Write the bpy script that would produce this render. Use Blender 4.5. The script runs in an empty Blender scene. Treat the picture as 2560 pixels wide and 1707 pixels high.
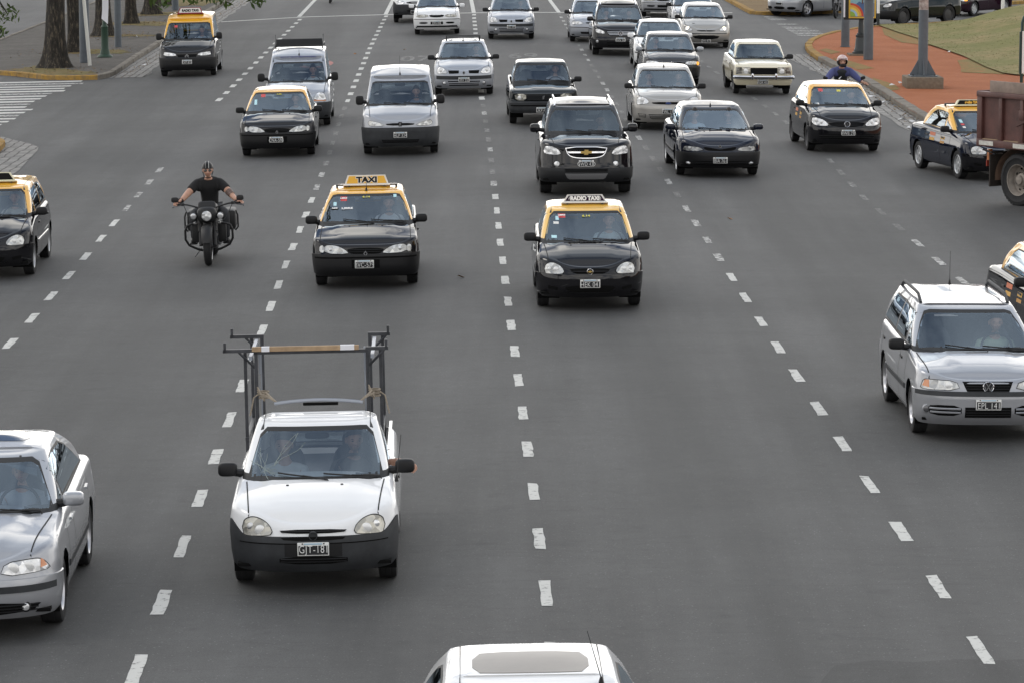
import bpy, bmesh, math, random
import numpy as np
from mathutils import Vector, Matrix
from mathutils.bvhtree import BVHTree

R = math.radians
random.seed(7)
rng = np.random.default_rng(7)
sc = bpy.context.scene
col = sc.collection

# ------------------------------------------------------------------ camera, sky, sun, exposure
CAM_H = 7.016
cam_d = bpy.data.cameras.new('camera'); cam = bpy.data.objects.new('camera', cam_d); col.objects.link(cam)
cam.location = (0, 0, CAM_H); cam.rotation_euler = (R(90 - 7.708), 0, 0)
cam_d.sensor_width = 36; cam_d.lens = 131.63; cam_d.clip_start = 0.5; cam_d.clip_end = 6000
sc.camera = cam

CLOUD_SEED = 2.7
SUN_EL, SUN_AZ = 52.0, 80.0          # azimuth measured from +Y towards -X
wd = bpy.data.worlds.new('World'); sc.world = wd; wd.use_nodes = True
nt = wd.node_tree; N = nt.nodes; L = nt.links
for n in list(N): N.remove(n)
out = N.new('ShaderNodeOutputWorld'); bg = N.new('ShaderNodeBackground'); L.new(bg.outputs[0], out.inputs[0])
bg.inputs[1].default_value = 0.125
sky = N.new('ShaderNodeTexSky'); sky.sky_type = 'NISHITA'; sky.sun_disc = False
sky.sun_elevation = R(SUN_EL); sky.sun_rotation = R(-SUN_AZ); sky.altitude = 30; sky.dust_density = .6; sky.ozone_density = 2.5
tc = N.new('ShaderNodeTexCoord'); sp = N.new('ShaderNodeSeparateXYZ'); L.new(tc.outputs['Generated'], sp.inputs[0])
def mth(op, a, b=None):
    n = N.new('ShaderNodeMath'); n.operation = op
    for i, v in enumerate((a, b)):
        if v is None: continue
        if isinstance(v, (int, float)): n.inputs[i].default_value = v
        else: L.new(v, n.inputs[i])
    return n.outputs[0]
zz = mth('ADD', mth('MAXIMUM', sp.outputs[2], 0.0), 0.16)
cb = N.new('ShaderNodeCombineXYZ'); L.new(mth('DIVIDE', sp.outputs[0], zz), cb.inputs[0]); L.new(mth('DIVIDE', sp.outputs[1], zz), cb.inputs[1]); cb.inputs[2].default_value = CLOUD_SEED
nz = N.new('ShaderNodeTexNoise'); nz.inputs['Scale'].default_value = 1.7; nz.inputs['Detail'].default_value = 9; nz.inputs['Roughness'].default_value = 0.58
L.new(cb.outputs[0], nz.inputs['Vector'])
rp = N.new('ShaderNodeValToRGB'); rp.color_ramp.elements[0].position = 0.43; rp.color_ramp.elements[1].position = 0.56
bias = N.new('ShaderNodeMapRange'); bias.inputs[1].default_value = .74; bias.inputs[2].default_value = .90; bias.inputs[3].default_value = .09; bias.inputs[4].default_value = .03; L.new(sp.outputs[2], bias.inputs[0])
L.new(mth('ADD', nz.outputs[0], bias.outputs[0]), rp.inputs[0])
nz2 = N.new('ShaderNodeTexNoise'); nz2.inputs['Scale'].default_value = 3.1; nz2.inputs['Detail'].default_value = 6
L.new(cb.outputs[0], nz2.inputs['Vector'])
cr = N.new('ShaderNodeValToRGB'); cr.color_ramp.elements[0].color = (6.2, 6.5, 7.0, 1); cr.color_ramp.elements[1].color = (12.5, 12.1, 11.5, 1)
cr.color_ramp.elements[0].position = .3; cr.color_ramp.elements[1].position = .68
L.new(nz2.outputs[0], cr.inputs[0])
# clouds are whitest low down, greyer and bluer overhead
el = N.new('ShaderNodeMapRange'); el.inputs[1].default_value = .40; el.inputs[2].default_value = .74; L.new(sp.outputs[2], el.inputs[0])
# and brightest in the half of the sky ahead of the camera, where the veiled sun is
az = N.new('ShaderNodeMapRange'); az.inputs[1].default_value = -.1; az.inputs[2].default_value = .75; az.inputs[3].default_value = .45; az.inputs[4].default_value = 1.0; L.new(sp.outputs[1], az.inputs[0])
tn = N.new('ShaderNodeMix'); tn.data_type = 'RGBA'; tn.inputs[6].default_value = (2.9, 2.84, 2.74, 1); tn.inputs[7].default_value = (.86, 1.0, 1.2, 1); L.new(el.outputs[0], tn.inputs[0])
cc = N.new('ShaderNodeMix'); cc.data_type = 'RGBA'; cc.blend_type = 'MULTIPLY'; cc.inputs[0].default_value = 1; L.new(cr.outputs[0], cc.inputs[6])
ca = N.new('ShaderNodeMix'); ca.data_type = 'RGBA'; ca.inputs[6].default_value = (1.05, 1.05, 1.05, 1); L.new(az.outputs[0], ca.inputs[0]); L.new(tn.outputs[2], ca.inputs[7]); L.new(ca.outputs[2], cc.inputs[7])
mx = N.new('ShaderNodeMix'); mx.data_type = 'RGBA'
# high thin veil: the clear patches between the clouds are pale blue rather than deep blue
veil = N.new('ShaderNodeMix'); veil.data_type = 'RGBA'; veil.inputs[0].default_value = .5; veil.inputs[7].default_value = (2.6, 3.5, 5.4, 1); L.new(sky.outputs[0], veil.inputs[6])
L.new(rp.outputs[0], mx.inputs[0]); L.new(veil.outputs[2], mx.inputs[6]); L.new(cc.outputs[2], mx.inputs[7]); L.new(mx.outputs[2], bg.inputs[0])

sun_d = bpy.data.lights.new('sun', 'SUN'); sun = bpy.data.objects.new('sun', sun_d); col.objects.link(sun)
sun_d.energy = .85; sun_d.angle = R(18); sun_d.color = (1, .93, .84)
sdir = Vector((-math.sin(R(SUN_AZ)) * math.cos(R(SUN_EL)), math.cos(R(SUN_AZ)) * math.cos(R(SUN_EL)), math.sin(R(SUN_EL))))
sun.rotation_euler = sdir.to_track_quat('Z', 'Y').to_euler()
sun.location = sdir * 100
sc.view_settings.view_transform = 'Standard'; sc.view_settings.look = 'None'
sc.view_settings.gamma = 1; sc.view_settings.use_curve_mapping = False
sc.view_settings.exposure = -0.5

# ------------------------------------------------------------------ the lie of the land: a crowned avenue
ROADK = -0.0168                       # the avenue runs slightly to the left of +Y
def gz(X, Y):
    d = X - (1.5 + ROADK * (Y - 50)); h = math.sqrt(d * d + 9)
    return -0.022 * ((-d + h) / 2 - 1.5) - 0.010 * ((d + h) / 2 - 1.5)
def gslope(X, Y): return (gz(X + .5, Y) - gz(X - .5, Y))

# ------------------------------------------------------------------ materials
MATS = {}
def newmat(name):
    m = bpy.data.materials.new(name); m.use_nodes = True
    return m, m.node_tree.nodes, m.node_tree.links, m.node_tree.nodes['Principled BSDF']
def pm(name, c, rough=.5, metal=0., coat=0., spec=.5, emis=0., noise=0., nscale=8., bump=0., bscale=60., ecol=None, coatr=.03):
    if name in MATS: return MATS[name]
    m, n, l, b = newmat(name)
    b.inputs['Base Color'].default_value = (*c, 1); b.inputs['Roughness'].default_value = rough; b.inputs['Metallic'].default_value = metal
    b.inputs['Coat Weight'].default_value = coat; b.inputs['Coat Roughness'].default_value = coatr
    b.inputs['Specular IOR Level'].default_value = spec
    if emis: b.inputs['Emission Color'].default_value = (*(ecol or c), 1); b.inputs['Emission Strength'].default_value = emis
    if noise or bump:
        t = n.new('ShaderNodeTexCoord')
        if noise:
            q = n.new('ShaderNodeTexNoise'); q.inputs['Scale'].default_value = nscale; q.inputs['Detail'].default_value = 6; q.inputs['Roughness'].default_value = .65
            l.new(t.outputs['Object'], q.inputs['Vector'])
            r = n.new('ShaderNodeValToRGB'); r.color_ramp.elements[0].position = .3; r.color_ramp.elements[1].position = .7
            r.color_ramp.elements[0].color = tuple(x * (1 - noise) for x in c) + (1,); r.color_ramp.elements[1].color = tuple(min(1, x * (1 + noise)) for x in c) + (1,)
            l.new(q.outputs[0], r.inputs[0]); l.new(r.outputs[0], b.inputs['Base Color'])
        if bump:
            q = n.new('ShaderNodeTexNoise'); q.inputs['Scale'].default_value = bscale; q.inputs['Detail'].default_value = 4
            l.new(t.outputs['Object'], q.inputs['Vector'])
            bp = n.new('ShaderNodeBump'); bp.inputs['Strength'].default_value = bump; bp.inputs['Distance'].default_value = .02
            l.new(q.outputs[0], bp.inputs['Height']); l.new(bp.outputs[0], b.inputs['Normal'])
    MATS[name] = m; return m
def paint(name, c, metal=0., rough=.32, coat=1., dirt=.12):
    # car paint with a clear coat; a thin film of road dust low down and in patches
    if name in MATS: return MATS[name]
    m, n, l, b = newmat(name)
    b.inputs['Metallic'].default_value = metal; b.inputs['Coat Weight'].default_value = coat; b.inputs['Coat Roughness'].default_value = .02; b.inputs['Specular IOR Level'].default_value = .0 if max(c) < .05 else .4
    t = n.new('ShaderNodeTexCoord'); q = n.new('ShaderNodeTexNoise'); q.inputs['Scale'].default_value = 3.; q.inputs['Detail'].default_value = 8
    l.new(t.outputs['Object'], q.inputs['Vector'])
    s = n.new('ShaderNodeSeparateXYZ'); l.new(t.outputs['Object'], s.inputs[0])
    mr = n.new('ShaderNodeMapRange'); mr.inputs[1].default_value = .75; mr.inputs[2].default_value = .15; mr.inputs[3].default_value = 0.; mr.inputs[4].default_value = 1.
    l.new(s.outputs[2], mr.inputs[0])
    a = n.new('ShaderNodeMath'); a.operation = 'MULTIPLY_ADD'; l.new(mr.outputs[0], a.inputs[0]); l.new(q.outputs[0], a.inputs[1]); a.inputs[2].default_value = .02
    d = n.new('ShaderNodeMath'); d.operation = 'MULTIPLY'; l.new(a.outputs[0], d.inputs[0]); d.inputs[1].default_value = dirt * 3
    mx = n.new('ShaderNodeMix'); mx.data_type = 'RGBA'; l.new(d.outputs[0], mx.inputs[0]); mx.inputs[6].default_value = (*c, 1); mx.inputs[7].default_value = (.17, .155, .135, 1)
    l.new(mx.outputs[2], b.inputs['Base Color'])
    ra = n.new('ShaderNodeMath'); ra.operation = 'MULTIPLY_ADD'; l.new(d.outputs[0], ra.inputs[0]); ra.inputs[1].default_value = .5; ra.inputs[2].default_value = rough
    l.new(ra.outputs[0], b.inputs['Roughness'])
    MATS[name] = m; return m
def glassmat(name, tint, boost=1.9, rough=.0):
    if name in MATS: return MATS[name]
    m = bpy.data.materials.new(name); m.use_nodes = True; n = m.node_tree.nodes; l = m.node_tree.links
    for x in list(n): n.remove(x)
    o = n.new('ShaderNodeOutputMaterial'); mix = n.new('ShaderNodeMixShader'); tr = n.new('ShaderNodeBsdfTransparent'); gl = n.new('ShaderNodeBsdfGlossy')
    tr.inputs[0].default_value = (*tint, 1); gl.inputs['Roughness'].default_value = rough; gl.inputs[0].default_value = (.80, .91, 1, 1)
    # Schlick reflectance, the same from either side of the pane
    g = n.new('ShaderNodeNewGeometry'); dp = n.new('ShaderNodeVectorMath'); dp.operation = 'DOT_PRODUCT'; l.new(g.outputs['Normal'], dp.inputs[0]); l.new(g.outputs['Incoming'], dp.inputs[1])
    def mt(op, a, b):
        q = n.new('ShaderNodeMath'); q.operation = op; q.use_clamp = op == 'MULTIPLY_ADD'
        for i, v in enumerate((a, b) if not isinstance(b, tuple) else (a,) + b):
            if isinstance(v, (int, float)): q.inputs[i].default_value = v
            else: l.new(v, q.inputs[i])
        return q.outputs[0]
    c5 = mt('POWER', mt('SUBTRACT', 1.0, mt('ABSOLUTE', dp.outputs['Value'], 0.)), 5.0)
    l.new(mt('MULTIPLY_ADD', c5, (.96 * boost, .042 * boost)), mix.inputs[0]); l.new(tr.outputs[0], mix.inputs[1]); l.new(gl.outputs[0], mix.inputs[2]); l.new(mix.outputs[0], o.inputs[0])
    MATS[name] = m; return m
def lensmat(name, c, rough=.12, emis=0.):
    # moulded reflector behind a clear lens: broken bright and grey facets
    if name in MATS: return MATS[name]
    m, n, l, b = newmat(name)
    t = n.new('ShaderNodeTexCoord'); q = n.new('ShaderNodeTexVoronoi'); q.inputs['Scale'].default_value = 14
    l.new(t.outputs['Object'], q.inputs['Vector'])
    r = n.new('ShaderNodeValToRGB'); r.color_ramp.elements[0].color = (*[x * .45 for x in c], 1); r.color_ramp.elements[1].color = (*[min(1, x * 1.25) for x in c], 1)
    l.new(q.outputs['Color'], r.inputs[0]); l.new(r.outputs[0], b.inputs['Base Color'])
    b.inputs['Metallic'].default_value = .55; b.inputs['Roughness'].default_value = .28; b.inputs['Coat Weight'].default_value = 1; b.inputs['Coat Roughness'].default_value = .03
    bp = n.new('ShaderNodeBump'); bp.inputs['Strength'].default_value = .5; bp.inputs['Distance'].default_value = .03; l.new(q.outputs['Distance'], bp.inputs['Height']); l.new(bp.outputs[0], b.inputs['Normal'])
    if emis: b.inputs['Emission Color'].default_value = (1, .9, .75, 1); b.inputs['Emission Strength'].default_value = emis
    MATS[name] = m; return m

BLK = pm('black plastic', (.010, .010, .011), .5, spec=.3)
GRY = pm('grey bumper plastic', (.032, .034, .037), .6, noise=.25, nscale=5, spec=.3)
RUB = pm('black rubber', (.012, .012, .012), .6)
DRK = pm('dark cavity', (.006, .006, .006), .9, spec=.1)
SEAM = pm('panel gap', (.01, .01, .01), .8)
TYRE = pm('tyre rubber', (.02, .02, .021), .75, noise=.3, nscale=12, spec=.3)
ALLOY = pm('alloy wheel', (.5, .5, .52), .35, .8)
STEEL = pm('painted steel wheel', (.06, .06, .063), .5, .3)
HUBCAP = pm('plastic wheel cover', (.42, .43, .44), .4, .5)
CHROME = pm('chrome', (.78, .78, .8), .1, 1.)
GOLD = pm('gold badge', (.65, .45, .15), .3, .7)
LENS = lensmat('headlamp lens', (.62, .62, .6))
LENSB = lensmat('bright headlamp lens', (.8, .82, .84))
LENSY = lensmat('aged headlamp lens', (.5, .48, .42))
BOWL = pm('reflector bowl', (.78, .78, .77), .25, .2, coat=1)
LIT = pm('lit headlamp', (1, .9, .7), .3, emis=3.5, ecol=(1, .86, .6))
AMBER = pm('amber lens', (.62, .24, .10), .25, coat=1)
AMBLIT = pm('lit amber lens', (1, .35, .05), .2, emis=1.6, ecol=(1, .38, .04))
GLASS = glassmat('windscreen glass', (.68, .74, .78), 2.5)
TINT = glassmat('side window glass', (.30, .33, .33), 2.0)
DTINT = glassmat('dark tinted glass', (.1, .11, .11), 2.0)
PLW = pm('plate white', (.72, .72, .7), .5, noise=.15)
PLK = pm('plate black', (.012, .012, .014), .5)
PLB = pm('plate blue', (.35, .5, .62), .5)
SEATM = pm('grey seat fabric', (.085, .09, .10), .9, noise=.3)
DASH = pm('dashboard', (.02, .021, .024), .7)
SKIN = pm('skin', (.48, .27, .19), .5, noise=.12, nscale=20)
HAIR = pm('dark hair', (.02, .014, .01), .6)
WHT = pm('white lettering', (.8, .8, .78), .5)
YELT = pm('yellow lettering', (.6, .55, .08), .5)
STICK = pm('pale blue sticker', (.45, .7, .75), .5)
REDST = pm('red sticker', (.55, .06, .06), .5)
METAL = pm('dark metal', (.05, .052, .055), .4, .5)

# ------------------------------------------------------------------ object helpers
def tag(o, label=None, cat=None, group=None, kind=None):
    if label: o['label'] = label
    if cat: o['category'] = cat
    if group: o['group'] = group
    if kind: o['kind'] = kind
    return o
def empty(name, loc, rot=(0, 0, 0)):
    o = bpy.data.objects.new(name, None); col.objects.link(o); o.location = loc; o.rotation_euler = rot; o.empty_display_size = .3
    return o
def chaikin(P, n=2):
    P = np.asarray(P, float)
    for _ in range(n):
        Q = np.roll(P, -1, 0); P = np.stack([.75 * P + .25 * Q, .25 * P + .75 * Q], 1).reshape(-1, P.shape[1])
    return P
def ease(y, pts):
    # smooth (pchip-like) interpolation through control points
    xs = np.array([p[0] for p in pts], float); zs = np.array([p[1] for p in pts], float)
    d = np.diff(zs) / np.diff(xs); m = np.zeros_like(zs); m[0] = d[0]; m[-1] = d[-1]
    for i in range(1, len(xs) - 1):
        m[i] = 0 if d[i - 1] * d[i] <= 0 else 2 * d[i - 1] * d[i] / (d[i - 1] + d[i])
    y = np.clip(np.asarray(y, float), xs[0], xs[-1]); k = np.clip(np.searchsorted(xs, y) - 1, 0, len(xs) - 2)
    h = xs[k + 1] - xs[k]; t = (y - xs[k]) / h
    return (2*t**3 - 3*t**2 + 1) * zs[k] + (t**3 - 2*t**2 + t) * h * m[k] + (-2*t**3 + 3*t**2) * zs[k + 1] + (t**3 - t**2) * h * m[k + 1]
class MB:
    def __init__(s): s.v = []; s.f = []; s.m = []; s.mats = []
    def mi(s, mat):
        if mat not in s.mats: s.mats.append(mat)
        return s.mats.index(mat)
    def add(s, V, F, mat):
        o = len(s.v); s.v.extend([tuple(map(float, p)) for p in V]); k = s.mi(mat)
        for f in F: s.f.append(tuple(o + i for i in f)); s.m.append(k)
    def grid(s, P, mat, mask=None, wrap=False):
        n, m = P.shape[:2]; F = []
        for i in range(n - 1):
            for j in range(m if wrap else m - 1):
                if mask is not None and not mask[i, j]: continue
                j2 = (j + 1) % m; F.append((i * m + j, i * m + j2, (i + 1) * m + j2, (i + 1) * m + j))
        s.add(P.reshape(-1, 3), F, mat)
    def box(s, c, d, mat, rz=0., rx=0., bev=0.):
        bm = bmesh.new(); bmesh.ops.create_cube(bm, size=1)
        bmesh.ops.scale(bm, vec=d, verts=bm.verts)
        if bev: bmesh.ops.bevel(bm, geom=bm.edges[:], offset=bev, segments=2, affect='EDGES', profile=.5)
        M = Matrix.Translation(c) @ Matrix.Rotation(rz, 4, 'Z') @ Matrix.Rotation(rx, 4, 'X')
        bm.verts.index_update(); s.add([M @ v.co for v in bm.verts], [[v.index for v in f.verts] for f in bm.faces], mat); bm.free()
    def tube(s, path, r, mat, n=8, caps=True):
        P = [Vector(p) for p in path]; rs = r if hasattr(r, '__len__') else [r] * len(P); V = []; up = None
        for i, p in enumerate(P):
            t = (P[min(i + 1, len(P) - 1)] - P[max(i - 1, 0)]).normalized()
            if up is None: up = t.orthogonal().normalized()
            up = (up - t * up.dot(t)).normalized(); b = t.cross(up)
            for k in range(n):
                a = 2 * math.pi * k / n; V.append(p + (up * math.cos(a) + b * math.sin(a)) * rs[i])
        F = [(i * n + k, i * n + (k + 1) % n, (i + 1) * n + (k + 1) % n, (i + 1) * n + k) for i in range(len(P) - 1) for k in range(n)]
        if caps: F += [tuple(range(n - 1, -1, -1)), tuple((len(P) - 1) * n + k for k in range(n))]
        s.add(V, F, mat)
    def lathe(s, prof, c, mat, n=24, ax='z', closed=False):
        V = []; m = len(prof)
        for r, h in prof:
            for k in range(n):
                a = 2 * math.pi * k / n; x, y = r * math.cos(a), r * math.sin(a)
                p = {'z': (x, y, h), 'x': (h, x, y), 'y': (x, h, y)}[ax]; V.append((p[0] + c[0], p[1] + c[1], p[2] + c[2]))
        F = [(i * n + k, i * n + (k + 1) % n, (i + 1) * n + (k + 1) % n, (i + 1) * n + k) for i in range(m - 1) for k in range(n)]
        s.add(V, F, mat)
    def prism(s, poly, y0, y1, mat, ax='y', c=(0, 0, 0)):
        n = len(poly); V = []
        for h in (y0, y1):
            for u, w in poly:
                p = {'y': (u, h, w), 'z': (u, w, h), 'x': (h, u, w)}[ax]; V.append((p[0] + c[0], p[1] + c[1], p[2] + c[2]))
        s.add(V, [tuple(range(n)), tuple(range(2 * n - 1, n - 1, -1))] + [(i, n + i, n + (i + 1) % n, (i + 1) % n) for i in range(n)], mat)
    def superq(s, c, a, mat, e=.5, n=14, m=20, rot=None):
        V = []; sg = lambda v, p: math.copysign(abs(v) ** p, v)
        for i in range(n + 1):
            t = -math.pi / 2 + math.pi * i / n
            for j in range(m):
                u = 2 * math.pi * j / m
                p = Vector((a[0] * sg(math.cos(t), e) * sg(math.cos(u), e), a[1] * sg(math.cos(t), e) * sg(math.sin(u), e), a[2] * sg(math.sin(t), e)))
                if rot: p = rot @ p
                V.append(p + Vector(c))
        F = [(i * m + j, i * m + (j + 1) % m, (i + 1) * m + (j + 1) % m, (i + 1) * m + j) for i in range(n) for j in range(m)]
        s.add(V, F, mat)
    def addmesh(s, me, mat, M=None):
        s.add([(M @ v.co) if M else v.co for v in me.vertices], [tuple(p.vertices) for p in me.polygons], mat)
    def data(s, name, ang=38, weld=False, smooth=True):
        me = bpy.data.meshes.new(name); me.from_pydata(s.v, [], s.f)
        for m in s.mats: me.materials.append(m)
        me.polygons.foreach_set('material_index', s.m)
        if weld:
            bm = bmesh.new(); bm.from_mesh(me); bmesh.ops.remove_doubles(bm, verts=bm.verts, dist=2e-4); bmesh.ops.dissolve_degenerate(bm, edges=bm.edges, dist=1e-5); bmesh.ops.recalc_face_normals(bm, faces=bm.faces); bm.to_mesh(me); bm.free()
        if smooth:
            me.polygons.foreach_set('use_smooth', [True] * len(me.polygons)); me.set_sharp_from_angle(angle=R(ang))
        me.update(); return me
    def build(s, name, parent=None, loc=None, rot=None, **k):
        o = bpy.data.objects.new(name, s.data(name, **k)); col.objects.link(o)
        if parent: o.parent = parent
        if loc: o.location = loc
        if rot: o.rotation_euler = rot
        return o
def inst(name, me, parent=None, loc=(0, 0, 0), rot=(0, 0, 0), scale=(1, 1, 1)):
    o = bpy.data.objects.new(name, me); col.objects.link(o); o.parent = parent; o.location = loc; o.rotation_euler = rot; o.scale = scale
    return o
TXT = {}
def textmesh(body, size=1., ext=.004, bold=0., space=1., sx=1.):
    key = (body, size, ext, bold, space, sx)
    if key in TXT: return TXT[key]
    c = bpy.data.curves.new('lettering', 'FONT'); c.body = body; c.size = size; c.extrude = ext; c.offset = bold; c.align_x = 'CENTER'; c.align_y = 'CENTER'; c.space_character = space; c.resolution_u = 4
    o = bpy.data.objects.new('lettering', c); col.objects.link(o); bpy.context.view_layer.update()
    me = bpy.data.meshes.new_from_object(o.evaluated_get(bpy.context.evaluated_depsgraph_get()))
    bpy.data.objects.remove(o); bpy.data.curves.remove(c)
    if len(me.vertices):
        xs = [v.co.x for v in me.vertices]; ys = [v.co.y for v in me.vertices]; cx = (min(xs) + max(xs)) / 2; cy = (min(ys) + max(ys)) / 2
        for v in me.vertices: v.co.x = (v.co.x - cx) * sx; v.co.y -= cy
    TXT[key] = me; return me
FACE = Matrix.Rotation(R(90), 4, 'X')       # lettering standing up, read from -y
# ------------------------------------------------------------------ cars
# local frame of a vehicle: origin on the ground under the front axle, front towards -y, z up, +x the driver's side
def cols_of(poly, fr):
    P = np.asarray(poly, float); n = len(P); x0, x1 = P[:, 0].min(), P[:, 0].max(); o = []
    for f in fr:
        x = x0 + (x1 - x0) * min(max(f, 1e-4), 1 - 1e-4); zs = []
        for i in range(n):
            a, b = P[i], P[(i + 1) % n]
            if (a[0] - x) * (b[0] - x) <= 0 and abs(a[0] - b[0]) > 1e-9: zs.append(a[1] + (b[1] - a[1]) * (x - a[0]) / (b[0] - a[0]))
        o.append((x, min(zs), max(zs)))
    return o
def patch(mb, bvh, ax, poly, mat, off=.004, nx=14, nz=4, sk=.015, side=1, frame=None, fmat=None, hole=False):
    """lay the outline on the body along an axis (f: from the front, s: from the side, t: from above), slightly proud, with a turned-in edge"""
    if frame:
        P = np.asarray(poly); w = np.ptp(P[:, 0]); h = np.ptp(P[:, 1]); bx = frame / w; bz = frame / h
        fr = [0, bx] + list(np.linspace(bx, 1 - bx, nx)[1:-1]) + [1 - bx, 1]; gzs = [0, bz] + list(np.linspace(bz, 1 - bz, nz)[1:-1]) + [1 - bz, 1]
    else: fr = list(np.linspace(0, 1, nx)); gzs = list(np.linspace(0, 1, nz))
    G = np.zeros((len(fr), len(gzs), 3)); dr = {'f': Vector((0, 1, 0)), 's': Vector((-side, 0, 0)), 't': Vector((0, 0, -1)), 'r': Vector((0, -1, 0))}[ax]; last = None
    for i, (x, a, b) in enumerate(cols_of(poly, fr)):
        for j, t in enumerate(gzs):
            z = a + (b - a) * t
            o = {'f': (x, -8, z), 's': (side * 8, x, z), 't': (x, z, 8), 'r': (x, 12, z)}[ax]
            h = bvh.ray_cast(Vector(o), dr)[0]
            if h is None:
                q = {'f': (x, -.7, z), 's': (side * .8, x, z), 't': (x, z, .9), 'r': (x, 3.6, z)}[ax]; h = bvh.find_nearest(Vector(q))[0]
            G[i, j] = h - dr * off
    if frame:
        ni, nj = len(fr), len(gzs); mk = np.zeros((ni - 1, nj - 1), bool); mk[1:-1, 1:-1] = True
        mb.grid(G, fmat or RUB, ~mk)
        if not hole: mb.grid(G, mat, mk)
    else: mb.grid(G, mat)
    if sk:
        E = [G[:, 0], G[-1], G[::-1, -1], G[0, ::-1]]; B = np.concatenate([e[:-1] for e in E]); B = np.vstack([B, B[:1]])
        mb.grid(np.stack([B, B + np.array(dr) * sk], 0), fmat or (RUB if frame else mat))
    return G
def strip_front(mb, bvh, x0, x1, z0, z1, mat, off=.008, n=24):
    patch(mb, bvh, 'f', [(x0, z0), (x1, z0), (x1, z1), (x0, z1)], mat, off, n, 3)
def mir(p): return [(-x, z) for x, z in p][::-1]

DEF = dict(W=.83, FO=.78, WB=2.5, RO=.75, rw=.295, tw=.18, z0=.20, zb=.55, zn=.68, fl=.5, fp=2.6, fq=2.2, rl=.4,
           ycow=.15, bow=.26, yT=1.0, zT=1.33, wB=.74, wT=.58, zroof=1.42, yR=2.35, zR=1.36, yRb=2.95, belt=.93, hood=None,
           yB=.98, nwin=2, crown=.035, bulge=(.45, .008), fprof=None, sprof=None, roofr=.10, bump='body', ws=None, bed=False, wheel='hub', crest=.035)

def greenhouse(m):
    nF, nS, nR, nH = 18, 44, 12, 15
    tF = np.linspace(0, math.pi / 2, nF); hs = np.concatenate([np.linspace(0, 1, nH)])
    rings = []
    for h in hs:
        w = m['wB'] - (m['wB'] - m['wT']) * (.62 * h + .38 * h * h)
        bw = m['bow'] * (1 - .35 * h); yf = m['ycow'] + (m['yT'] - m['ycow']) * (h ** .96)
        yr = m['yRb'] + (m['yR'] - m['yRb']) * (h ** 1.1) + m.get('rbulge', .09) * math.sin(math.pi * h) ** 1.3; rb = .22 * (1 - .3 * h)
        xF = w * np.sin(tF) ** (2 / 3.4); yF = yf + bw * (1 - np.cos(tF) ** (2 / 1.9))
        yS = np.linspace(yf + bw, yr - rb, nS)[1:-1]; tR = np.linspace(math.pi / 2, 0, nR)
        xR = w * .97 * np.sin(tR) ** (2 / 3.6); yR = yr - rb * (1 - np.cos(tR) ** (2 / 1.9))
        xS = w * (1 - .03 * np.linspace(0, 1, nS)[1:-1] ** 2)
        rings.append(np.stack([np.concatenate([xF, xS, xR]), np.concatenate([yF, yS, yR])], 1))
    return hs, np.array(rings), nF, nS, nR

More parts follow.
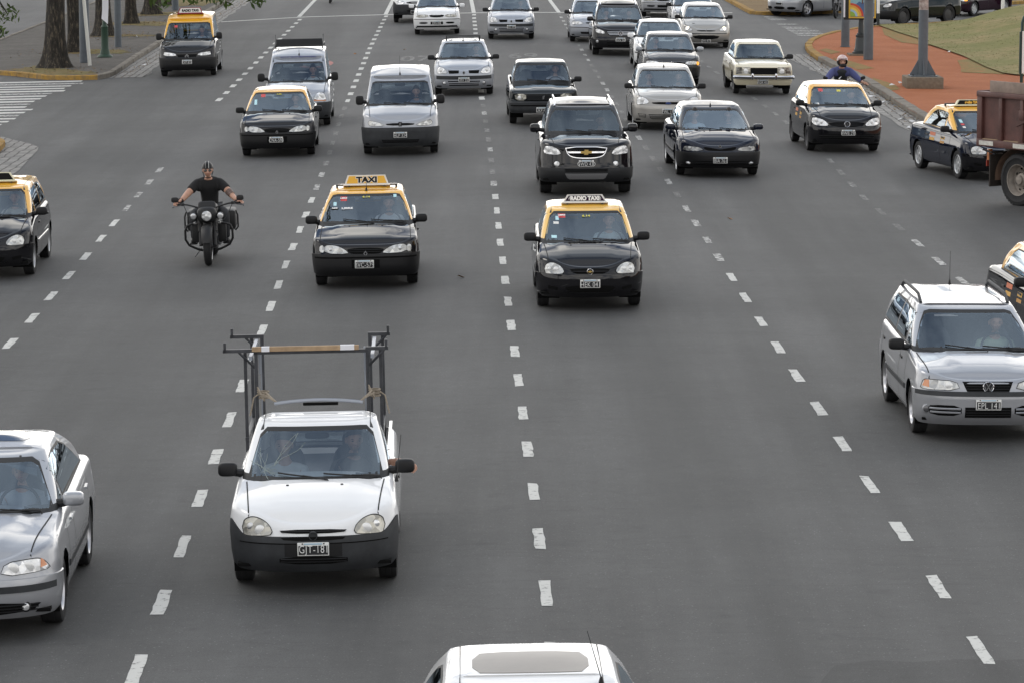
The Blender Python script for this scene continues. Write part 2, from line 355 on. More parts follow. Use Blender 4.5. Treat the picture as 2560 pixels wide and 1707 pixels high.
def make_car(name, label, cat, m, X, Y, rot=1.0, paintL=None, paintU=None, group=None, feats=None, roll=True, zoff=0.):
    m = {**DEF, **m}
    root = empty(name, (X, Y, gz(X, Y) + zoff), (0, -gslope(X, Y) if roll else 0, R(rot))); tag(root, label, cat, group)
    paintU = paintU or paintL
    W, FO, WB, RO, rw = m['W'], m['FO'], m['WB'], m['RO'], m['rw']
    yF0, yR0 = -FO, WB + RO; zn, zb, z0, belt = m['zn'], m['zb'], m['z0'], m['belt']
    hood = m['hood'] or [(yF0, zn), (yF0 + .13, zn + (belt - zn) * .34), (yF0 + .45, zn + (belt - zn) * .60), (m['ycow'] - .05, belt - .042), (m['ycow'] + .35, belt), (1.2, belt + .005), (m['yRb'] - .3, belt + .03), (m['yRb'] + .1, belt + .03), (yR0, belt + .01)]
    # plan outline, front centre -> side -> rear centre
    fl, rl = m['fl'], m['rl']
    t = np.linspace(0, math.pi / 2, 30); xF = W * np.sin(t) ** (2 / m['fp']); yF = yF0 + fl - fl * np.cos(t) ** (2 / m['fq'])
    yS = np.arange(yF0 + fl + .035, yR0 - rl, .035); xS = np.full_like(yS, W) - .02 * np.clip((yS - 1.2) / 2., 0, 1) ** 2
    t = np.linspace(math.pi / 2, 0, 16); xR = (W - .02) * np.sin(t) ** (2 / 3.2); yR = yR0 - rl + rl * np.cos(t) ** (2 / 2.2)
    ox = np.concatenate([xF, xS, xR]); oy = np.concatenate([yF, yS, yR]); n = len(ox)
    tx = np.gradient(ox); ty = np.gradient(oy); ln = np.hypot(tx, ty) + 1e-9; nx, ny = ty / ln, -tx / ln; nx[0], ny[0] = 0, -1; nx[-1], ny[-1] = 0, 1
    ze = ease(oy, hood)
    fprof = m['fprof'] or [(z0, -.09), (z0 + .07, -.03), (z0 + .15, 0), (zb - .03, 0), (zb, -.02), (zb + .03, -.035), (zn, -.075), (zn + .2, -.13)]
    sprof = m['sprof'] or [(z0, -.07), (z0 + .05, -.03), (.38, -.012), (.52, -.004), (.56, 0.), (.66, -.004), (belt - .08, -.035), (belt + .2, -.07)]
    J1, J2, J3 = 8, 8, 5; r = m.get('edger', .05)
    lev = []; zb_ = zb
    for i in range(n):
        zt = ze[i]; zb = zb_ + m.get('zbrise', 0) * float(np.clip((ox[i] / W - .80) / .17, 0, 1)) ** 1.5; za = np.linspace(z0, min(zb, zt - r - .02), J1, endpoint=False); zm = np.linspace(min(zb, zt - r - .02), zt - r, J2)
        fi = np.linspace(0, math.pi / 2, J3 + 1)[1:]
        lev.append(np.concatenate([np.stack([za, za * 0], 1), np.stack([zm, zm * 0], 1), np.stack([zt - r + r * np.sin(fi), r * (1 - np.cos(fi))], 1)]))
    zb = zb_; lev = np.array(lev); J = lev.shape[1]; G = np.zeros((n, J, 3))
    for j in range(J):
        z = lev[:, j, 0]; ins = lev[:, j, 1]
        offF = np.interp(z, *zip(*fprof)); offS = np.interp(z, *zip(*sprof)); offR = np.interp(z, [z0, .4, .6, belt], [-.08, 0, 0, -.05])
        wn = ny ** 2; off = nx ** 2 * offS + wn * np.where(ny < 0, offF, offR) - ins
        G[:, j, 0] = np.maximum(ox + nx * off, 0); G[:, j, 1] = oy + ny * off; G[:, j, 2] = z
    G[0, :, 0] = 0; G[-1, :, 0] = 0
    # wheel arches
    Ra = rw + m.get('archgap', .045); inside = np.zeros((n, J), bool)
    for yc in (0, WB):
        d = np.hypot(G[..., 1] - yc, G[..., 2] - rw); side = (np.abs(nx) > .6)[:, None] & (G[..., 0] > W * .8)
        mv = side & (d > Ra - .05) & (d < Ra + .012)
        k = np.where(mv, Ra / np.maximum(d, 1e-6), 1); G[..., 1] = yc + (G[..., 1] - yc) * k; G[..., 2] = rw + (G[..., 2] - rw) * k
        inside |= side & (d < Ra + .012)
    # bonnet / deck rows
    M = 10; ring = G[:, -1]; crown = m['crown'] * np.clip((ring[:, 1] - ring[0, 1]) / .85, 0, 1); crown = crown * crown * (3 - 2 * crown / max(m['crown'], 1e-6)) / max(m['crown'], 1e-6) if m['crown'] else crown
    crown = np.clip(crown, 0, m['crown'])
    def deckz(i, x):
        xe = max(ring[i, 0], 1e-3); f = x / xe; bw, bh = m['bulge']
        bw = bw * (1.06 - .30 * np.clip((m['ycow'] - ring[i, 1]) / .9, 0, 1)); b = bh * np.clip((bw - abs(x)) / .035, 0, 1) * np.clip((ring[i, 1] - ring[0, 1] - .05) / .2, 0, 1)
        return ring[i, 2] + crown[i] * (1 - f ** 2.4) + b
    D = np.zeros((n, M + 1, 3))
    for i in range(n):
        for k in range(M + 1):
            x = ring[i, 0] * k / M; D[i, k] = (x, ring[i, 1], deckz(i, x))
    cab0 = m['ycow'] + m['bow'] + .02; cab1 = m['yRb'] - .18
    dmask = np.ones((n - 1, M), bool)
    for i in range(n - 1):
        ym = (ring[i, 1] + ring[i + 1, 1]) / 2
        if (cab0 < ym < cab1) or (m['bed'] and ym > cab0): dmask[i, :] = False
    smask = np.ones((n - 1, J - 1), bool)
    for i in range(n - 1):
        for j in range(J - 1):
            if inside[i, j] and inside[i + 1, j] and inside[i, j + 1] and inside[i + 1, j + 1]: smask[i, j] = False
    mirr = lambda A: A * np.array([-1, 1, 1])
    full = MB(); full.grid(G, BLK, smask); full.grid(mirr(G), BLK, smask); full.grid(D, BLK); full.grid(mirr(D), BLK)
    bvh = BVHTree.FromPolygons(full.v, full.f)
    # split the bumper off the body
    bmask = np.zeros_like(smask); iB = int(np.searchsorted(oy, -Ra - .015)); bmask[:iB, :J1] = True; bmask &= smask
    body = MB(); bp = paintL
    for A in (G, mirr(G)): body.grid(A, bp, smask & ~bmask)
    for A in (D, mirr(D)): body.grid(A, bp, dmask)
    # seams: bonnet gap, doors
    for sgn in (1, -1):
        hw = m.get('hoodw', (W * .86, W * .80)); y1 = m['ycow'] + .12
        pl = [(sgn * hw[0], y1), (sgn * (hw[0] + .012), y1), (sgn * (hw[1] + .012), yF0 + .16), (sgn * hw[1], yF0 + .16)]
        seam_top(body, bvh, pl)
        for yd in m.get('doors', (.42, m['yB'] + .02, m['yRb'] - .62)):
            patch(body, bvh, 's', [(yd, z0 + .1), (yd + .011, z0 + .1), (yd + .011 + .0, belt - .03), (yd, belt - .03)], SEAM, .0015, 2, 12, 0, side=sgn)
        for yd in m.get('handles', (m['yB'] - .18, m['yRb'] - .82)):
            patch(body, bvh, 's', [(yd, belt - .16), (yd + .16, belt - .15), (yd + .16, belt - .125), (yd, belt - .135)], m.get('handlem', BLK), .014, 6, 2, .02, side=sgn)
        if m.get('sidestrip'):
            za, zc, sm = m['sidestrip']; patch(body, bvh, 's', [(.40, za), (WB - .38, za), (WB - .38, zc), (.40, zc)], sm, .012, 20, 3, .02, side=sgn)
        # wheel wells and inner liner
        for yc in (0, WB):
            a = np.linspace(R(-25), R(205), 22); Wl = np.zeros((22, 3, 3))
            for q, xx in enumerate((W - .035, W - .06, W - .36)):
                Wl[:, q] = np.stack([np.full(22, sgn * xx), yc + (Ra + .003) * np.cos(a), rw + (Ra + .003) * np.sin(a)], 1)
            body.grid(Wl, DRK)
            body.add([(sgn * (W - .33), yc - Ra, z0), (sgn * (W - .33), yc + Ra, z0), (sgn * (W - .33), yc + Ra, rw + Ra), (sgn * (W - .33), yc - Ra, rw + Ra)], [(0, 1, 2, 3)], DRK)
    body.box((0, (yF0 + yR0) / 2, z0 + .06), (2 * W - .16, yR0 - yF0 - .35, .03), DRK)
    if m['bed']:
        body.box((0, (m['yRb'] + yR0) / 2 + .05, .62), (2 * W - .14, yR0 - m['yRb'] - .1, .02), BLK)
        for sgn in (1, -1): body.box((sgn * (W - .12), (m['yRb'] + yR0) / 2, .79), (.03, yR0 - m['yRb'], .34), bp)
    ob = body.build('body', root, weld=True, ang=42)
    bm_ = {'body': paintL, 'black': BLK, 'grey': GRY}.get(m['bump'], m['bump'])
    bu = MB(); push = np.zeros_like(G); push[..., 0] = nx[:, None] * .014; push[..., 1] = ny[:, None] * .014
    lowm = np.zeros_like(bmask); lowm[:iB, :J1 - 1] = True
    for q, A in enumerate((G + push, mirr(G + push))):
        bu.grid(A[:iB + 1, :J1 + 1], bm_, bmask[:iB, :J1])
        B = G if q == 0 else mirr(G)
        bu.grid(np.stack([A[:iB + 1, J1], (B[:iB + 1, J1] * 1 + np.array([0, .03, .004]))], 1), bm_)
        bu.grid(np.stack([A[:iB + 1, 0], B[:iB + 1, 0] + np.array([0, .12, .02])], 1), DRK)
    bvb = BVHTree.FromPolygons([tuple(v) for v in bu.v], bu.f)
    # bumper detail cut into it: dark intakes etc.
    for f in m.get('bfeat', []): f(bu, bvb, m)
    bo = bu.build('bumper', root, weld=True, ang=42)
    # greenhouse
    hs, RG, nF, nS, nR = greenhouse(m); nt_ = RG.shape[1]; zt = np.zeros((len(hs), nt_))
    base = np.zeros(nt_)
    for i in range(nt_):
        k = int(np.clip(np.searchsorted(ring[:, 1], RG[0, i, 1]), 0, n - 1)); base[i] = deckz(k, min(RG[0, i, 0], ring[k, 0])) - .012
    top = ease(RG[-1, :, 1], [(m['yT'], m['zT']), (m['yT'] + .28, m['zT'] + (m['zroof'] - .05 - m['zT']) * .62), (m['yT'] + .75, m['zroof'] - .05), (max(m['yR'] - .45, m['yT'] + .9) if m['yR'] - m['yT'] > 1.05 else m['yR'] - .08, m['zroof'] - .05), (m['yR'], m['zR'])])
    g = np.zeros((nt_, len(hs) + 5, 3))
    for q, h in enumerate(hs):
        g[:, q, :2] = RG[q]; g[:, q, 2] = base + (top - base) * h
    tx = np.gradient(RG[-1, :, 0]); ty = np.gradient(RG[-1, :, 1]); ln = np.hypot(tx, ty) + 1e-9; gnx, gny = ty / ln, -tx / ln; gnx[0], gny[0] = 0, -1; gnx[-1], gny[-1] = 0, 1
    rr = m['roofr']
    for q in range(5):
        a = (q + 1) / 5 * math.pi / 2
        g[:, len(hs) + q, 0] = np.maximum(RG[-1, :, 0] - gnx * rr * math.sin(a), 0); g[:, len(hs) + q, 1] = RG[-1, :, 1] - gny * rr * math.sin(a)
        g[:, len(hs) + q, 2] = top + m.get('roofup', .014) * math.sin(a) + .012 * (1 - math.cos(a)) * 0 + .012 * math.sin(a) ** .5
    g[0, :, 0] = 0; g[-1, :, 0] = 0
    MR = 8; rg = g[:, -1]; C = np.zeros((nt_, MR + 1, 3)); cw = m['crest'] * (lambda q: q * q * (3 - 2 * q))(np.clip((rg[:, 1] - rg[0, 1]) / .7, 0, 1)) * (lambda q: q * q * (3 - 2 * q))(np.clip((rg[-1, 1] - rg[:, 1]) / .5, 0, 1))
    for k in range(MR + 1):
        C[:, k, 0] = rg[:, 0] * k / MR; C[:, k, 1] = rg[:, 1]; C[:, k, 2] = rg[:, 2] + cw * (1 - (k / MR) ** 2.2)
    gf = MB(); gf.grid(g, BLK); gf.grid(mirr(g), BLK); gf.grid(C, BLK); gf.grid(mirr(C), BLK)
    gb = BVHTree.FromPolygons(gf.v, gf.f)
    # window outlines
    w = m['ws']; wso = chaikin([(-w[0], w[2]), (w[0], w[2]), (w[1], w[3]), (-w[1], w[3])], 1)
    wsp = [(-w[0], w[2] + .03), (-w[0] + .05, w[2] + .008), (-w[0] * .5, w[2] - .0), (w[0] * .5, w[2] - .0), (w[0] - .05, w[2] + .008), (w[0], w[2] + .03), (w[1] + .012, w[3] - .035), (w[1] - .05, w[3]), (-w[1] + .05, w[3]), (-w[1] - .012, w[3] - .035)]
    wins = m.get('wins') or auto_wins(m, base, top, RG, hs)
    gm = np.ones((nt_ - 1, g.shape[1] - 1), bool)
    def inpoly(P, a, b):
        c = False; n_ = len(P)
        for i in range(n_):
            (x1, y1), (x2, y2) = P[i], P[i - 1]
            if (y1 > b) != (y2 > b) and a < (x2 - x1) * (b - y1) / (y2 - y1) + x1: c = not c
        return c
    def shrink(P, d):
        P = np.asarray(P); c = (P.min(0) + P.max(0)) / 2; s = 1 - 2 * d / np.maximum(np.ptp(P, axis=0), .1); return (P - c) * s + c
    wsh = shrink(wsp, .02); wsi = [shrink(q, .02) for q in wins]
    rearp = m.get('rearwin', [(-.52, belt + .12), (.52, belt + .12), (.46, m['zR'] - .06), (-.46, m['zR'] - .06)])
    for i in range(nt_ - 1):
        for j in range(len(hs) - 1):
            q = [g[i, j], g[i + 1, j], g[i, j + 1], g[i + 1, j + 1]]
            if i < nF - 1 and all(inpoly(wsh, p[0], p[2]) for p in q): gm[i, j] = False
            if nF - 3 <= i <= nF + nS - 2:
                for P in wsi:
                    if all(inpoly(P, p[1], p[2]) for p in q): gm[i, j] = False
            if i >= nF + nS - 4 and not m.get('norear') and all(inpoly(rearp, p[0], p[2]) for p in q): gm[i, j] = False
    cabn = MB()
    low = np.zeros_like(gm); low[:nF + 1, :2] = True; low[:nF + nS + nR, 0] = True
    for i in range(nF - 1):
        for j in range(len(hs) - 1):
            c_ = (g[i, j] + g[i + 1, j + 1]) / 2
            if inpoly(wsh, c_[0], c_[2]) and all(inpoly(wsp, p_[0], p_[2]) for p_ in (g[i, j], g[i + 1, j], g[i, j + 1], g[i + 1, j + 1])): low[i, j] = True
    for A in (g, mirr(g)): cabn.grid(A, paintU, gm & ~low); cabn.grid(A, BLK, gm & low)
    for A in (C, mirr(C)): cabn.grid(A, paintU)
    for dt in m.get('ditch', []):          # roof gutters: dark strips along the roof
        for sgn in (1, -1):
            pts = [(m['yT'] + .03, dt[0] + .02), (m['yT'] + .3, dt[0]), (m['yR'] - .05, dt[0] - .02)]
            patch(cabn, gb, 't', [(sgn * (dt[0] + .03), m['yT'] + .0), (sgn * (dt[0] + .03 + dt[1]), m['yT'] + .0), (sgn * (dt[0] + dt[1]), m['yR'] - .05), (sgn * dt[0], m['yR'] - .05)], dt[2], .006, 3, 16, .008)
    cabn.build('roof', root, weld=True, ang=45)
    gl = MB(); patch(gl, gb, 'f', wsp, m.get('glass', GLASS), .004, 20, 10, .01, frame=m.get('frit', .035))
    wo = gl.build('windscreen', root)
    for P in wins:
        for sgn in (1, -1):
            gl = MB(); patch(gl, gb, 's', P, m.get('sideglass', TINT), .003, 8, 6, .008, side=sgn, frame=.022); gl.build('side_window', root)
    if not m.get('norear'):
        gl = MB(); patch(gl, gb, 'r', rearp, TINT, .003, 10, 6, .008, frame=.03); gl.build('rear_window', root)
    # interior
    yc = m['ycow']; it = MB(); zd = max(base[0], base[nF - 1]) - .01; wi = m['wB'] - .06
    dsh = np.zeros((8, 9, 3))
    for a in range(8):
        for b_ in range(9):
            u = -1 + 2 * b_ / 8; k = a / 7
            dsh[a, b_] = (u * wi, yc + .03 + .22 * u * u * .8 + k * .42, zd + .0 + .015 * math.sin(k * 3) - (.18 if k > .95 else 0))
    it.grid(dsh, DASH)
    it.box((0, yc + .62, zd - .2), (2 * wi, .1, .34), DASH, bev=.03)
    it.box((0, (yc + m['yRb']) / 2, .33), (2 * wi + .05, m['yRb'] - yc, .03), DASH)
    for sx in (-.36, .36):
        ys = m.get('yseat', 1.12)
        it.superq((sx, ys + .22, .72), (.23, .09, .36), SEATM, .55, rot=Matrix.Rotation(R(-14), 3, 'X')); it.superq((sx, ys - .08, .42), (.24, .27, .1), SEATM, .5)
        it.superq((sx, ys + .31, 1.10 + m.get('dz', 0)), (.13, .05, .09), SEATM, .6)
    if not m['bed'] and m['yRb'] > 2.2:
        it.superq((0, WB - .28, .74), (wi - .08, .1, .34), SEATM, .4, rot=Matrix.Rotation(R(-16), 3, 'X'))
        for sx in (-.33, .33): it.superq((sx, WB - .18, 1.08), (.12, .05, .08), SEATM, .6)
    hm_ = gb.ray_cast(Vector((0, -8, w[3] - .09)), Vector((0, 1, 0)))[0]; it.superq((0, (hm_.y if hm_ else yc + .6) + .13, w[3] - .085), (.12, .02, .032), RUB, .5)
    for sx in (-.36, .36): it.superq((sx, (hm_.y if hm_ else yc + .6) + .3, w[3] - .035), (.21, .1, .012), pm('sun visor', (.2, .2, .2), .9), .5)
    it.build('interior', root)
    sw = MB(); th = np.linspace(0, 2 * math.pi, 25); Mx = Matrix.Translation((.36, yc + .78, zd - .04)) @ Matrix.Rotation(R(62), 4, 'X')
    sw.tube([Mx @ Vector((.185 * math.cos(a), .185 * math.sin(a), 0)) for a in th], .015, RUB, 6, False)
    sw.tube([Mx @ Vector((-.18, 0, 0)), Mx @ Vector((0, -.03, -.02)), Mx @ Vector((.18, 0, 0))], .018, RUB, 6); sw.build('steering_wheel', root)
    # wipers
    if not m.get('nowiper'):
        for x0, x1, zt_ in ((.12, -.36, .06), (.62, .08, .05)) if not m.get('wip2') else ((-.12, .38, .06), (-.62, -.1, .05)):
            wp = MB(); pts = []
            for k in range(7):
                x = x0 + (x1 - x0) * k / 6; z = w[2] + .012 + zt_ * (k / 6) * .8
                h = gb.ray_cast(Vector((x, -8, z)), Vector((0, 1, 0)))[0]
                if h: pts.append(h + Vector((0, -.022, .008)))
            if len(pts) > 2:
                wp.tube(pts, .009, RUB, 5); wp.tube([pts[0] + Vector((.03, -.03, -.05)), pts[0] + Vector((0, -.02, .0)), pts[3] + Vector((0, -.012, .008))], .007, RUB, 5); wp.build('wiper', root)
    # wheels
    wm, rm = wheel_data(rw, m['tw'], m['wheel'])
    for yy in (0, WB):
        for sgn in (1, -1):
            o = inst('wheel', wm, root, (sgn * (W - .03 - m['tw'] / 2 + m.get('wout', .0)), yy, rw), (0, 0, 0 if sgn > 0 else math.pi)); ri = inst('rim', rm, o)
    # mirrors
    if m.get('mirrors', True):
        mm = m.get('mirm', BLK); my = m['ycow'] + .42; mz = m.get('mz', belt + .06); mx_ = m.get('mx', (W - .04, W + .15)); ms = m.get('ms', (.095, .06, .068))
        for sgn in (1, -1):
            if m.get('onemirror') and sgn < 0: continue
            mo = MB(); cx = sgn * (mx_[1] - ms[0]); mo.superq((cx, my, mz), ms, mm, .55, 12, 16); mo.superq((cx, my + ms[1] * .75, mz), (ms[0] * .85, .02, ms[2] * .8), CHROME, .5, 8, 12)
            mo.tube([(sgn * (m['wB'] - .03), my + .02, mz - .05), (cx - sgn * ms[0] * .5, my, mz - .03)], [.045, .035], BLK, 8); mo.build('wing_mirror', root)
    # fascia
    ctx = dict(root=root, bvh=bvh, bvb=bvb, gb=gb, m=m); CTX[root.name] = ctx
    for f in m.get('lights', []):
        lens = f.get('mat', LENS); P = np.array(f['p'], float)
        for k in range(len(P)):        # the lamp outline follows the slope of the nose
            h = bvh.ray_cast(Vector((P[k, 0], -8, P[k, 1])), Vector((0, 1, 0)))[0]
            if h: P[k, 1] -= np.clip(h.y - (yF0 + .13), -.2, .4) * m.get('elev', .12)
        P = chaikin(P, f.get('c', 2))
        for sgn in (1, -1):
            if f.get('only') and sgn != f['only']: continue
            lm = MB(); Q = P if sgn > 0 else P[::-1] * np.array([-1, 1]); c = (Q.min(0) + Q.max(0)) / 2
            patch(lm, bvh, 'f', (Q - c) * (1 + .014 / np.maximum(np.ptp(Q, axis=0), .05)) + c, f.get('bez', RUB), .006, 18, 6, .03)
            G_ = patch(lm, bvh, 'f', Q, lens, .014, 18, 6, .012)
            for bx, bz, br, bmt in f.get('bowls', []):
                h = bvh.ray_cast(Vector((sgn * bx, -8, bz)), Vector((0, 1, 0)))[0]
                if h: lm.superq(h + Vector((0, -.012, 0)), (br, .014, br), bmt, 1., 8, 14)
            if f.get('amb'):
                patch(lm, bvh, 'f', [(sgn * x, z) for x, z in f['amb']], f.get('ambm', AMBER), .017, 6, 4, .012)
            lm.build(f.get('n', 'headlight'), root)
    for f in m.get('feat', []): f(ctx)
    if m.get('plate'):
        px, pz, txt = m['plate'][:3]; number_plate(root, bvb if pz < zb else bvh, px, pz, txt, m['plate'][3] if len(m['plate']) > 3 else 0)
    return root

def seam_top(mb, bvh, pl):
    (xa, ya), (xb, yb), (xc, yc), (xd, yd) = pl; n = 26; G = np.zeros((n, 2, 3))
    for i in range(n):
        t = i / (n - 1)
        for j, (p, q) in enumerate((((xa, ya), (xd, yd)), ((xb, yb), (xc, yc)))):
            x = p[0] + (q[0] - p[0]) * t; y = p[1] + (q[1] - p[1]) * t; h = bvh.ray_cast(Vector((x, y, 8)), Vector((0, 0, -1)))[0]
            G[i, j] = h + Vector((0, 0, .004)) if h else (x, y, .5)
    mb.grid(G, SEAM)
def auto_wins(m, base, top, RG, hs):
    b = m['belt'] + .035; bw = m['bow']; H = lambda z: (z - m['belt']) / (m['zroof'] - .055 - m['belt'])
    i0 = 18; yz = RG[-1, :, 1]; zt = m['zroof'] - .105; ZT = lambda y: float(np.interp(y, yz, top)) - .05
    yA0 = m['ycow'] + bw + .16; yA1 = m['yT'] + bw * .65 + .17; yB = m['yB']
    rb = m['yRb'] - .34; rt = m['yR'] - .28
    ya = max(yA1, yA0 + .2); o = [[(yA0, b), (yB - .035, b), (yB - .035, ZT(yB)), ((ya + yB) / 2, ZT((ya + yB) / 2)), (ya, ZT(ya) - .012), (yA0 + .0, b + .03)]]
    if m['nwin'] == 2: r2 = min(rt, rb - .1); o.append([(yB + .035, b), (rb, b + .02), (r2, ZT(r2) - .01), ((yB + r2) / 2, ZT((yB + r2) / 2)), (yB + .035, ZT(yB))])
    elif m['nwin'] == 3:
        yC = m.get('yC', yB + .95)
        o.append([(yB + .035, b), (yC - .03, b), (yC - .03, ZT(yC)), (yB + .035, ZT(yB))]); o.append([(yC + .03, b), (rb + .1, b + .03), (rt, ZT(rt) - .01), (yC + .03, ZT(yC))])
    return o
WH = {}; CTX = {}
def wheel_data(rw, tw, kind):
    key = (rw, tw, kind)
    if key in WH: return WH[key]
    h = tw / 2; ri = rw * .66; t = MB()
    t.lathe([(ri, -h * .8), (rw * .86, -h), (rw * .97, -h * .88), (rw, -h * .6), (rw * .985, -h * .3), (rw, -h * .25), (rw, h * .25), (rw * .985, h * .3), (rw, h * .6), (rw * .97, h * .88), (rw * .86, h), (ri, h * .8), (ri * .96, h * .6)], (0, 0, 0), TYRE, 36, 'x')
    t.lathe([(ri, -h * .7), (.02, -h * .5)], (0, 0, 0), DRK, 24, 'x')
    r = MB(); mat = {'alloy': ALLOY, 'steel': STEEL, 'hub': HUBCAP}[kind]
    r.lathe([(ri * 1.02, h * .82), (ri * .98, h * .9), (ri * .90, h * .72), (ri * .86, h * .2)], (0, 0, 0), mat, 32, 'x')
    r.lathe([(ri * .9, h * .05), (.02, h * .0)], (0, 0, 0), DRK, 24, 'x')
    ns = {'alloy': 5, 'steel': 0, 'hub': 7}[kind]
    for k in range(ns):
        a = 2 * math.pi * k / ns; c, s = math.cos(a), math.sin(a); w0, w1 = (.055, .04) if kind == 'alloy' else (.05, .055)
        P = []
        for rad, ww, hh in ((.05, w0, .62), (ri * .5, w0 * .8, .66), (ri * .92, w1, .62)):
            for q in (-1, 1): P.append((h * hh, rad * c - q * ww * s, rad * s + q * ww * c))
        r.add(P, [(0, 1, 3, 2), (2, 3, 5, 4)], mat)
    r.lathe([(ri * (.30 if ns else .86), h * .62), (ri * .2, h * .72), (.0, h * .74)], (0, 0, 0), mat, 20, 'x')
    WH[key] = (t.data('wheel'), r.data('rim')); return WH[key]
PL = {}
def number_plate(root, bvh, px, pz, txt, tilt=0.):
    # black plate with white characters, white rim and a pale blue band on top
    h = bvh.ray_cast(Vector((px, -8, pz)), Vector((0, 1, 0)))[0]; y = (h.y if h else -.8) - .016
    p = MB(); p.box((0, 0, 0), (.296, .012, .126), PLW, bev=.004); p.box((0, -.0075, -.01), (.276, .004, .086), PLK); p.box((0, -.0075, .05), (.17, .004, .013), PLB)
    for sx in (-.1, .1): p.box((sx, -.008, .052), (.014, .005, .012), PLK)
    o = p.build('number_plate', root, (px, y, pz), (0, 0, R(tilt)))
    if txt:
        t = textmesh(txt, .104, .0015, -.001, 1.06, .76).copy(); t.materials.clear(); t.materials.append(WHT)
        q = inst('lettering', t, o, (0, -.0105, -.011), (R(90), 0, 0))
# fascia parts -----------------------------------------------------
def fpoly(name, mat, poly, mirror=False, off=.008, nx=20, nz=4, c=2, bump=False, sk=.02):
    def f(ctx):
        for sgn in ((1, -1) if mirror else (1,)):
            q = MB(); P = chaikin(poly, c) if c else np.asarray(poly); P = P if sgn > 0 else P[::-1] * np.array([-1, 1])
            patch(q, ctx['bvb'] if bump else ctx['bvh'], 'f', P, mat, off, nx, nz, sk); q.build(name, ctx['root'])
    return f
def grille(poly, bars=3, mat=None, barm=None, off=.004, barr=.007, c=2, mirror=False, bump=False, rim=None, name='grille', boff=.012):
    def f(ctx):
        bv = ctx['bvb'] if bump else ctx['bvh']
        for sgn in ((1, -1) if mirror else (1,)):
            q = MB(); P = chaikin(poly, c) if c else np.asarray(poly); P = P if sgn > 0 else P[::-1] * np.array([-1, 1])
            if rim:
                cc = (P.min(0) + P.max(0)) / 2; patch(q, bv, 'f', (P - cc) * (1 + 2 * rim[1] / np.ptp(P, axis=0)) + cc, rim[0], off + .006, 24, 4, .03); patch(q, bv, 'f', P, mat or DRK, off + .009, 24, 4, .01)
            else: patch(q, bv, 'f', P, mat or DRK, off, 24, 4, .02)
            z0, z1 = P[:, 1].min(), P[:, 1].max()
            for k in range(bars):
                z = z0 + (z1 - z0) * (k + 1) / (bars + 1); xs = []
                for i in range(len(P)):
                    a, b = P[i], P[(i + 1) % len(P)]
                    if (a[1] - z) * (b[1] - z) <= 0 and abs(a[1] - b[1]) > 1e-9: xs.append(a[0] + (b[0] - a[0]) * (z - a[1]) / (b[1] - a[1]))
                if len(xs) < 2: continue
                pts = []
                for x in np.linspace(min(xs) + .012, max(xs) - .012, 12):
                    h = bv.ray_cast(Vector((x, -8, z)), Vector((0, 1, 0)))[0]
                    if h: pts.append(h + Vector((0, -boff, 0)))
                if len(pts) > 2: q.tube(pts, barr, barm or BLK, 6)
            q.build(name, ctx['root'])
    return f
def fog(x, z, r, mat=None, rx=None, name='fog_lamp', bump=True, ring=BLK):
    def f(ctx):
        for sgn in (1, -1):
            h = (ctx['bvb'] if bump else ctx['bvh']).ray_cast(Vector((sgn * x, -8, z)), Vector((0, 1, 0)))[0]
            if not h: continue
            q = MB(); q.superq(h, ((rx or r) + .014, .012, r + .014), ring, .9, 8, 18); q.superq(h + Vector((0, -.008, 0)), ((rx or r), .016, r), mat or LENSB, .95, 8, 18); q.build(name, ctx['root'])
    return f
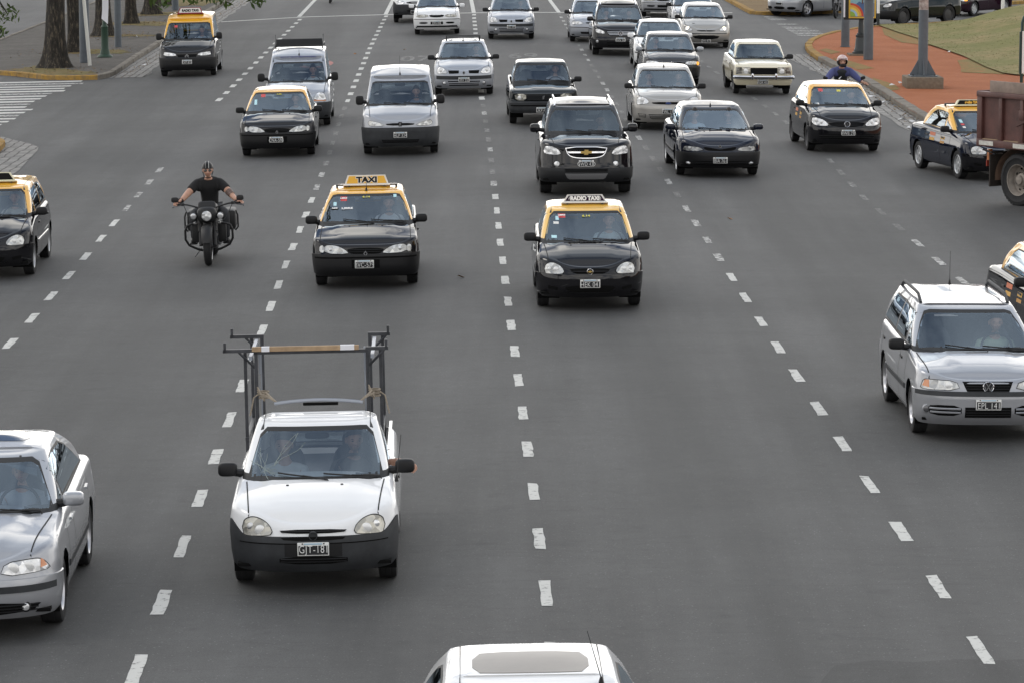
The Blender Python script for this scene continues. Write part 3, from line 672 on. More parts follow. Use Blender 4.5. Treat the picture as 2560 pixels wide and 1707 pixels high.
def badge(kind, x, z, s, bump=False, ring=True, mat=None):
    def f(ctx):
        h = (ctx['bvb'] if bump else ctx['bvh']).ray_cast(Vector((x, -8, z)), Vector((0, 1, 0)))[0]
        if not h: return
        q = MB(); y = h.y - .022; mt = mat or CHROME; disc = lambda r, m_, yy, th=.012: q.lathe([(0, yy), (r * .96, yy), (r, yy + .004), (r, yy + th)], (x, 0, z), m_, 28, 'y')
        def stroke(pts, w):
            for a, b in zip(pts[:-1], pts[1:]):
                d = np.array(b) - np.array(a); ln = np.hypot(*d); nn = np.array([-d[1], d[0]]) / ln * w / 2; e = d / ln * w * .3
                q.prism([tuple(np.array(a) - nn - e), tuple(np.array(b) - nn + e), tuple(np.array(b) + nn + e), tuple(np.array(a) + nn - e)], y - .012, y - .001, mt, c=(x, 0, z))
        ringf = lambda r, w: q.lathe([(r, y), (r, y - .01), (r - w * .5, y - .014), (r - w, y - .01), (r - w, y)], (x, 0, z), mt, 28, 'y')
        if kind == 'roundel':      # two letters stacked in a ring
            disc(s, PLK, y, .03); ringf(s, s * .14)
            stroke([(-.42 * s, .72 * s), (-.02 * s, .08 * s)], s * .15); stroke([(.42 * s, .72 * s), (.02 * s, .08 * s)], s * .15)
            stroke([(-.78 * s, .34 * s), (-.36 * s, -.68 * s), (0, .05 * s), (.36 * s, -.68 * s), (.78 * s, .34 * s)], s * .15)
        elif kind == 'diamond':
            a, b = s * .72, s
            for (r1, r2, yy, m_) in ((1, 1, y - .004, mt), (.52, .5, y - .012, DRK)): q.prism([(0, b * r1), (a * r2, 0), (0, -b * r1), (-a * r2, 0)], yy, y + .03, m_, c=(x, 0, z))
        elif kind == 'bowtie':
            if ring: disc(s, PLK, y + .002, .03); ringf(s, s * .16); k = s * .72
            else: k = s
            P = [(-.98, -.12), (-.9, .2), (-.34, .2), (-.3, .42), (.38, .42), (.34, .2), (.98, .2), (.9, -.2), (.34, -.2), (.3, -.42), (-.38, -.42), (-.34, -.2), (-.98, -.2)]
            q.prism([(a * k, b * k) for a, b in P], y - .014, y + .01, GOLD, c=(x, 0, z)); 
        elif kind == 'oval':
            for r, m_, yy in ((1, CHROME, y), (.86, pm('badge blue', (.02, .05, .2), .3, coat=1), y - .006)):
                q.prism([(s * r * math.cos(a), s * .42 * r * math.sin(a)) for a in np.linspace(0, 2 * math.pi, 25)[:-1]], yy, y + .03, m_, c=(x, 0, z))
        elif kind == 'lion':
            P = [(-.55, .1), (-.3, .55), (.05, .62), (.2, .95), (.42, .8), (.35, .5), (.62, .32), (.35, .2), (.3, -.1), (.6, -.35), (.42, -.55), (.18, -.3), (.1, -.6), (.3, -.9), (-.05, -.95), (-.15, -.5), (-.35, -.85), (-.6, -.75), (-.35, -.35), (-.3, 0)]
            if ring: q.prism([(-.8 * s, -1.1 * s), (.8 * s, -1.1 * s), (.95 * s, .9 * s), (.6 * s, 1.15 * s), (-.6 * s, 1.15 * s), (-.95 * s, .9 * s)], y + .002, y + .03, BLK, c=(x, 0, z))
            q.prism([(a * s, b * s) for a, b in P], y - .01, y + .01, mt, c=(x, 0, z))
        elif kind == 'chevrons':
            for dz in (.0, -.55): stroke([(-.8 * s, (dz - .25) * s), (0, (dz + .55) * s), (.8 * s, (dz - .25) * s)], s * .36)
        elif kind == 'disc': disc(s, GRY, y, .03); ringf(s, s * .2)
        q.build('badge', ctx['root'])
    return f
def strip(x, z0, z1, mat, off=.012, name='bumper_strip', bump=True):
    def f(ctx):
        q = MB(); strip_front(q, ctx['bvb'] if bump else ctx['bvh'], -x, x, z0, z1, mat, off, 30); q.build(name, ctx['root'])
    return f
def antenna(x, y, L_, lean=.25, side=0.):
    def f(ctx):
        h = ctx['gb'].ray_cast(Vector((x, y, 8)), Vector((0, 0, -1)))[0]; q = MB(); q.lathe([(.022, -.01), (.016, .03), (.006, .06)], h, BLK, 10); q.tube([h + Vector((0, 0, .05)), h + Vector((side * L_, lean * L_, L_))], [.004, .0022], BLK, 5); q.build('antenna', ctx['root'])
    return f
def rails(x, y0, y1, hgt, mat, r=.016):
    def f(ctx):
        for sgn in (1, -1):
            q = MB(); pts = []
            for k in range(9):
                y = y0 + (y1 - y0) * k / 8; h = ctx['gb'].ray_cast(Vector((sgn * x, y, 8)), Vector((0, 0, -1)))[0]
                if h: pts.append(h + Vector((0, 0, hgt if 0 < k < 8 else .005)))
            q.tube(pts, r, mat, 8); q.build('roof_rail', ctx['root'])
    return f
def crossbars(x, ys, hgt, mat):
    def f(ctx):
        for y in ys:
            q = MB(); h = ctx['gb'].ray_cast(Vector((x - .06, y, 8)), Vector((0, 0, -1)))[0]; z = h.z + hgt
            q.box((0, y, z), (2 * x, .035, .025), mat, bev=.006)
            for sgn in (1, -1): q.box((sgn * (x - .02), y, z - hgt / 2 - .01), (.035, .05, hgt + .03), mat, bev=.005)
            q.build('roof_rack', ctx['root'])
    return f
def roof_sign(y, w0, w1, hgt, text, face, rim, tcol, size, lift=.02, z=None, lean=12, text2=None, swirl=False, outline=None, sx=1.):
    def f(ctx):
        h = ctx['gb'].ray_cast(Vector((0, y, 8)), Vector((0, 0, -1)))[0]; zb = h.z + lift; q = MB()
        poly = [(-w0, 0), (w0, 0), (w1, hgt), (-w1, hgt)]
        q.prism(poly, -.05, .05, rim); ins = [(-w0 + .035, .018), (w0 - .035, .018), (w1 - .022, hgt - .016), (-w1 + .022, hgt - .016)]
        q.prism(ins, -.054, .054, face)
        q.box((0, 0, -.008), (2 * w0 + .04, .14, .018), rim, bev=.004)
        for sx_ in (-1, 1): q.box((sx_ * w0 * .8, 0, -.02), (.03, .1, .03), METAL)
        o = q.build('roof_sign', ctx['root'], (0, y, zb), (R(-lean), 0, 0))
        if text:
            if outline:
                t = textmesh(text, size, .001, .014, 1.0, sx).copy(); t.materials.clear(); t.materials.append(outline); inst('lettering', t, o, (0, -.0555, hgt * .5), (R(90), 0, 0))
            rows_ = text.split('\n')
            for k, line_ in enumerate(rows_):
                t = textmesh(line_, size, .001, .006, 1.0, sx).copy(); t.materials.clear(); t.materials.append(tcol); inst('lettering', t, o, (0, -.058, hgt * .5 + (len(rows_) - 1 - 2 * k) * size * .42), (R(90), 0, 0))
        if swirl:
            s = MB()
            for sg in (-1, 1):
                for rr_ in (.032, .018): s.tube([(sg * (w0 - .125) + rr_ * math.cos(a), -.056, hgt * .45 + rr_ * math.sin(a)) for a in np.linspace(-1, 3.6, 14)], .0035, tcol, 4)
            s.build('emblem', o)
        return o
    return f
def sticker(x, z, w, h, mat, text=None, tm=None, ts=.06, sx=1.):
    def f(ctx):
        q = MB(); patch(q, ctx['gb'], 'f', [(x - w/2, z - h/2), (x + w/2, z - h/2), (x + w/2, z + h/2), (x - w/2, z + h/2)], mat, .007, 4, 3, 0) if mat else None
        hh = ctx['gb'].ray_cast(Vector((x, -8, z)), Vector((0, 1, 0))); o = None
        if mat: o = q.build('windscreen_sticker', ctx['root'])
        if text:
            t = textmesh(text, ts, .0005, .003, 1., sx).copy(); t.materials.clear(); t.materials.append(tm)
            n = hh[1]; n = n if n.y < 0 else -n; tilt = math.atan2(n.z, -n.y)
            inst('windscreen_lettering', t, ctx['root'], hh[0] + n * .012, (R(90) - tilt, 0, 0))
    return f
def washers(ctx):
    q = MB()
    for sgn in (1, -1):
        h = ctx['bvh'].ray_cast(Vector((sgn * .26, ctx['m']['ycow'] - .12, 8)), Vector((0, 0, -1)))[0]
        q.superq(h, (.016, .016, .008), BLK, .8, 6, 8)
    q.build('washer_jet', ctx['root'])
# ------------------------------------------------------------------ the models seen on the avenue
BLACKP = paint('black paint', (.005, .005, .007), 0, .3, dirt=.02); NAVY = paint('blue black paint', (.006, .009, .02), 0, .3, dirt=.02); GREENBLK = paint('dark green black paint', (.008, .011, .012), 0, .3, dirt=.03)
YEL = paint('taxi yellow paint', (.78, .40, .018), 0, .35, dirt=.05); YEL2 = paint('pale taxi yellow paint', (.78, .44, .04), 0, .35, dirt=.05)
WHITE = paint('white paint', (.76, .765, .77), 0, .4, dirt=.1); WHITE2 = paint('worn white paint', (.76, .765, .77), 0, .45, dirt=.16)
SILV = paint('silver paint', (.35, .36, .385), .5, .34); SILV2 = paint('bluish silver paint', (.35, .37, .41), .45, .34); CHAMP = paint('champagne silver paint', (.37, .355, .33), .45, .36); DSILV = paint('grey silver paint', (.32, .34, .37), .45, .36)
CREAM = paint('cream paint', (.66, .6, .44), 0, .4, dirt=.1); DGREY = paint('charcoal paint', (.035, .036, .04), .3, .32); MAROON = paint('maroon paint', (.02, .006, .014), 0, .3, dirt=.02)

CORSA = dict(W=.805, FO=.76, WB=2.44, RO=.80, zn=.655, zb=.555, belt=.925, ycow=.12, bow=.28, yT=.98, zT=1.335, wB=.712, wT=.585, zroof=1.425, yR=2.35, zR=1.35, yRb=2.75,
    fl=.55, fp=2.5, ws=(.652, .532, .92, 1.325), mz=.985, plate=(0, .415, ''), hoodw=(.655, .60), edger=.07, bulge=(.42, .01), ditch=[(.49, .03, GRY)])
CORSA_HL = [(.385, .578), (.395, .617), (.45, .68), (.53, .718), (.60, .722), (.655, .69), (.672, .636), (.665, .572), (.635, .551), (.404, .551)]
def corsa_smile(bu, bv, m):
    patch(bu, bv, 'f', chaikin([(-.40, .385), (.40, .385), (.33, .30), (.2, .28), (-.2, .28), (-.33, .30)], 2), DRK, .003, 24, 3, 0)
    patch(bu, bv, 'f', chaikin([(-.42, .295), (-.3, .262), (.3, .262), (.42, .295), (.3, .280), (-.3, .280)], 1), BLK, .012, 24, 3, .01)
    for s in (1, -1): patch(bu, bv, 'f', [(s * .48, .36), (s * .62, .38), (s * .62, .33), (s * .48, .31)], DRK, .003, 6, 3, 0)
CORSA_TAXI = {**CORSA, 'bump': BLACKP, 'bfeat': [corsa_smile], 'lights': [dict(p=CORSA_HL, mat=LENS, bowls=[(.50, .615, .045, BOWL), (.60, .62, .03, BOWL)], bez=DRK)],
    'feat': [grille([(-.304, .632), (.304, .632), (.293, .60), (.205, .555), (0, .543), (-.205, .555), (-.293, .60)], 1, barm=BLACKP), badge('bowtie', 0, .589, .046), washers]}
R19 = dict(W=.84, FO=.80, WB=2.54, RO=.80, zn=.695, zb=.555, belt=.915, ycow=.12, bow=.22, yT=1.0, zT=1.345, wB=.755, wT=.58, zroof=1.425, yR=2.3, zR=1.36, yRb=2.85, fl=.36, fp=4.2, edger=.04, hood=[(-.80, .695), (-.67, .762), (-.35, .818), (.07, .885), (.47, .915), (1.2, .92), (2.55, .945), (2.95, .945), (3.34, .925)],
    ws=(.715, .56, .935, 1.335), mz=.975, hoodw=(.69, .705), bump='black', bulge=(.5, .012), mx=(.80, .975), handlem=BLK,
    lights=[dict(p=[(.262, .548), (.30, .60), (.40, .66), (.50, .688), (.645, .692), (.645, .567)], c=1, mat=LENS, bowls=[(.54, .625, .03, LENSB)]), dict(n='indicator', p=[(.65, .57), (.65, .692), (.72, .686), (.725, .592)], c=1, mat=LENS)],
    feat=[grille([(-.31, .648), (.31, .648), (.26, .575), (.2, .558), (-.2, .558), (-.26, .575)], 2), badge('diamond', 0, .562, .046), washers, strip(.80, .49, .515, DRK, .006, 'bumper_strip'),
          fpoly('number_plate_recess', DRK, [(-.22, .335), (.22, .335), (.22, .47), (-.22, .47)], bump=True, off=.004, c=0)])
PICK = {**CORSA, 'glass': glassmat('dusty windscreen', (.50, .55, .58), 2.9), 'bump': 'grey', 'zb': .545, 'zbrise': .12, 'yR': 1.55, 'zR': 1.36, 'yRb': 1.72, 'RO': 1.05, 'WB': 2.48, 'bed': True, 'nwin': 1, 'yB': 1.3, 'doors': (.42, 1.42), 'handles': (1.12,), 'rearwin': [(-.5, 1.02), (.5, 1.02), (.44, 1.3), (-.44, 1.3)],
    'lights': [dict(p=CORSA_HL, mat=LENSY, bowls=[(.50, .60, .05, BOWL), (.59, .63, .035, LENSB)], bez=DRK)], 'wheel': 'steel',
    'feat': [grille([(-.317, .607), (.317, .607), (.312, .572), (-.312, .572)], 1, c=1), grille([(-.31, .545), (.31, .545), (.29, .512), (-.29, .512)], 0, bump=True, c=1), badge('disc', 0, .553, .042, mat=GRY), washers,
             strip(.70, .478, .488, DRK, .004, 'bumper_strip'), grille([(-.32, .36), (.32, .36), (.32, .285), (-.32, .285)], 2, bump=True, c=1), fpoly('number_plate_recess', BLK, [(-.27, .36), (.27, .36), (.27, .485), (-.27, .485)], bump=True, off=.003, c=0)]}
GOLW = dict(W=.825, FO=.80, WB=2.47, RO=.90, zn=.725, zb=.60, belt=.93, ycow=.15, bow=.22, yT=1.02, zT=1.345, wB=.745, wT=.58, zroof=1.44, yR=3.1, zR=1.38, yRb=3.32, nwin=3, yC=1.95, fl=.42, fp=3.0, roofr=.13, ws=(.70, .54, .935, 1.335), mz=.975, rw=.30,
    hoodw=(.70, .665), bulge=(.42, .014), wheel='alloy', sidestrip=(.47, .53, GRY), bump='body', mx=(.79, 1.0),
    lights=[dict(p=[(.335, .608), (.345, .705), (.70, .735), (.735, .725), (.765, .65), (.755, .625)], c=1, mat=LENS, bowls=[(.45, .66, .045, BOWL)], amb=[(.675, .635), (.675, .72), (.72, .72), (.75, .65)])],
    feat=[grille([(-.297, .71), (.297, .71), (.235, .576), (-.235, .576)], 4, c=0, barr=.006), badge('roundel', 0, .655, .066), strip(.82, .548, .6, GRY, .014),
          grille([(.31, .44), (.66, .44), (.69, .40), (.66, .315), (.31, .315)], 2, mirror=True, bump=True, c=1, barm=SILV, barr=.013, name='air_intake'), fog(.70, .385, .042, mat=pm('fog lamp dark', (.08, .08, .085), .15, coat=1), ring=SILV), grille([(-.27, .42), (.27, .42), (.27, .295), (-.27, .295)], 3, bump=True, c=0, barr=.005, name='air_intake'), rails(.53, 1.25, 2.95, .075, GRY, .02), antenna(.06, 2.9, .42, .0)])
CAPT = dict(W=.925, FO=.90, WB=2.71, RO=1.0, zn=.985, zb=.55, z0=.27, belt=1.13, ycow=.12, bow=.26, yT=1.05, zT=1.60, wB=.80, wT=.64, zroof=1.72, yR=2.95, zR=1.64, yRb=3.35, rw=.36, tw=.235, nwin=3, yC=1.95, fl=.5, fp=2.7, ws=(.74, .60, 1.155, 1.585), mz=1.235, mx=(.88, 1.07), ms=(.1, .07, .085), edger=.08,
    wheel='alloy', hoodw=(.72, .62), bulge=(.5, .02), dz=.15, yseat=1.2, bump=pm('dark cladding', (.014, .0145, .016), .55, spec=.3), glass=glassmat('smoked windscreen', (.40, .44, .45)), sideglass=DTINT, mirm=BLACKP, plate=(0, .645, 'GWD 430'),
    lights=[dict(p=[(.48, .80), (.55, .925), (.70, .99), (.81, .985), (.835, .87), (.79, .835)], c=1, mat=LENSB, bowls=[(.60, .875, .055, BOWL), (.72, .92, .05, BOWL)])],
    feat=[grille([(-.40, .955), (.40, .955), (.378, .863), (.31, .785), (.15, .755), (-.15, .755), (-.31, .785), (-.378, .863)], 4, c=1, rim=(CHROME, .016)), grille([(-.375, .88), (.375, .88), (.37, .845), (-.37, .845)], 0, mat=CHROME, c=0, off=.018, name='grille_bar'), badge('bowtie', 0, .862, .115, ring=False),
          fog(.575, .63, .055, bump=False), rails(.56, 1.15, 2.8, .06, CHROME, .018), grille([(-.45, .56), (.45, .56), (.42, .49), (-.42, .49)], 2, bump=True, c=0, name='air_intake'), fpoly('skid_plate', pm('grey skid plate', (.16, .16, .165), .5, .2), [(-.42, .45), (.42, .45), (.36, .335), (-.36, .335)], bump=True, c=0, off=.012)])
LAG = dict(W=.875, FO=.86, WB=2.67, RO=.95, zn=.66, zb=.525, belt=.905, ycow=.10, bow=.32, yT=1.1, zT=1.30, wB=.765, wT=.60, zroof=1.40, yR=2.5, zR=1.34, yRb=3.1, fl=.6, fp=2.5, ws=(.71, .55, .895, 1.29), mz=.955, mx=(.83, 1.03), ms=(.105, .06, .06), edger=.07, bulge=(.45, .012), mirm=NAVY, bump=BLK, sidestrip=(.42, .48, BLK),
    hoodw=(.70, .735), plate=(0, .368, 'BIA 761'),
    lights=[dict(p=[(.345, .55), (.40, .62), (.66, .652), (.73, .655), (.755, .565)], c=1, mat=lensmat('smoked lens', (.34, .34, .33)), bowls=[(.62, .605, .04, LENS)])],
    feat=[grille([(-.36, .645), (-.09, .60), (0, .585), (.09, .60), (.36, .645), (.30, .565), (.1, .555), (-.1, .555), (-.30, .565)], 0, c=1), badge('diamond', 0, .64, .045), grille([(-.72, .345), (.72, .345), (.70, .26), (-.70, .26)], 2, bump=True, c=1, name='air_intake'), fog(.635, .303, .026, rx=.06), washers])
GOL5 = dict(W=.83, FO=.80, WB=2.465, RO=.65, zn=.735, zb=.575, belt=.97, ycow=.10, bow=.26, yT=.98, zT=1.375, wB=.735, wT=.595, zroof=1.46, yR=2.35, zR=1.38, yRb=2.8, fl=.52, fp=2.6, ws=(.675, .55, .985, 1.365), mz=1.03, edger=.07, hoodw=(.64, .56), bulge=(.5, .015), bump=BLACKP, plate=(0.02, .46, 'HWB 291'), wheel='steel',
    lights=[dict(p=[(.40, .605), (.47, .70), (.56, .755), (.70, .80), (.755, .785), (.765, .70), (.71, .63), (.55, .60)], c=1, mat=LENSB, bowls=[(.55, .68, .045, BOWL), (.66, .715, .045, BOWL)], bez=DRK)],
    feat=[grille([(-.43, .695), (.43, .695), (.35, .588), (-.35, .588)], 3, c=1, barm=BLACKP), badge('roundel', 0, .645, .066), grille([(-.66, .42), (.66, .42), (.6, .315), (-.6, .315)], 2, bump=True, c=1, name='air_intake')])
FIESTA = dict(W=.84, FO=.80, WB=2.49, RO=.65, zn=.74, zb=.60, belt=.95, ycow=.08, bow=.28, yT=.98, zT=1.37, wB=.745, wT=.605, zroof=1.46, yR=2.35, zR=1.38, yRb=2.8, fl=.52, fp=2.6, ws=(.70, .565, .945, 1.355), mz=.99, edger=.07, bump='body', plate=(0, .47, 'FWL 131'), wheel='hub', mx=(.80, .99),
    lights=[dict(p=[(.44, .65), (.52, .775), (.65, .83), (.735, .79), (.75, .64), (.70, .625)], c=1, mat=LENSB, bowls=[(.59, .72, .06, BOWL)])],
    feat=[grille([(-.42, .685), (.42, .685), (.34, .628), (-.34, .628)], 1, c=1), badge('oval', 0, .657, .075), grille([(-.72, .405), (-.53, .395), (-.53, .31), (-.68, .32)], 3, bump=True, c=0, name='air_intake', barm=CHAMP), grille([(.53, .395), (.72, .405), (.68, .32), (.53, .31)], 3, bump=True, c=0, name='air_intake', barm=CHAMP), grille([(-.47, .39), (.47, .39), (.42, .275), (-.42, .275)], 3, bump=True, c=0, name='air_intake', barm=CHAMP), antenna(.0, 1.15, .2, .3)])
CLIO = dict(W=.82, FO=.76, WB=2.47, RO=.58, zn=.695, zb=.575, belt=.94, ycow=.06, bow=.28, yT=.96, zT=1.37, wB=.72, wT=.58, zroof=1.42, yR=2.3, zR=1.34, yRb=2.75, fl=.55, fp=2.45, ws=(.67, .52, .955, 1.355), mz=.985, mx=(.78, .985), edger=.08, bump='body', plate=(0, .437, 'EXV 350'),
    lights=[dict(p=[(.435, .60), (.52, .745), (.64, .815), (.72, .76), (.727, .64), (.70, .615)], c=1, mat=LENSB, bowls=[(.60, .68, .06, BOWL)])],
    feat=[grille([(.125, .687), (.425, .687), (.40, .60), (.14, .608)], 3, c=0, mirror=True, barr=.004), badge('diamond', 0, .625, .058), strip(.75, .45, .545, GRY, .014), grille([(-.44, .405), (.44, .405), (.42, .272), (-.42, .272)], 2, bump=True, c=0, barm=SILV, barr=.014, name='air_intake'), fog(.535, .353, .04)])
P504 = dict(W=.845, FO=.80, WB=2.74, RO=.95, zn=.775, zb=.585, belt=.95, ycow=.22, bow=.16, yT=1.0, zT=1.40, wB=.735, wT=.61, zroof=1.47, yR=2.3, zR=1.40, yRb=2.75, fl=.25, fp=5.5, ws=(.70, .57, .98, 1.39), mz=1.03, onemirror=True, bump=GRY, plate=(-.03, .38, 'UKP 610'), rw=.315, z0=.3, edger=.035, hoodw=(.72, .70), roofr=.07, wheel='steel', bulge=(.3, .01),
    fprof=[(.3, .0), (.38, .05), (.56, .05), (.585, -.02), (.60, -.05), (.78, -.045), (1.0, -.08)],
    lights=[dict(p=[(.42, .595), (.42, .757), (.70, .757), (.685, .605)], c=1, mat=LENSY, bowls=[(.58, .67, .05, BOWL)])],
    feat=[grille([(-.41, .75), (.41, .75), (.41, .60), (-.41, .60)], 5, c=0, barm=METAL), badge('lion', 0, .675, .05, ring=False), strip(.8, .47, .5, DRK, .006)])
DODGE = dict(W=.80, FO=.74, WB=2.49, RO=.9, zn=.77, zb=.50, belt=.92, ycow=.22, bow=.2, yT=.96, zT=1.315, wB=.70, wT=.60, zroof=1.40, yR=2.15, zR=1.32, yRb=2.7, fl=.24, fp=5.0, ws=(.67, .555, .935, 1.30), mz=.98, onemirror=True, bump='body', plate=(-.02, .362, 'RGR 453'), rw=.305, tw=.165, z0=.27, edger=.04, hoodw=(.68, .66), roofr=.1, wheel='steel', bulge=(.5, .01), frit=.02,
    fprof=[(.27, -.1), (.36, -.05), (.44, -.03), (.5, -.03), (.55, -.02), (.77, -.015), (1.0, -.05)],
    lights=[dict(p=[(.38, .565), (.38, .745), (.745, .745), (.745, .565)], c=0, mat=LENSY, bez=METAL, bowls=[(.49, .655, .07, BOWL), (.49, .655, .045, LENSB)]), dict(n='indicator', p=[(.60, .575), (.60, .735), (.735, .735), (.735, .575)], c=0, mat=lensmat('dark lens', (.2, .19, .17)), bez=METAL)],
    feat=[grille([(-.365, .745), (.365, .745), (.365, .56), (-.365, .56)], 6, c=0)])
PART = dict(W=.86, FO=.78, WB=2.69, RO=.65, zn=.775, zb=.625, belt=1.06, ycow=.02, bow=.24, yT=.85, zT=1.57, wB=.765, wT=.665, zroof=1.80, yR=3.1, zR=1.76, yRb=3.28, fl=.48, fp=2.8, ws=(.73, .62, 1.06, 1.555), mz=1.16, mx=(.83, 1.0), ms=(.09, .06, .105), edger=.07, bump='grey', plate=(0, .465, 'HLP 324'), nwin=2, yB=1.05, roofr=.11, hoodw=(.70, .66), crest=.05, yseat=1.0, dz=.15, handlem=GRY,
    lights=[dict(p=[(.335, .655), (.42, .715), (.55, .755), (.69, .785), (.72, .71), (.64, .655)], c=1, mat=LENS, bowls=[(.56, .70, .04, BOWL)])],
    feat=[grille([(-.325, .72), (.325, .72), (.31, .668), (-.31, .668)], 1, c=1), badge('lion', 0, .695, .043, mat=CHROME), grille([(-.42, .36), (.42, .36), (.4, .29), (-.4, .29)], 2, bump=True, c=0, name='air_intake'), antenna(0.0, 1.05, .42, .05)])
KANG = {**PART, 'W': .83, 'ws': (.71, .615, 1.045, 1.51), 'zT': 1.525, 'zroof': 1.80, 'wB': .745, 'wT': .655, 'belt': 1.05, 'plate': (0, .42, ''), 'zb': .60, 'zn': .74, 'edger': .09,
    'lights': [dict(p=[(.416, .66), (.443, .768), (.511, .845), (.644, .853), (.71, .75), (.722, .66)], c=1, mat=LENSB, bowls=[(.59, .75, .065, BOWL)]), dict(n='indicator', p=[(.42, .625), (.42, .657), (.722, .657), (.715, .635)], c=0, mat=AMBER)],
    'feat': [grille([(-.36, .70), (.36, .70), (.32, .64), (-.32, .64)], 2, c=1), badge('diamond', 0, .67, .055)], 'ditch': [(.575, .03, GRY)]}
BERL = {**PART, 'bump': BLK, 'plate': (0, .455, 'EXP 835'), 'zb': .575, 'zn': .765,
    'lights': [dict(p=[(.32, .625), (.325, .70), (.66, .752), (.70, .745), (.712, .65)], c=1, mat=LENSB, bowls=[(.54, .68, .04, BOWL)])],
    'feat': [grille([(-.30, .68), (.30, .68), (.28, .60), (-.28, .60)], 3, c=0), badge('chevrons', 0, .645, .065)]}
TIG = dict(W=.905, FO=.86, WB=2.60, RO=.95, zn=.83, zb=.575, z0=.25, belt=1.05, ycow=.1, bow=.26, yT=1.02, zT=1.50, wB=.79, wT=.63, zroof=1.665, yR=2.9, zR=1.58, yRb=3.25, rw=.345, tw=.225, nwin=3, fl=.48, fp=2.9, ws=(.73, .60, 1.07, 1.49), mz=1.12, mx=(.86, 1.03), ms=(.1, .06, .075), edger=.07, wheel='alloy', bump=BLACKP, plate=(0, .52, 'HAN 368'), dz=.1, mirm=BLACKP,
    lights=[dict(p=[(.49, .695), (.53, .785), (.72, .87), (.80, .86), (.77, .74)], c=1, mat=LENSB, bowls=[(.62, .78, .04, BOWL)])],
    feat=[grille([(-.47, .80), (.47, .80), (.34, .625), (-.34, .625)], 3, c=0, barm=CHROME, barr=.014), badge('roundel', 0, .715, .08), fog(.735, .46, .045), grille([(-.45, .44), (.45, .44), (.42, .33), (-.42, .33)], 2, bump=True, c=0, name='air_intake'), rails(.57, 1.15, 2.7, .05, CHROME, .014)])
P206 = dict(W=.825, FO=.80, WB=2.44, RO=.60, zn=.63, zb=.53, belt=.94, ycow=.02, bow=.3, yT=.98, zT=1.345, wB=.725, wT=.575, zroof=1.425, yR=2.3, zR=1.36, yRb=2.8, fl=.6, fp=2.4, ws=(.665, .52, .955, 1.33), mz=.99, edger=.09, bump='body', plate=(0, .255, 'EWJ 871'),
    lights=[dict(p=[(.42, .60), (.56, .71), (.68, .745), (.715, .71), (.70, .60), (.56, .57)], c=1, mat=LENSB, bowls=[(.60, .655, .06, LIT)])],
    feat=[grille([(-.33, .60), (.33, .60), (.28, .56), (-.28, .56)], 0, c=1), badge('lion', 0, .585, .05, ring=False), strip(.70, .48, .505, GRY, .01), grille([(-.48, .435), (.48, .435), (.36, .30), (-.36, .30)], 3, bump=True, c=1, name='air_intake', barr=.005), fpoly('bonnet_vent', BLK, [(-.44, .80), (-.36, .80), (-.36, .815), (-.44, .815)], c=0)])
GOLT = {**GOLW, 'yR': 2.35, 'yRb': 2.85, 'zR': 1.36, 'nwin': 2, 'RO': .6, 'wheel': 'steel', 'sidestrip': None, 'mirm': WHITE, 'plate': (0, .43, 'DRS 906'),
    'lights': [dict(p=[(.31, .62), (.31, .715), (.70, .71), (.72, .63)], c=1, mat=LENSY, bowls=[(.45, .665, .04, BOWL)])],
    'feat': [grille([(-.28, .72), (.28, .72), (.22, .62), (-.22, .62)], 3, c=1), strip(.81, .545, .565, RUB, .008), grille([(.31, .46), (.62, .46), (.62, .395), (.34, .395)], 0, bump=True, mirror=True, c=1, name='air_intake'), grille([(-.22, .47), (.22, .47), (.22, .375), (-.22, .375)], 0, bump=True, c=0, name='air_intake'), strip(.72, .27, .33, BLK, .004)]}
SIENA = dict(W=.815, FO=.80, WB=2.4, RO=.8, zn=.69, zb=.56, belt=.93, ycow=.1, bow=.26, yT=1.0, zT=1.345, wB=.725, wT=.585, zroof=1.425, yR=2.25, zR=1.35, yRb=2.75, fl=.5, fp=2.7, ws=(.68, .53, .945, 1.335), mz=.98, bump='body', plate=(0, .43, 'EEK 247'),
    lights=[dict(p=[(.36, .61), (.38, .70), (.66, .725), (.73, .70), (.74, .62)], c=1, mat=LENSB, bowls=[(.52, .66, .045, BOWL)])],
    feat=[grille([(-.28, .69), (.28, .69), (.25, .63), (-.25, .63)], 1, c=1), badge('disc', 0, .66, .035), strip(.80, .50, .525, RUB, .008), grille([(-.45, .36), (.45, .36), (.43, .29), (-.43, .29)], 2, bump=True, c=0, name='air_intake')])
PASSAT = dict(W=.87, FO=.90, WB=2.70, RO=1.0, zn=.70, zb=.56, belt=.955, ycow=.18, bow=.30, yT=1.15, zT=1.35, wB=.77, wT=.575, zroof=1.455, yR=2.5, zR=1.375, yRb=3.25, rbulge=.16, rw=.315, tw=.205, fl=.55, fp=2.7, ws=(.725, .53, .955, 1.34), roofr=.13, mz=1.03, mx=(.82, 1.0), ms=(.1, .07, .065), edger=.07, wheel='alloy', bump='body', sidestrip=(.44, .50, GRY), hoodw=(.72, .62), handlem=DSILV, mirm=SILV, bulge=(.5, .016),
    plate=(0, .42, ''), lights=[dict(p=[(.37, .585), (.40, .70), (.66, .735), (.73, .725), (.79, .66), (.78, .635)], c=1, mat=LENSB, bowls=[(.48, .655, .055, BOWL), (.61, .665, .055, BOWL)], amb=[(.715, .64), (.715, .72), (.735, .71), (.77, .655)])],
    feat=[grille([(-.34, .71), (.34, .71), (.25, .58), (-.25, .58)], 4, c=0), badge('roundel', 0, .65, .06), strip(.84, .445, .505, GRY, .014), grille([(-.72, .36), (.72, .36), (.68, .245), (-.68, .245)], 3, bump=True, c=1, name='air_intake'), fog(.58, .31, .035)])
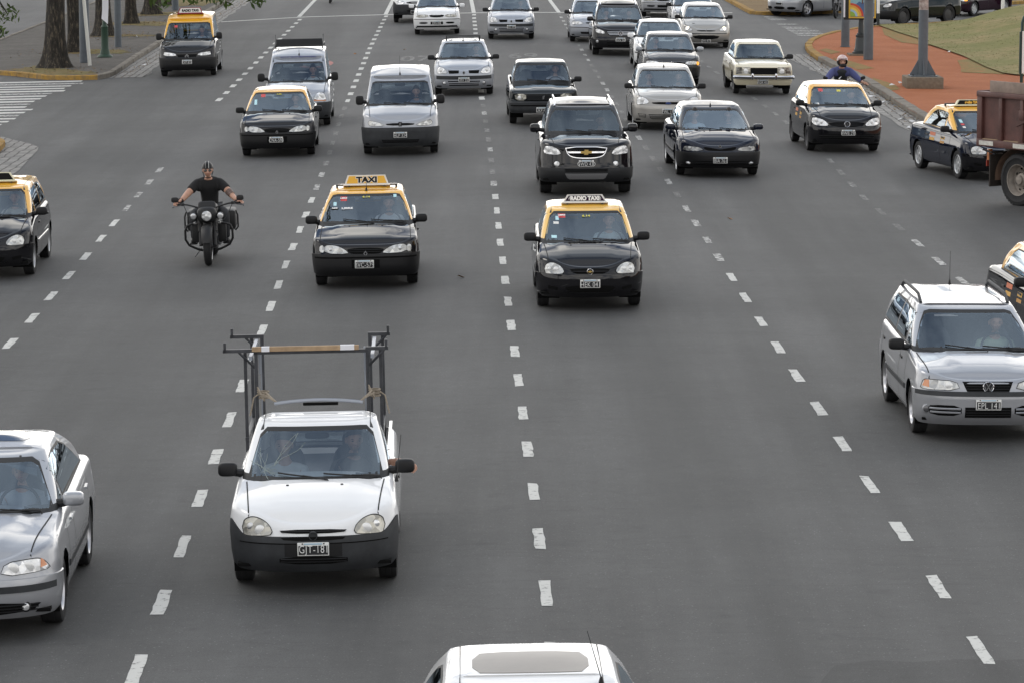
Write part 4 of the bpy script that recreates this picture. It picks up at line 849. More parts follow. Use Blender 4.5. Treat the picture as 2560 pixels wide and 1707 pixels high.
# ------------------------------------------------------------------ ground materials
def asphalt(name='asphalt', k=1.0):
    m, n, l, b = newmat(name); g = n.new('ShaderNodeNewGeometry'); mp = n.new('ShaderNodeVectorMath'); mp.operation = 'MULTIPLY'; mp.inputs[1].default_value = (1, .045, 1)
    l.new(g.outputs['Position'], mp.inputs[0])
    def nz(sc_, det, vec, ro=.6):
        q = n.new('ShaderNodeTexNoise'); q.inputs['Scale'].default_value = sc_; q.inputs['Detail'].default_value = det; q.inputs['Roughness'].default_value = ro; l.new(vec, q.inputs['Vector']); return q.outputs[0]
    def mr(v, a, b_, c, d):
        q = n.new('ShaderNodeMapRange'); l.new(v, q.inputs[0]); q.inputs[1].default_value = a; q.inputs[2].default_value = b_; q.inputs[3].default_value = c; q.inputs[4].default_value = d; return q.outputs[0]
    def mul(a, b_):
        q = n.new('ShaderNodeMath'); q.operation = 'MULTIPLY'; l.new(a, q.inputs[0]); l.new(b_, q.inputs[1]); return q.outputs[0]
    P = g.outputs['Position']
    grain = mr(nz(62, 4, P, .85), .28, .72, .55, 1.5); med = mr(nz(5, 6, P, .7), .3, .7, .88, 1.10); big = mr(nz(.22, 6, P, .7), .3, .7, .74, 1.22); trk = mr(nz(1.15, 5, mp.outputs[0]), .34, .66, .74, 1.18)
    f = mul(mul(grain, med), mul(big, trk))
    vo = n.new('ShaderNodeTexVoronoi'); vo.inputs['Scale'].default_value = 26; l.new(P, vo.inputs['Vector'])       # pale chippings showing through
    chip = mr(vo.outputs['Distance'], .12, .26, 2.6, 1.0); lw = n.new('ShaderNodeTexWhiteNoise'); l.new(vo.outputs['Position'], lw.inputs['Vector'])
    sel = n.new('ShaderNodeMath'); sel.operation = 'GREATER_THAN'; l.new(lw.outputs[0], sel.inputs[0]); sel.inputs[1].default_value = .82
    mx1 = n.new('ShaderNodeMix'); mx1.data_type = 'FLOAT'; l.new(sel.outputs[0], mx1.inputs[0]); mx1.inputs[2].default_value = 1.; l.new(chip, mx1.inputs[3])
    f = mul(f, mx1.outputs[0])
    # oil darkened lane middles
    sx = n.new('ShaderNodeSeparateXYZ'); l.new(P, sx.inputs[0]); la = n.new('ShaderNodeMath'); la.operation = 'MULTIPLY_ADD'; l.new(sx.outputs[1], la.inputs[0]); la.inputs[1].default_value = .0168; l.new(sx.outputs[0], la.inputs[2])
    lb = n.new('ShaderNodeMath'); lb.operation = 'MULTIPLY_ADD'; l.new(la.outputs[0], lb.inputs[0]); lb.inputs[1].default_value = 2 * math.pi / 3.6; lb.inputs[2].default_value = 2 * math.pi * (1.8 - .84) / 3.6
    lc = n.new('ShaderNodeMath'); lc.operation = 'COSINE'; l.new(lb.outputs[0], lc.inputs[0]); f = mul(f, mr(lc.outputs[0], .0, 1., 1.05, .84)); f = mul(f, mr(nz(1.9, 2, P), .66, .74, 1., .80))
    # fine transverse cracks and patches
    wv = n.new('ShaderNodeTexNoise'); wv.inputs['Scale'].default_value = .5; wv.inputs['Detail'].default_value = 8; cm = n.new('ShaderNodeVectorMath'); cm.operation = 'MULTIPLY'; cm.inputs[1].default_value = (.25, 1.6, 1); l.new(P, cm.inputs[0]); l.new(cm.outputs[0], wv.inputs['Vector'])
    ab = n.new('ShaderNodeMath'); ab.operation = 'SUBTRACT'; l.new(wv.outputs[0], ab.inputs[0]); ab.inputs[1].default_value = .5; ab2 = n.new('ShaderNodeMath'); ab2.operation = 'ABSOLUTE'; l.new(ab.outputs[0], ab2.inputs[0])
    f = mul(f, mr(ab2.outputs[0], 0., .006, .82, 1.))
    mx = n.new('ShaderNodeMix'); mx.data_type = 'RGBA'; mx.blend_type = 'MULTIPLY'; mx.inputs[0].default_value = 1; mx.inputs[6].default_value = (.0525 * k, .0525 * k, .0525 * k, 1); l.new(f, mx.inputs[7]); l.new(mx.outputs[2], b.inputs['Base Color'])
    b.inputs['Roughness'].default_value = .72; b.inputs['Specular IOR Level'].default_value = .4
    bp = n.new('ShaderNodeBump'); bp.inputs['Strength'].default_value = .35; bp.inputs['Distance'].default_value = .008; l.new(nz(120, 3, P, .8), bp.inputs['Height']); l.new(bp.outputs[0], b.inputs['Normal'])
    return m
def roadpaint(name, wear, c=(.50, .50, .475)):
    m, n, l, b = newmat(name); g = n.new('ShaderNodeNewGeometry'); q = n.new('ShaderNodeTexNoise'); q.inputs['Scale'].default_value = 11; q.inputs['Detail'].default_value = 9; q.inputs['Roughness'].default_value = .7
    l.new(g.outputs['Position'], q.inputs['Vector']); r = n.new('ShaderNodeValToRGB'); r.color_ramp.elements[0].position = wear - .05; r.color_ramp.elements[1].position = wear + .06
    r.color_ramp.elements[0].color = (.062, .0615, .061, 1); r.color_ramp.elements[1].color = (*c, 1); l.new(q.outputs[0], r.inputs[0]); l.new(r.outputs[0], b.inputs['Base Color']); b.inputs['Roughness'].default_value = .7
    return m
ASPH = asphalt(); PAINT = roadpaint('road paint', .40); PAINT2 = roadpaint('worn road paint', .50, (.5, .5, .48)); PAINT3 = roadpaint('ghost road paint', .58, (.36, .36, .35)); PAINTR = roadpaint('red road paint', .47, (.42, .10, .08))
def ground_mix(name, c1, c2, c3, s1=.6, s2=14., rough=.95, bump=.3, bs=30, t=(.42, .58)):
    m, n, l, b = newmat(name); g = n.new('ShaderNodeNewGeometry'); P = g.outputs['Position']
    def nz(s, d):
        q = n.new('ShaderNodeTexNoise'); q.inputs['Scale'].default_value = s; q.inputs['Detail'].default_value = d; q.inputs['Roughness'].default_value = .68; l.new(P, q.inputs['Vector']); return q.outputs[0]
    r = n.new('ShaderNodeValToRGB'); r.color_ramp.elements[0].position, r.color_ramp.elements[1].position = t; r.color_ramp.elements[0].color = (*c1, 1); r.color_ramp.elements[1].color = (*c2, 1); l.new(nz(s1, 8), r.inputs[0])
    r2 = n.new('ShaderNodeValToRGB'); r2.color_ramp.elements[0].position = .35; r2.color_ramp.elements[1].position = .72; r2.color_ramp.elements[0].color = (0, 0, 0, 1); l.new(nz(s2, 5), r2.inputs[0])
    mx = n.new('ShaderNodeMix'); mx.data_type = 'RGBA'; l.new(r2.outputs[0], mx.inputs[0]); l.new(r.outputs[0], mx.inputs[6]); mx.inputs[7].default_value = (*c3, 1); l.new(mx.outputs[2], b.inputs['Base Color']); b.inputs['Roughness'].default_value = rough; b.inputs['Specular IOR Level'].default_value = .15
    bp = n.new('ShaderNodeBump'); bp.inputs['Strength'].default_value = bump; bp.inputs['Distance'].default_value = .05; l.new(nz(bs, 4), bp.inputs['Height']); l.new(bp.outputs[0], b.inputs['Normal'])
    return m
PAVE = ground_mix('pavement slabs', (.095, .088, .080), (.145, .135, .122), (.085, .078, .072), .7, 5., t=(.36, .64))
KERB = ground_mix('kerb stone', (.20, .18, .155), (.27, .245, .21), (.13, .12, .105), 1.5, 12., bump=.4, bs=8)
YKERB = ground_mix('yellow painted kerb', (.42, .245, .05), (.36, .22, .07), (.17, .13, .08), 1.2, 6., bump=.3, bs=8)
COB = None
def cobble():
    m, n, l, b = newmat('cobble setts'); g = n.new('ShaderNodeNewGeometry'); mp = n.new('ShaderNodeMapping'); l.new(g.outputs['Position'], mp.inputs[0]); mp.inputs['Rotation'].default_value = (0, 0, R(90))
    q = n.new('ShaderNodeTexNoise'); q.inputs['Scale'].default_value = 1.3; l.new(g.outputs['Position'], q.inputs['Vector']); ad = n.new('ShaderNodeVectorMath'); ad.operation = 'MULTIPLY_ADD'; l.new(q.outputs['Color'], ad.inputs[0]); ad.inputs[1].default_value = (.16, .16, 0); l.new(mp.outputs[0], ad.inputs[2])
    br = n.new('ShaderNodeTexBrick'); l.new(ad.outputs[0], br.inputs['Vector']); br.inputs['Scale'].default_value = 1; br.inputs['Brick Width'].default_value = .42; br.inputs['Row Height'].default_value = .22; br.inputs['Mortar Size'].default_value = .022; br.inputs['Mortar Smooth'].default_value = .5
    br.inputs['Color1'].default_value = (.25, .24, .225, 1); br.inputs['Color2'].default_value = (.16, .155, .148, 1); br.inputs['Mortar'].default_value = (.05, .046, .04, 1)
    l.new(br.outputs[0], b.inputs['Base Color']); b.inputs['Roughness'].default_value = .8
    bp = n.new('ShaderNodeBump'); bp.invert = True; bp.inputs['Strength'].default_value = .8; bp.inputs['Distance'].default_value = .04; l.new(br.outputs['Fac'], bp.inputs['Height']); l.new(bp.outputs[0], b.inputs['Normal'])
    return m
COB = cobble()
GRAVEL = ground_mix('red brick gravel', (.36, .125, .055), (.43, .16, .075), (.27, .105, .055), .5, 22., bump=.5, bs=60)
LAWN = ground_mix('dry lawn', (.19, .18, .07), (.28, .215, .11), (.15, .15, .055), .35, 2.2, bump=.3, bs=25)
DRYG = ground_mix('dry verge', (.17, .13, .06), (.12, .12, .04), (.20, .15, .08), 1.2, 9., bump=.7, bs=20)
SOIL = ground_mix('bare brown soil', (.20, .125, .075), (.24, .165, .09), (.14, .11, .05), .6, 8.)

# ------------------------------------------------------------------ ground sheets
def sheet(name, xs, ys, mat, dz=0., kind='structure'):
    mb = MB(); G = np.zeros((len(xs), len(ys), 3))
    for i, x in enumerate(xs):
        for j, y in enumerate(ys): G[i, j] = (x, y, gz(x, y) + dz)
    mb.grid(G, mat); return tag(mb.build(name), kind=kind)
tag(sheet('road', [-900, -200, -60, -30] + list(np.arange(-24, 26, 1.)) + [32, 60, 200, 900], [-60, -20] + list(np.arange(0, 240, 6.)) + [260, 400, 900, 2500], ASPH), 'wide grey asphalt avenue', 'road')
def along(poly, y): return float(np.interp(y, [p[1] for p in poly], [p[0] for p in poly]))
def flat(name, polys, mat, dz, label=None):
    mb = MB()
    for P in polys: mb.add([(x, y, gz(x, y) + dz) for x, y in P], [tuple(range(len(P)))], mat if not isinstance(mat, list) else mat[0])
    return tag(mb.build(name, smooth=False), label, kind='structure')
LANES = dict(
    a=([(-7.05, 40), (-7.13, 52.7), (-7.35, 66.5), (-7.62, 82)], 52.2, 42, 81),
    b=([(-3.05, 20), (-3.22, 31.5), (-3.53, 49.5), (-3.76, 61.7), (-4.02, 80), (-4.34, 95.3), (-4.76, 125.8), (-4.95, 147)], 30.95, 25, 147.5),
    c=([(.45, 22), (.32, 34.3), (.23, 39.8), (-.2, 64.5), (-.5, 84.5), (-.83, 101.5), (-1.49, 147)], 33.83, 25, 147.5),
    d=([(4.25, 22), (4.07, 31.9), (3.73, 48.2), (3.31, 70), (2.67, 101.4), (1.87, 147)], 31.35, 25, 147.5),
    e=([(7.5, 45), (7.16, 59.2), (6.88, 72.9), (6.95, 84.7), (6.65, 97), (6.05, 113), (5.1, 147)], 58.6, 47, 118),
    f=([(-7.98, 104), (-8.15, 124), (-8.27, 147)], 104.2, 104, 147.5))
mb = MB(); rl = random.Random(3)
for key, (pl, ph, ya, yb_) in LANES.items():
    y = ph - math.ceil((ph - ya) / 2.76) * 2.76
    while y < yb_:
        y0, y1 = y + rl.uniform(-.06, .06), y + 1.13 + rl.uniform(-.1, .06); w = .057 + rl.uniform(-.006, .006)
        fresh = PAINT
        if key in 'bc' and 74 < y < 99: fresh = PAINT3 if y > 80 else PAINT2
        if key == 'c' and 76 < y < 96: fresh = rl.choice([PAINT2, PAINT3])
        if key == 'd' and y > 66: fresh = PAINT2 if rl.random() < .6 else PAINT3
        if key == 'd' and 60 < y <= 66: fresh = PAINT2
        if key == 'e': fresh = PAINT2 if y < 66 else PAINT3
        if key == 'a' and y > 70: fresh = PAINT2
        if y > 100 and key in 'bcf': fresh = PAINT; w = .075
        n_ = 7; G = np.zeros((n_, 2, 3))
        for i in range(n_):
            yy = y0 + (y1 - y0) * i / (n_ - 1); x = along(pl, yy)
            for j, sg in enumerate((-1, 1)):
                jx = x + sg * (w + rl.uniform(-.008, .008)); jy = yy + (rl.uniform(-.03, .03) if i in (0, n_ - 1) else 0); G[i, j] = (jx, jy, gz(jx, jy) + .004)
        mb.grid(G, fresh); y += 2.76
tag(mb.build('lane_dashes', smooth=False), 'white dashed lane lines on the asphalt', kind='structure')
mb = MB()
def line(pl, w, mat, dz=.004, n=40, ax=0):
    pl = np.array(pl); d = np.concatenate([[0], np.cumsum(np.hypot(*np.diff(pl, axis=0).T))]); G = np.zeros((n, 2, 3))
    for i, t in enumerate(np.linspace(0, d[-1], n)):
        x, y = np.interp(t, d, pl[:, 0]), np.interp(t, d, pl[:, 1])
        for j, sg in enumerate((-1, 1)):
            xx, yy = (x + sg * w, y) if ax == 0 else (x, y + sg * w); G[i, j] = (xx, yy, gz(xx, yy) + dz)
    mb.grid(G, mat)
line([(-11.3, 145.7), (-8.22, 148.3), (-4.65, 148.85), (-1.4, 149.05), (2.1, 149.1), (8.8, 149.9)], .20, PAINT, ax=1)
for pl in ([(-8.43, 148.6), (-8.6, 165), (-9.2, 200)], [(-5.02, 149.1), (-5.14, 162), (-5.8, 200)], [(-1.52, 149.3), (-1.75, 161), (-2.4, 200)], [(1.86, 149.3), (1.59, 161), (.9, 200)]): line(pl, .08, PAINT, ax=0)
tag(mb.build('stop_line', smooth=False), 'thin white stop line and solid lane lines across the avenue', kind='structure')
# zebra crossing of the side street on the left
mb = MB(); rl = random.Random(5)
for k in range(17):
    y = 94.4 + k * 1.05; x1 = -12.95 + rl.uniform(-.18, .18) + (.25 if k > 14 else 0); n_ = 9; w = .25 + rl.uniform(-.05, .03)
    G = np.zeros((n_, 2, 3))
    for i in range(n_):
        x = -17.5 + (x1 + 17.5) * i / (n_ - 1)
        for j, sg in enumerate((-1, 1)): yy = y + sg * (w + rl.uniform(-.03, .03)); G[i, j] = (x, yy, gz(x, yy) + .004)
    mb.grid(G, PAINT2 if k % 4 == 3 else PAINT)
tag(mb.build('zebra_crossing', smooth=False), 'white zebra stripes at the mouth of the side street', kind='structure')
# faded painted speed figures, in the lanes before the stop line, and the crossing on the right
for txt, x, y, mat, s in (('07', -3.05, 119.0, PAINT3, 1.5), ('69', .35, 119.8, PAINT3, 1.5)):
    t = textmesh(txt, s, 0, .03, 1.1, .62).copy(); t.materials.clear(); t.materials.append(mat); o = inst('road_figures', t, None, (x, y, gz(x, y) + .005), (0, -gslope(x, y), 0), (1, 2.6, 1)); tag(o, 'faded painted figures on the asphalt', kind='structure')
mb = MB()
for r0, r1, mt in ((.62, .42, PAINTR),):
    G = np.zeros((29, 2, 3))
    for i, a in enumerate(np.linspace(0, 2 * math.pi, 29)):
        for j, rr in enumerate((r0, r1)): x, y = -6.15 + rr * math.cos(a) * .9, 117.2 + rr * 3.2 * math.sin(a); G[i, j] = (x, y, gz(x, y) + .004)
    mb.grid(G, mt)
tag(mb.build('red_road_ring', smooth=False), 'faded red ring painted in the lane', kind='structure')
mb = MB(); rl = random.Random(8)
for k in range(13):
    t = k / 12; y = 133.2 + 13.5 * t; x0, x1 = 10.2 - .3 * t, 11.4 - .9 * t + rl.uniform(-.1, .1)
    if k in (6, 8, 9): continue
    mb.add([(x, yy, gz(x, yy) + .004) for x, yy in ((x0, y - .27), (x1, y - .27 + .2), (x1 - .1, y + .27), (x0 - .1, y + .25))], [(0, 1, 2, 3)], PAINT2)
tag(mb.build('worn_crossing', smooth=False), 'worn white crossing stripes at the mouth of the right hand street', kind='structure')

# ------------------------------------------------------------------ pavements, kerbs, gutters
KH = .14
def slab(name, P, mat, label): 
    o = flat(name, [P], mat, KH - .03, label); return o
def resamp(pl, step):
    pl = np.array(pl, float); d = np.concatenate([[0], np.cumsum(np.hypot(*np.diff(pl, axis=0).T))]); n = max(2, int(d[-1] / step) + 1); t = np.linspace(0, d[-1], n)
    return np.stack([np.interp(t, d, pl[:, 0]), np.interp(t, d, pl[:, 1])], 1)
def kerb(name, pl, side, mat, w=.17, h=KH, seg=1.0, label=None, wob=.0):
    # separate stones with chamfered top edges; side +1: stone lies to the left of the path direction
    Q = resamp(pl, .25); d = np.gradient(Q, axis=0); d /= np.hypot(d[:, 0], d[:, 1])[:, None]; nr = np.stack([-d[:, 1], d[:, 0]], 1) * side; mb = MB(); rk = random.Random(len(Q)); per = max(2, int(seg / .25))
    for s in range(0, len(Q) - 1, per):
        e = min(s + per, len(Q) - 1); hh = h + rk.uniform(-.008, .008); oo = rk.uniform(-.012, .012); G = []
        for i in range(s, e + 1):
            sh = .006 if i == s else (-.006 if i == e else 0); p = Q[i] + d[i] * sh; row = []
            for a, z in ((0 + oo, -.05), (0 + oo, hh - .02), (.02 + oo, hh), (w, hh), (w + .001, -.05)):
                q = p + nr[i] * a; row.append((q[0], q[1], gz(*Q[i]) + z))
            G.append(row)
        G = np.array(G); mb.grid(G, mat); mb.add(G[0], [(0, 1, 2, 3, 4)], mat); mb.add(G[-1], [(0, 1, 2, 3, 4)], mat)
    return tag(mb.build(name, ang=30), label, kind='structure')
def band(name, pl, w, side, mat, dz=.008, label=None):
    Q = resamp(pl, 1.); d = np.gradient(Q, axis=0); d /= np.hypot(d[:, 0], d[:, 1])[:, None]; nr = np.stack([-d[:, 1], d[:, 0]], 1) * side; G = np.zeros((len(Q), 3, 3)); rk = random.Random(len(Q))
    for i in range(len(Q)):
        for j, a in enumerate((0, .5, 1)):
            q = Q[i] + nr[i] * (a * w + (rk.uniform(-.08, .08) if j == 2 else 0)); G[i, j] = (q[0], q[1], gz(*q) + dz)
    mb = MB(); mb.grid(G, mat); return tag(mb.build(name), label, kind='structure')
LK = [(-12.42, 260), (-12.34, 165), (-12.34, 154.6), (-12.17, 130), (-12.14, 121), (-12.05, 113.9), (-12.14, 112.5), (-12.36, 111.75)]
LF = [(-12.36, 111.75), (-13.0, 111.7), (-14.04, 112.3), (-15.1, 114.2), (-15.8, 115.1), (-17.2, 116.8), (-18.3, 119.5)]
LB = [(-18.3, 119.5), (-18.33, 134.3), (-18.23, 150), (-18.3, 170), (-18.6, 260)]
slab('pavement', LK + LF[1:] + LB[1:], PAVE, 'grey brown tree lined pavement left of the avenue')
kerb('kerb', LK, -1, KERB, label='grey stone kerb of the tree lined pavement'); kerb('yellow_kerb', LF, -1, YKERB, label='yellow painted kerb facing the zebra crossing'); kerb('kerb', LB, -1, KERB, label='pale kerb at the back of the tree lined pavement', w=.14)
band('gutter', [(-12.3, 200), (-12.3, 154.6), (-12.15, 130), (-12.12, 121), (-12.02, 113.9), (-12.1, 112.4)], .95, 1, COB, label='cobbled gutter below the left kerb')
slab('pavement', [(-12.45, 89.2), (-12.05, 87.6), (-11.95, 86), (-12.1, 78), (-12.3, 30), (-40, 30), (-40, 96), (-14.5, 91.5)], SOIL, 'corner of the near left pavement')
kerb('yellow_kerb', [(-14.5, 91.5), (-12.45, 89.2), (-12.05, 87.6), (-11.95, 86), (-12.0, 80)], 1, YKERB, label='yellow painted kerb at the near left corner'); kerb('kerb', [(-12.0, 80), (-12.2, 30)], 1, KERB, label='stone kerb of the near left pavement')
flat('gutter', [[(-12.3, 90.4), (-11.9, 89.4), (-11.4, 88.3), (-11.05, 87.2), (-10.95, 86.2), (-10.86, 84.3), (-10.7, 81), (-10.75, 70), (-11., 40), (-12.2, 40), (-12.1, 78), (-12.0, 86), (-12.2, 88.5), (-13.5, 90.6)]], COB, .008, 'cobbled apron at the near left corner')
for P in ([(-15.6, 115.0), (-14.2, 112.7), (-12.6, 112.3), (-12.5, 113.6), (-13.4, 114.6), (-14.6, 117.6), (-15.2, 117.2)], [(-15.2, 124), (-13.8, 123.6), (-12.6, 123.1), (-12.7, 125), (-14, 126.6), (-15.4, 126)], [(-15.5, 143), (-14, 141.8), (-12.6, 141.0), (-12.6, 143.5), (-14.4, 145.5), (-15.6, 145)], [(-15.4, 134.4), (-13, 133.9), (-12.6, 134.4), (-13.2, 135.2), (-15.2, 136.2)], [(-15.5, 150), (-12.9, 149.5), (-12.7, 152.5), (-15.4, 152.8)], [(-15.4, 159), (-12.7, 157), (-12.6, 168), (-15.6, 168)]):
    Q = chaikin(P, 3); cQ = Q.mean(0); rv = random.Random(len(Q) + int(P[0][1])); Q = [tuple(cQ + (q - cQ) * (1 + .13 * math.sin(i * 1.7 + rv.random()) + rv.uniform(-.12, .08))) for i, q in enumerate(Q)]
    flat('verge', [Q], DRYG, KH - .023, 'patch of dry grass round a tree foot')
RK = [(26, 152), (20, 145.5), (16, 141.3), (13.51, 138.5), (12.5, 136.8), (11.93, 135.2), (11.37, 133.6), (10.65, 130.9), (10.12, 128.1), (9.8, 125.4), (9.64, 122.8), (9.62, 118), (9.84, 113.1), (10.04, 107.2), (10.1, 100.5), (10.14, 95.4), (10.24, 91.8), (10.6, 80), (11.2, 66), (12.5, 40)]
slab('gravel_island', RK + [(60, 40), (60, 152)], GRAVEL, 'red brick gravel path on the right island')
kerb('yellow_kerb', RK[:12], 1, YKERB, w=.22, label='yellow painted kerb round the tip of the island'); kerb('kerb', RK[11:], 1, KERB, w=.26, label='grey stone kerb along the gravel island')
band('gutter', [(9.55, 121.5), (9.6, 118), (9.8, 113.1), (10.02, 107.2), (10.08, 100.5), (10.12, 95.4), (10.22, 91.8), (10.58, 80), (11.18, 66), (12.4, 40)], .72, -1, COB, label='cobbled gutter along the gravel island')
GE = [(13.55, 138.6), (13.52, 137.7), (13.7, 133.6), (13.99, 129.4), (13.96, 125.5), (14.2, 121.5), (14.33, 118.8), (14.33, 113.3), (14.46, 110.5), (14.9, 109.3), (17, 108), (24, 107), (60, 106)]
BK = [(13.55, 138.6), (16.2, 141.0), (20.2, 145.2), (26.2, 151.6), (60, 186)]
def mound_h(x, y):
    def dist(pl):
        b = 1e9
        for (ax, ay), (bx, by) in zip(pl[:-1], pl[1:]):
            t = max(0, min(1, ((x - ax) * (bx - ax) + (y - ay) * (by - ay)) / ((bx - ax) ** 2 + (by - ay) ** 2))); b = min(b, math.hypot(x - ax - t * (bx - ax), y - ay - t * (by - ay)))
        return b
    s = lambda v: v * v * (3 - 2 * v)
    d = dist(GE); e = dist(BK)
    return gz(x, y) + KH + .012 + .85 * s(min(1, d / 6.5)) * s(min(1, e / 4.)) + .05 * math.sin(x * 1.3 + y * .7) * min(1, d / 3)
mb = MB(); G = []
yg = lambda y: float(np.interp(y, [p[1] for p in GE[::-1]], [p[0] for p in GE[::-1]]))
yb_ = lambda y: 1e9
rows = np.concatenate([np.linspace(107.0, 138.6, 46), np.linspace(139.2, 150, 16)])
for y in rows:
    x0 = yg(y) if y <= 138.6 else float(np.interp(y, [p[1] for p in BK], [p[0] for p in BK])); x0 = max(x0, 13.5)
    G.append([(x, y, mound_h(x, y)) for x in x0 + (np.linspace(0, 1, 34) ** 1.5) * (46 - x0)])
mb.grid(np.array(G), LAWN); tag(mb.build('lawn_mound'), 'sloping dry lawn behind the gravel path', kind='structure')
flat('verge', [[(10.35, 102.5), (10.7, 103.2), (10.75, 105), (10.4, 108.2), (10.28, 106)], [(10.3, 111.8), (10.9, 112.5), (10.5, 116), (10.05, 117.5), (10.1, 114.5)], [(10.2, 119.8), (10.6, 121), (10.3, 123), (10.0, 122)], [(13.3, 111), (14.5, 110.2), (14.5, 118), (13.9, 117), (13.6, 113.5)], [(13.2, 127), (14.1, 125), (14.0, 133), (13.5, 137), (13.1, 132)]], ground_mix('thin grass on gravel', (.30, .145, .06), (.22, .17, .07), (.16, .14, .05), 1.5, 6., bump=.3), KH - .022, 'thin worn grass along the gravel')
# short grass, one mass
mb = MB(); V = []; F = []; rg = np.random.default_rng(11)
for _ in range(5000):
    y = rg.uniform(108.2, 144); x = max(yg(y) if y < 138.6 else float(np.interp(y, [p[1] for p in BK], [p[0] for p in BK])), 13.5) + abs(rg.normal(0, 1)) * 4 + .02
    if x > 24: continue
    z = mound_h(x, y); a = rg.uniform(0, 6.28); h = rg.uniform(.008, .02); w = rg.uniform(.012, .03); k = len(V)
    V += [(x - w * math.cos(a), y - w * math.sin(a), z), (x + w * math.cos(a), y + w * math.sin(a), z), (x + rg.normal(0, .03), y + rg.normal(0, .03), z + h)]; F.append((k, k + 1, k + 2))
mb.add(V, F, LAWN); tag(mb.build('grass', smooth=False), 'short dry grass on the mound', 'grass', kind='stuff')
FB = [(9.12, 200), (9.12, 162), (9.38, 151), (9.45, 148.9), (9.9, 148.2), (10.6, 148.3), (14, 151.2), (20, 158.5), (30, 170), (60, 200)]
slab('pavement', FB, SOIL, 'brown earth pavement at the far right corner'); kerb('yellow_kerb', FB[1:-1], 1, YKERB, w=.2, label='yellow kerb of the far right corner')

# leaf litter round the trees and along the gutters, one mass
mb = MB(); V = []; F = []; rg = np.random.default_rng(17)
for k in range(2600):
    u = rg.random()
    if u < .6: cx, cy = [(-14.1, 114.8), (-14.3, 125), (-14.4, 135), (-14.3, 144), (-14, 151)][k % 5]; x, y, z = cx + rg.normal(0, .9), cy + rg.normal(0, 1.3), KH - .018
    elif u < .8: x, y, z = rg.uniform(-12.0, -11.7) + .3 * rg.random(), rg.uniform(112, 170), .016
    else: y = rg.uniform(88, 121); x = along(RK[::-1] if False else sorted(RK[11:], key=lambda p: p[1]), y) - abs(rg.normal(0, .18)); z = .016
    if x > -12.3 and z > .1: continue
    a = rg.uniform(0, 6.28); s = rg.uniform(.015, .05); z += gz(x, y); n_ = len(V)
    V += [(x + s * math.cos(a), y + s * math.sin(a), z), (x - s * .5 * math.sin(a), y + s * .5 * math.cos(a), z + .02 * rg.random()), (x - s * math.cos(a), y - s * math.sin(a), z + .01), (x + s * .5 * math.sin(a), y - s * .5 * math.cos(a), z)]; F.append((n_, n_ + 1, n_ + 2, n_ + 3))
mb.add(V, F, ground_mix('leaf litter', (.20, .12, .05), (.12, .075, .035), (.28, .20, .10), 3., 11., bump=0)); tag(mb.build('leaf_litter', smooth=False), 'dry leaf litter', 'leaf litter', kind='stuff')
flat('road_patch', [[(2.75, 31.25), (3.1, 31.45), (3.45, 31.37), (3.8, 31.5), (4.2, 31.45), (4.6, 31.57), (5.1, 31.5), (6, 31.6), (9, 31.8), (9, 24), (2.2, 24), (2.5, 28.6), (2.42, 29.8), (2.6, 30.7)]], asphalt('newer asphalt', .70), .003, 'darker patch of newer asphalt')

# ------------------------------------------------------------------ trees
BARK = None
def barkmat():
    m, n, l, b = newmat('bark'); t = n.new('ShaderNodeTexCoord'); mp = n.new('ShaderNodeMapping'); mp.inputs['Scale'].default_value = (9, 9, 2.2); l.new(t.outputs['Object'], mp.inputs[0])
    q = n.new('ShaderNodeTexNoise'); q.inputs['Scale'].default_value = 1.6; q.inputs['Detail'].default_value = 8; q.inputs['Roughness'].default_value = .75; l.new(mp.outputs[0], q.inputs['Vector'])
    r = n.new('ShaderNodeValToRGB'); e = r.color_ramp.elements; e[0].position = .34; e[0].color = (.008, .007, .006, 1); e[1].position = .70; e[1].color = (.17, .135, .095, 1); k = r.color_ramp.elements.new(.52); k.color = (.026, .022, .017, 1); l.new(q.outputs[0], r.inputs[0]); l.new(r.outputs[0], b.inputs['Base Color'])
    b.inputs['Roughness'].default_value = .95; bp = n.new('ShaderNodeBump'); bp.inputs['Strength'].default_value = 1.; bp.inputs['Distance'].default_value = .06; l.new(q.outputs[0], bp.inputs['Height']); l.new(bp.outputs[0], b.inputs['Normal']); return m
BARK = barkmat(); LEAF = ground_mix('leaves', (.05, .085, .02), (.085, .12, .03), (.035, .06, .018), 1.4, 4., rough=.6, bump=0)
def leaves(mb, c, r, n, size, rg, flatten=.75, keep=None):
    V = []; F = []
    for _ in range(n):
        d = rg.normal(0, 1, 3); d /= np.linalg.norm(d); p = np.array(c) + d * r * rg.uniform(.25, 1.0) ** .5 * np.array([1, 1, flatten])
        if keep and not keep(*p): continue
        u = rg.normal(0, 1, 3); u /= np.linalg.norm(u); v = np.cross(u, rg.normal(0, 1, 3)); v /= np.linalg.norm(v); s = size * rg.uniform(.7, 1.3); k = len(V)
        V += [p - u * s, p + v * s * .32 - u * s * .1, p + u * s, p - v * s * .32 - u * s * .1]; F.append((k, k + 1, k + 2, k + 3))
    mb.add(V, F, LEAF)
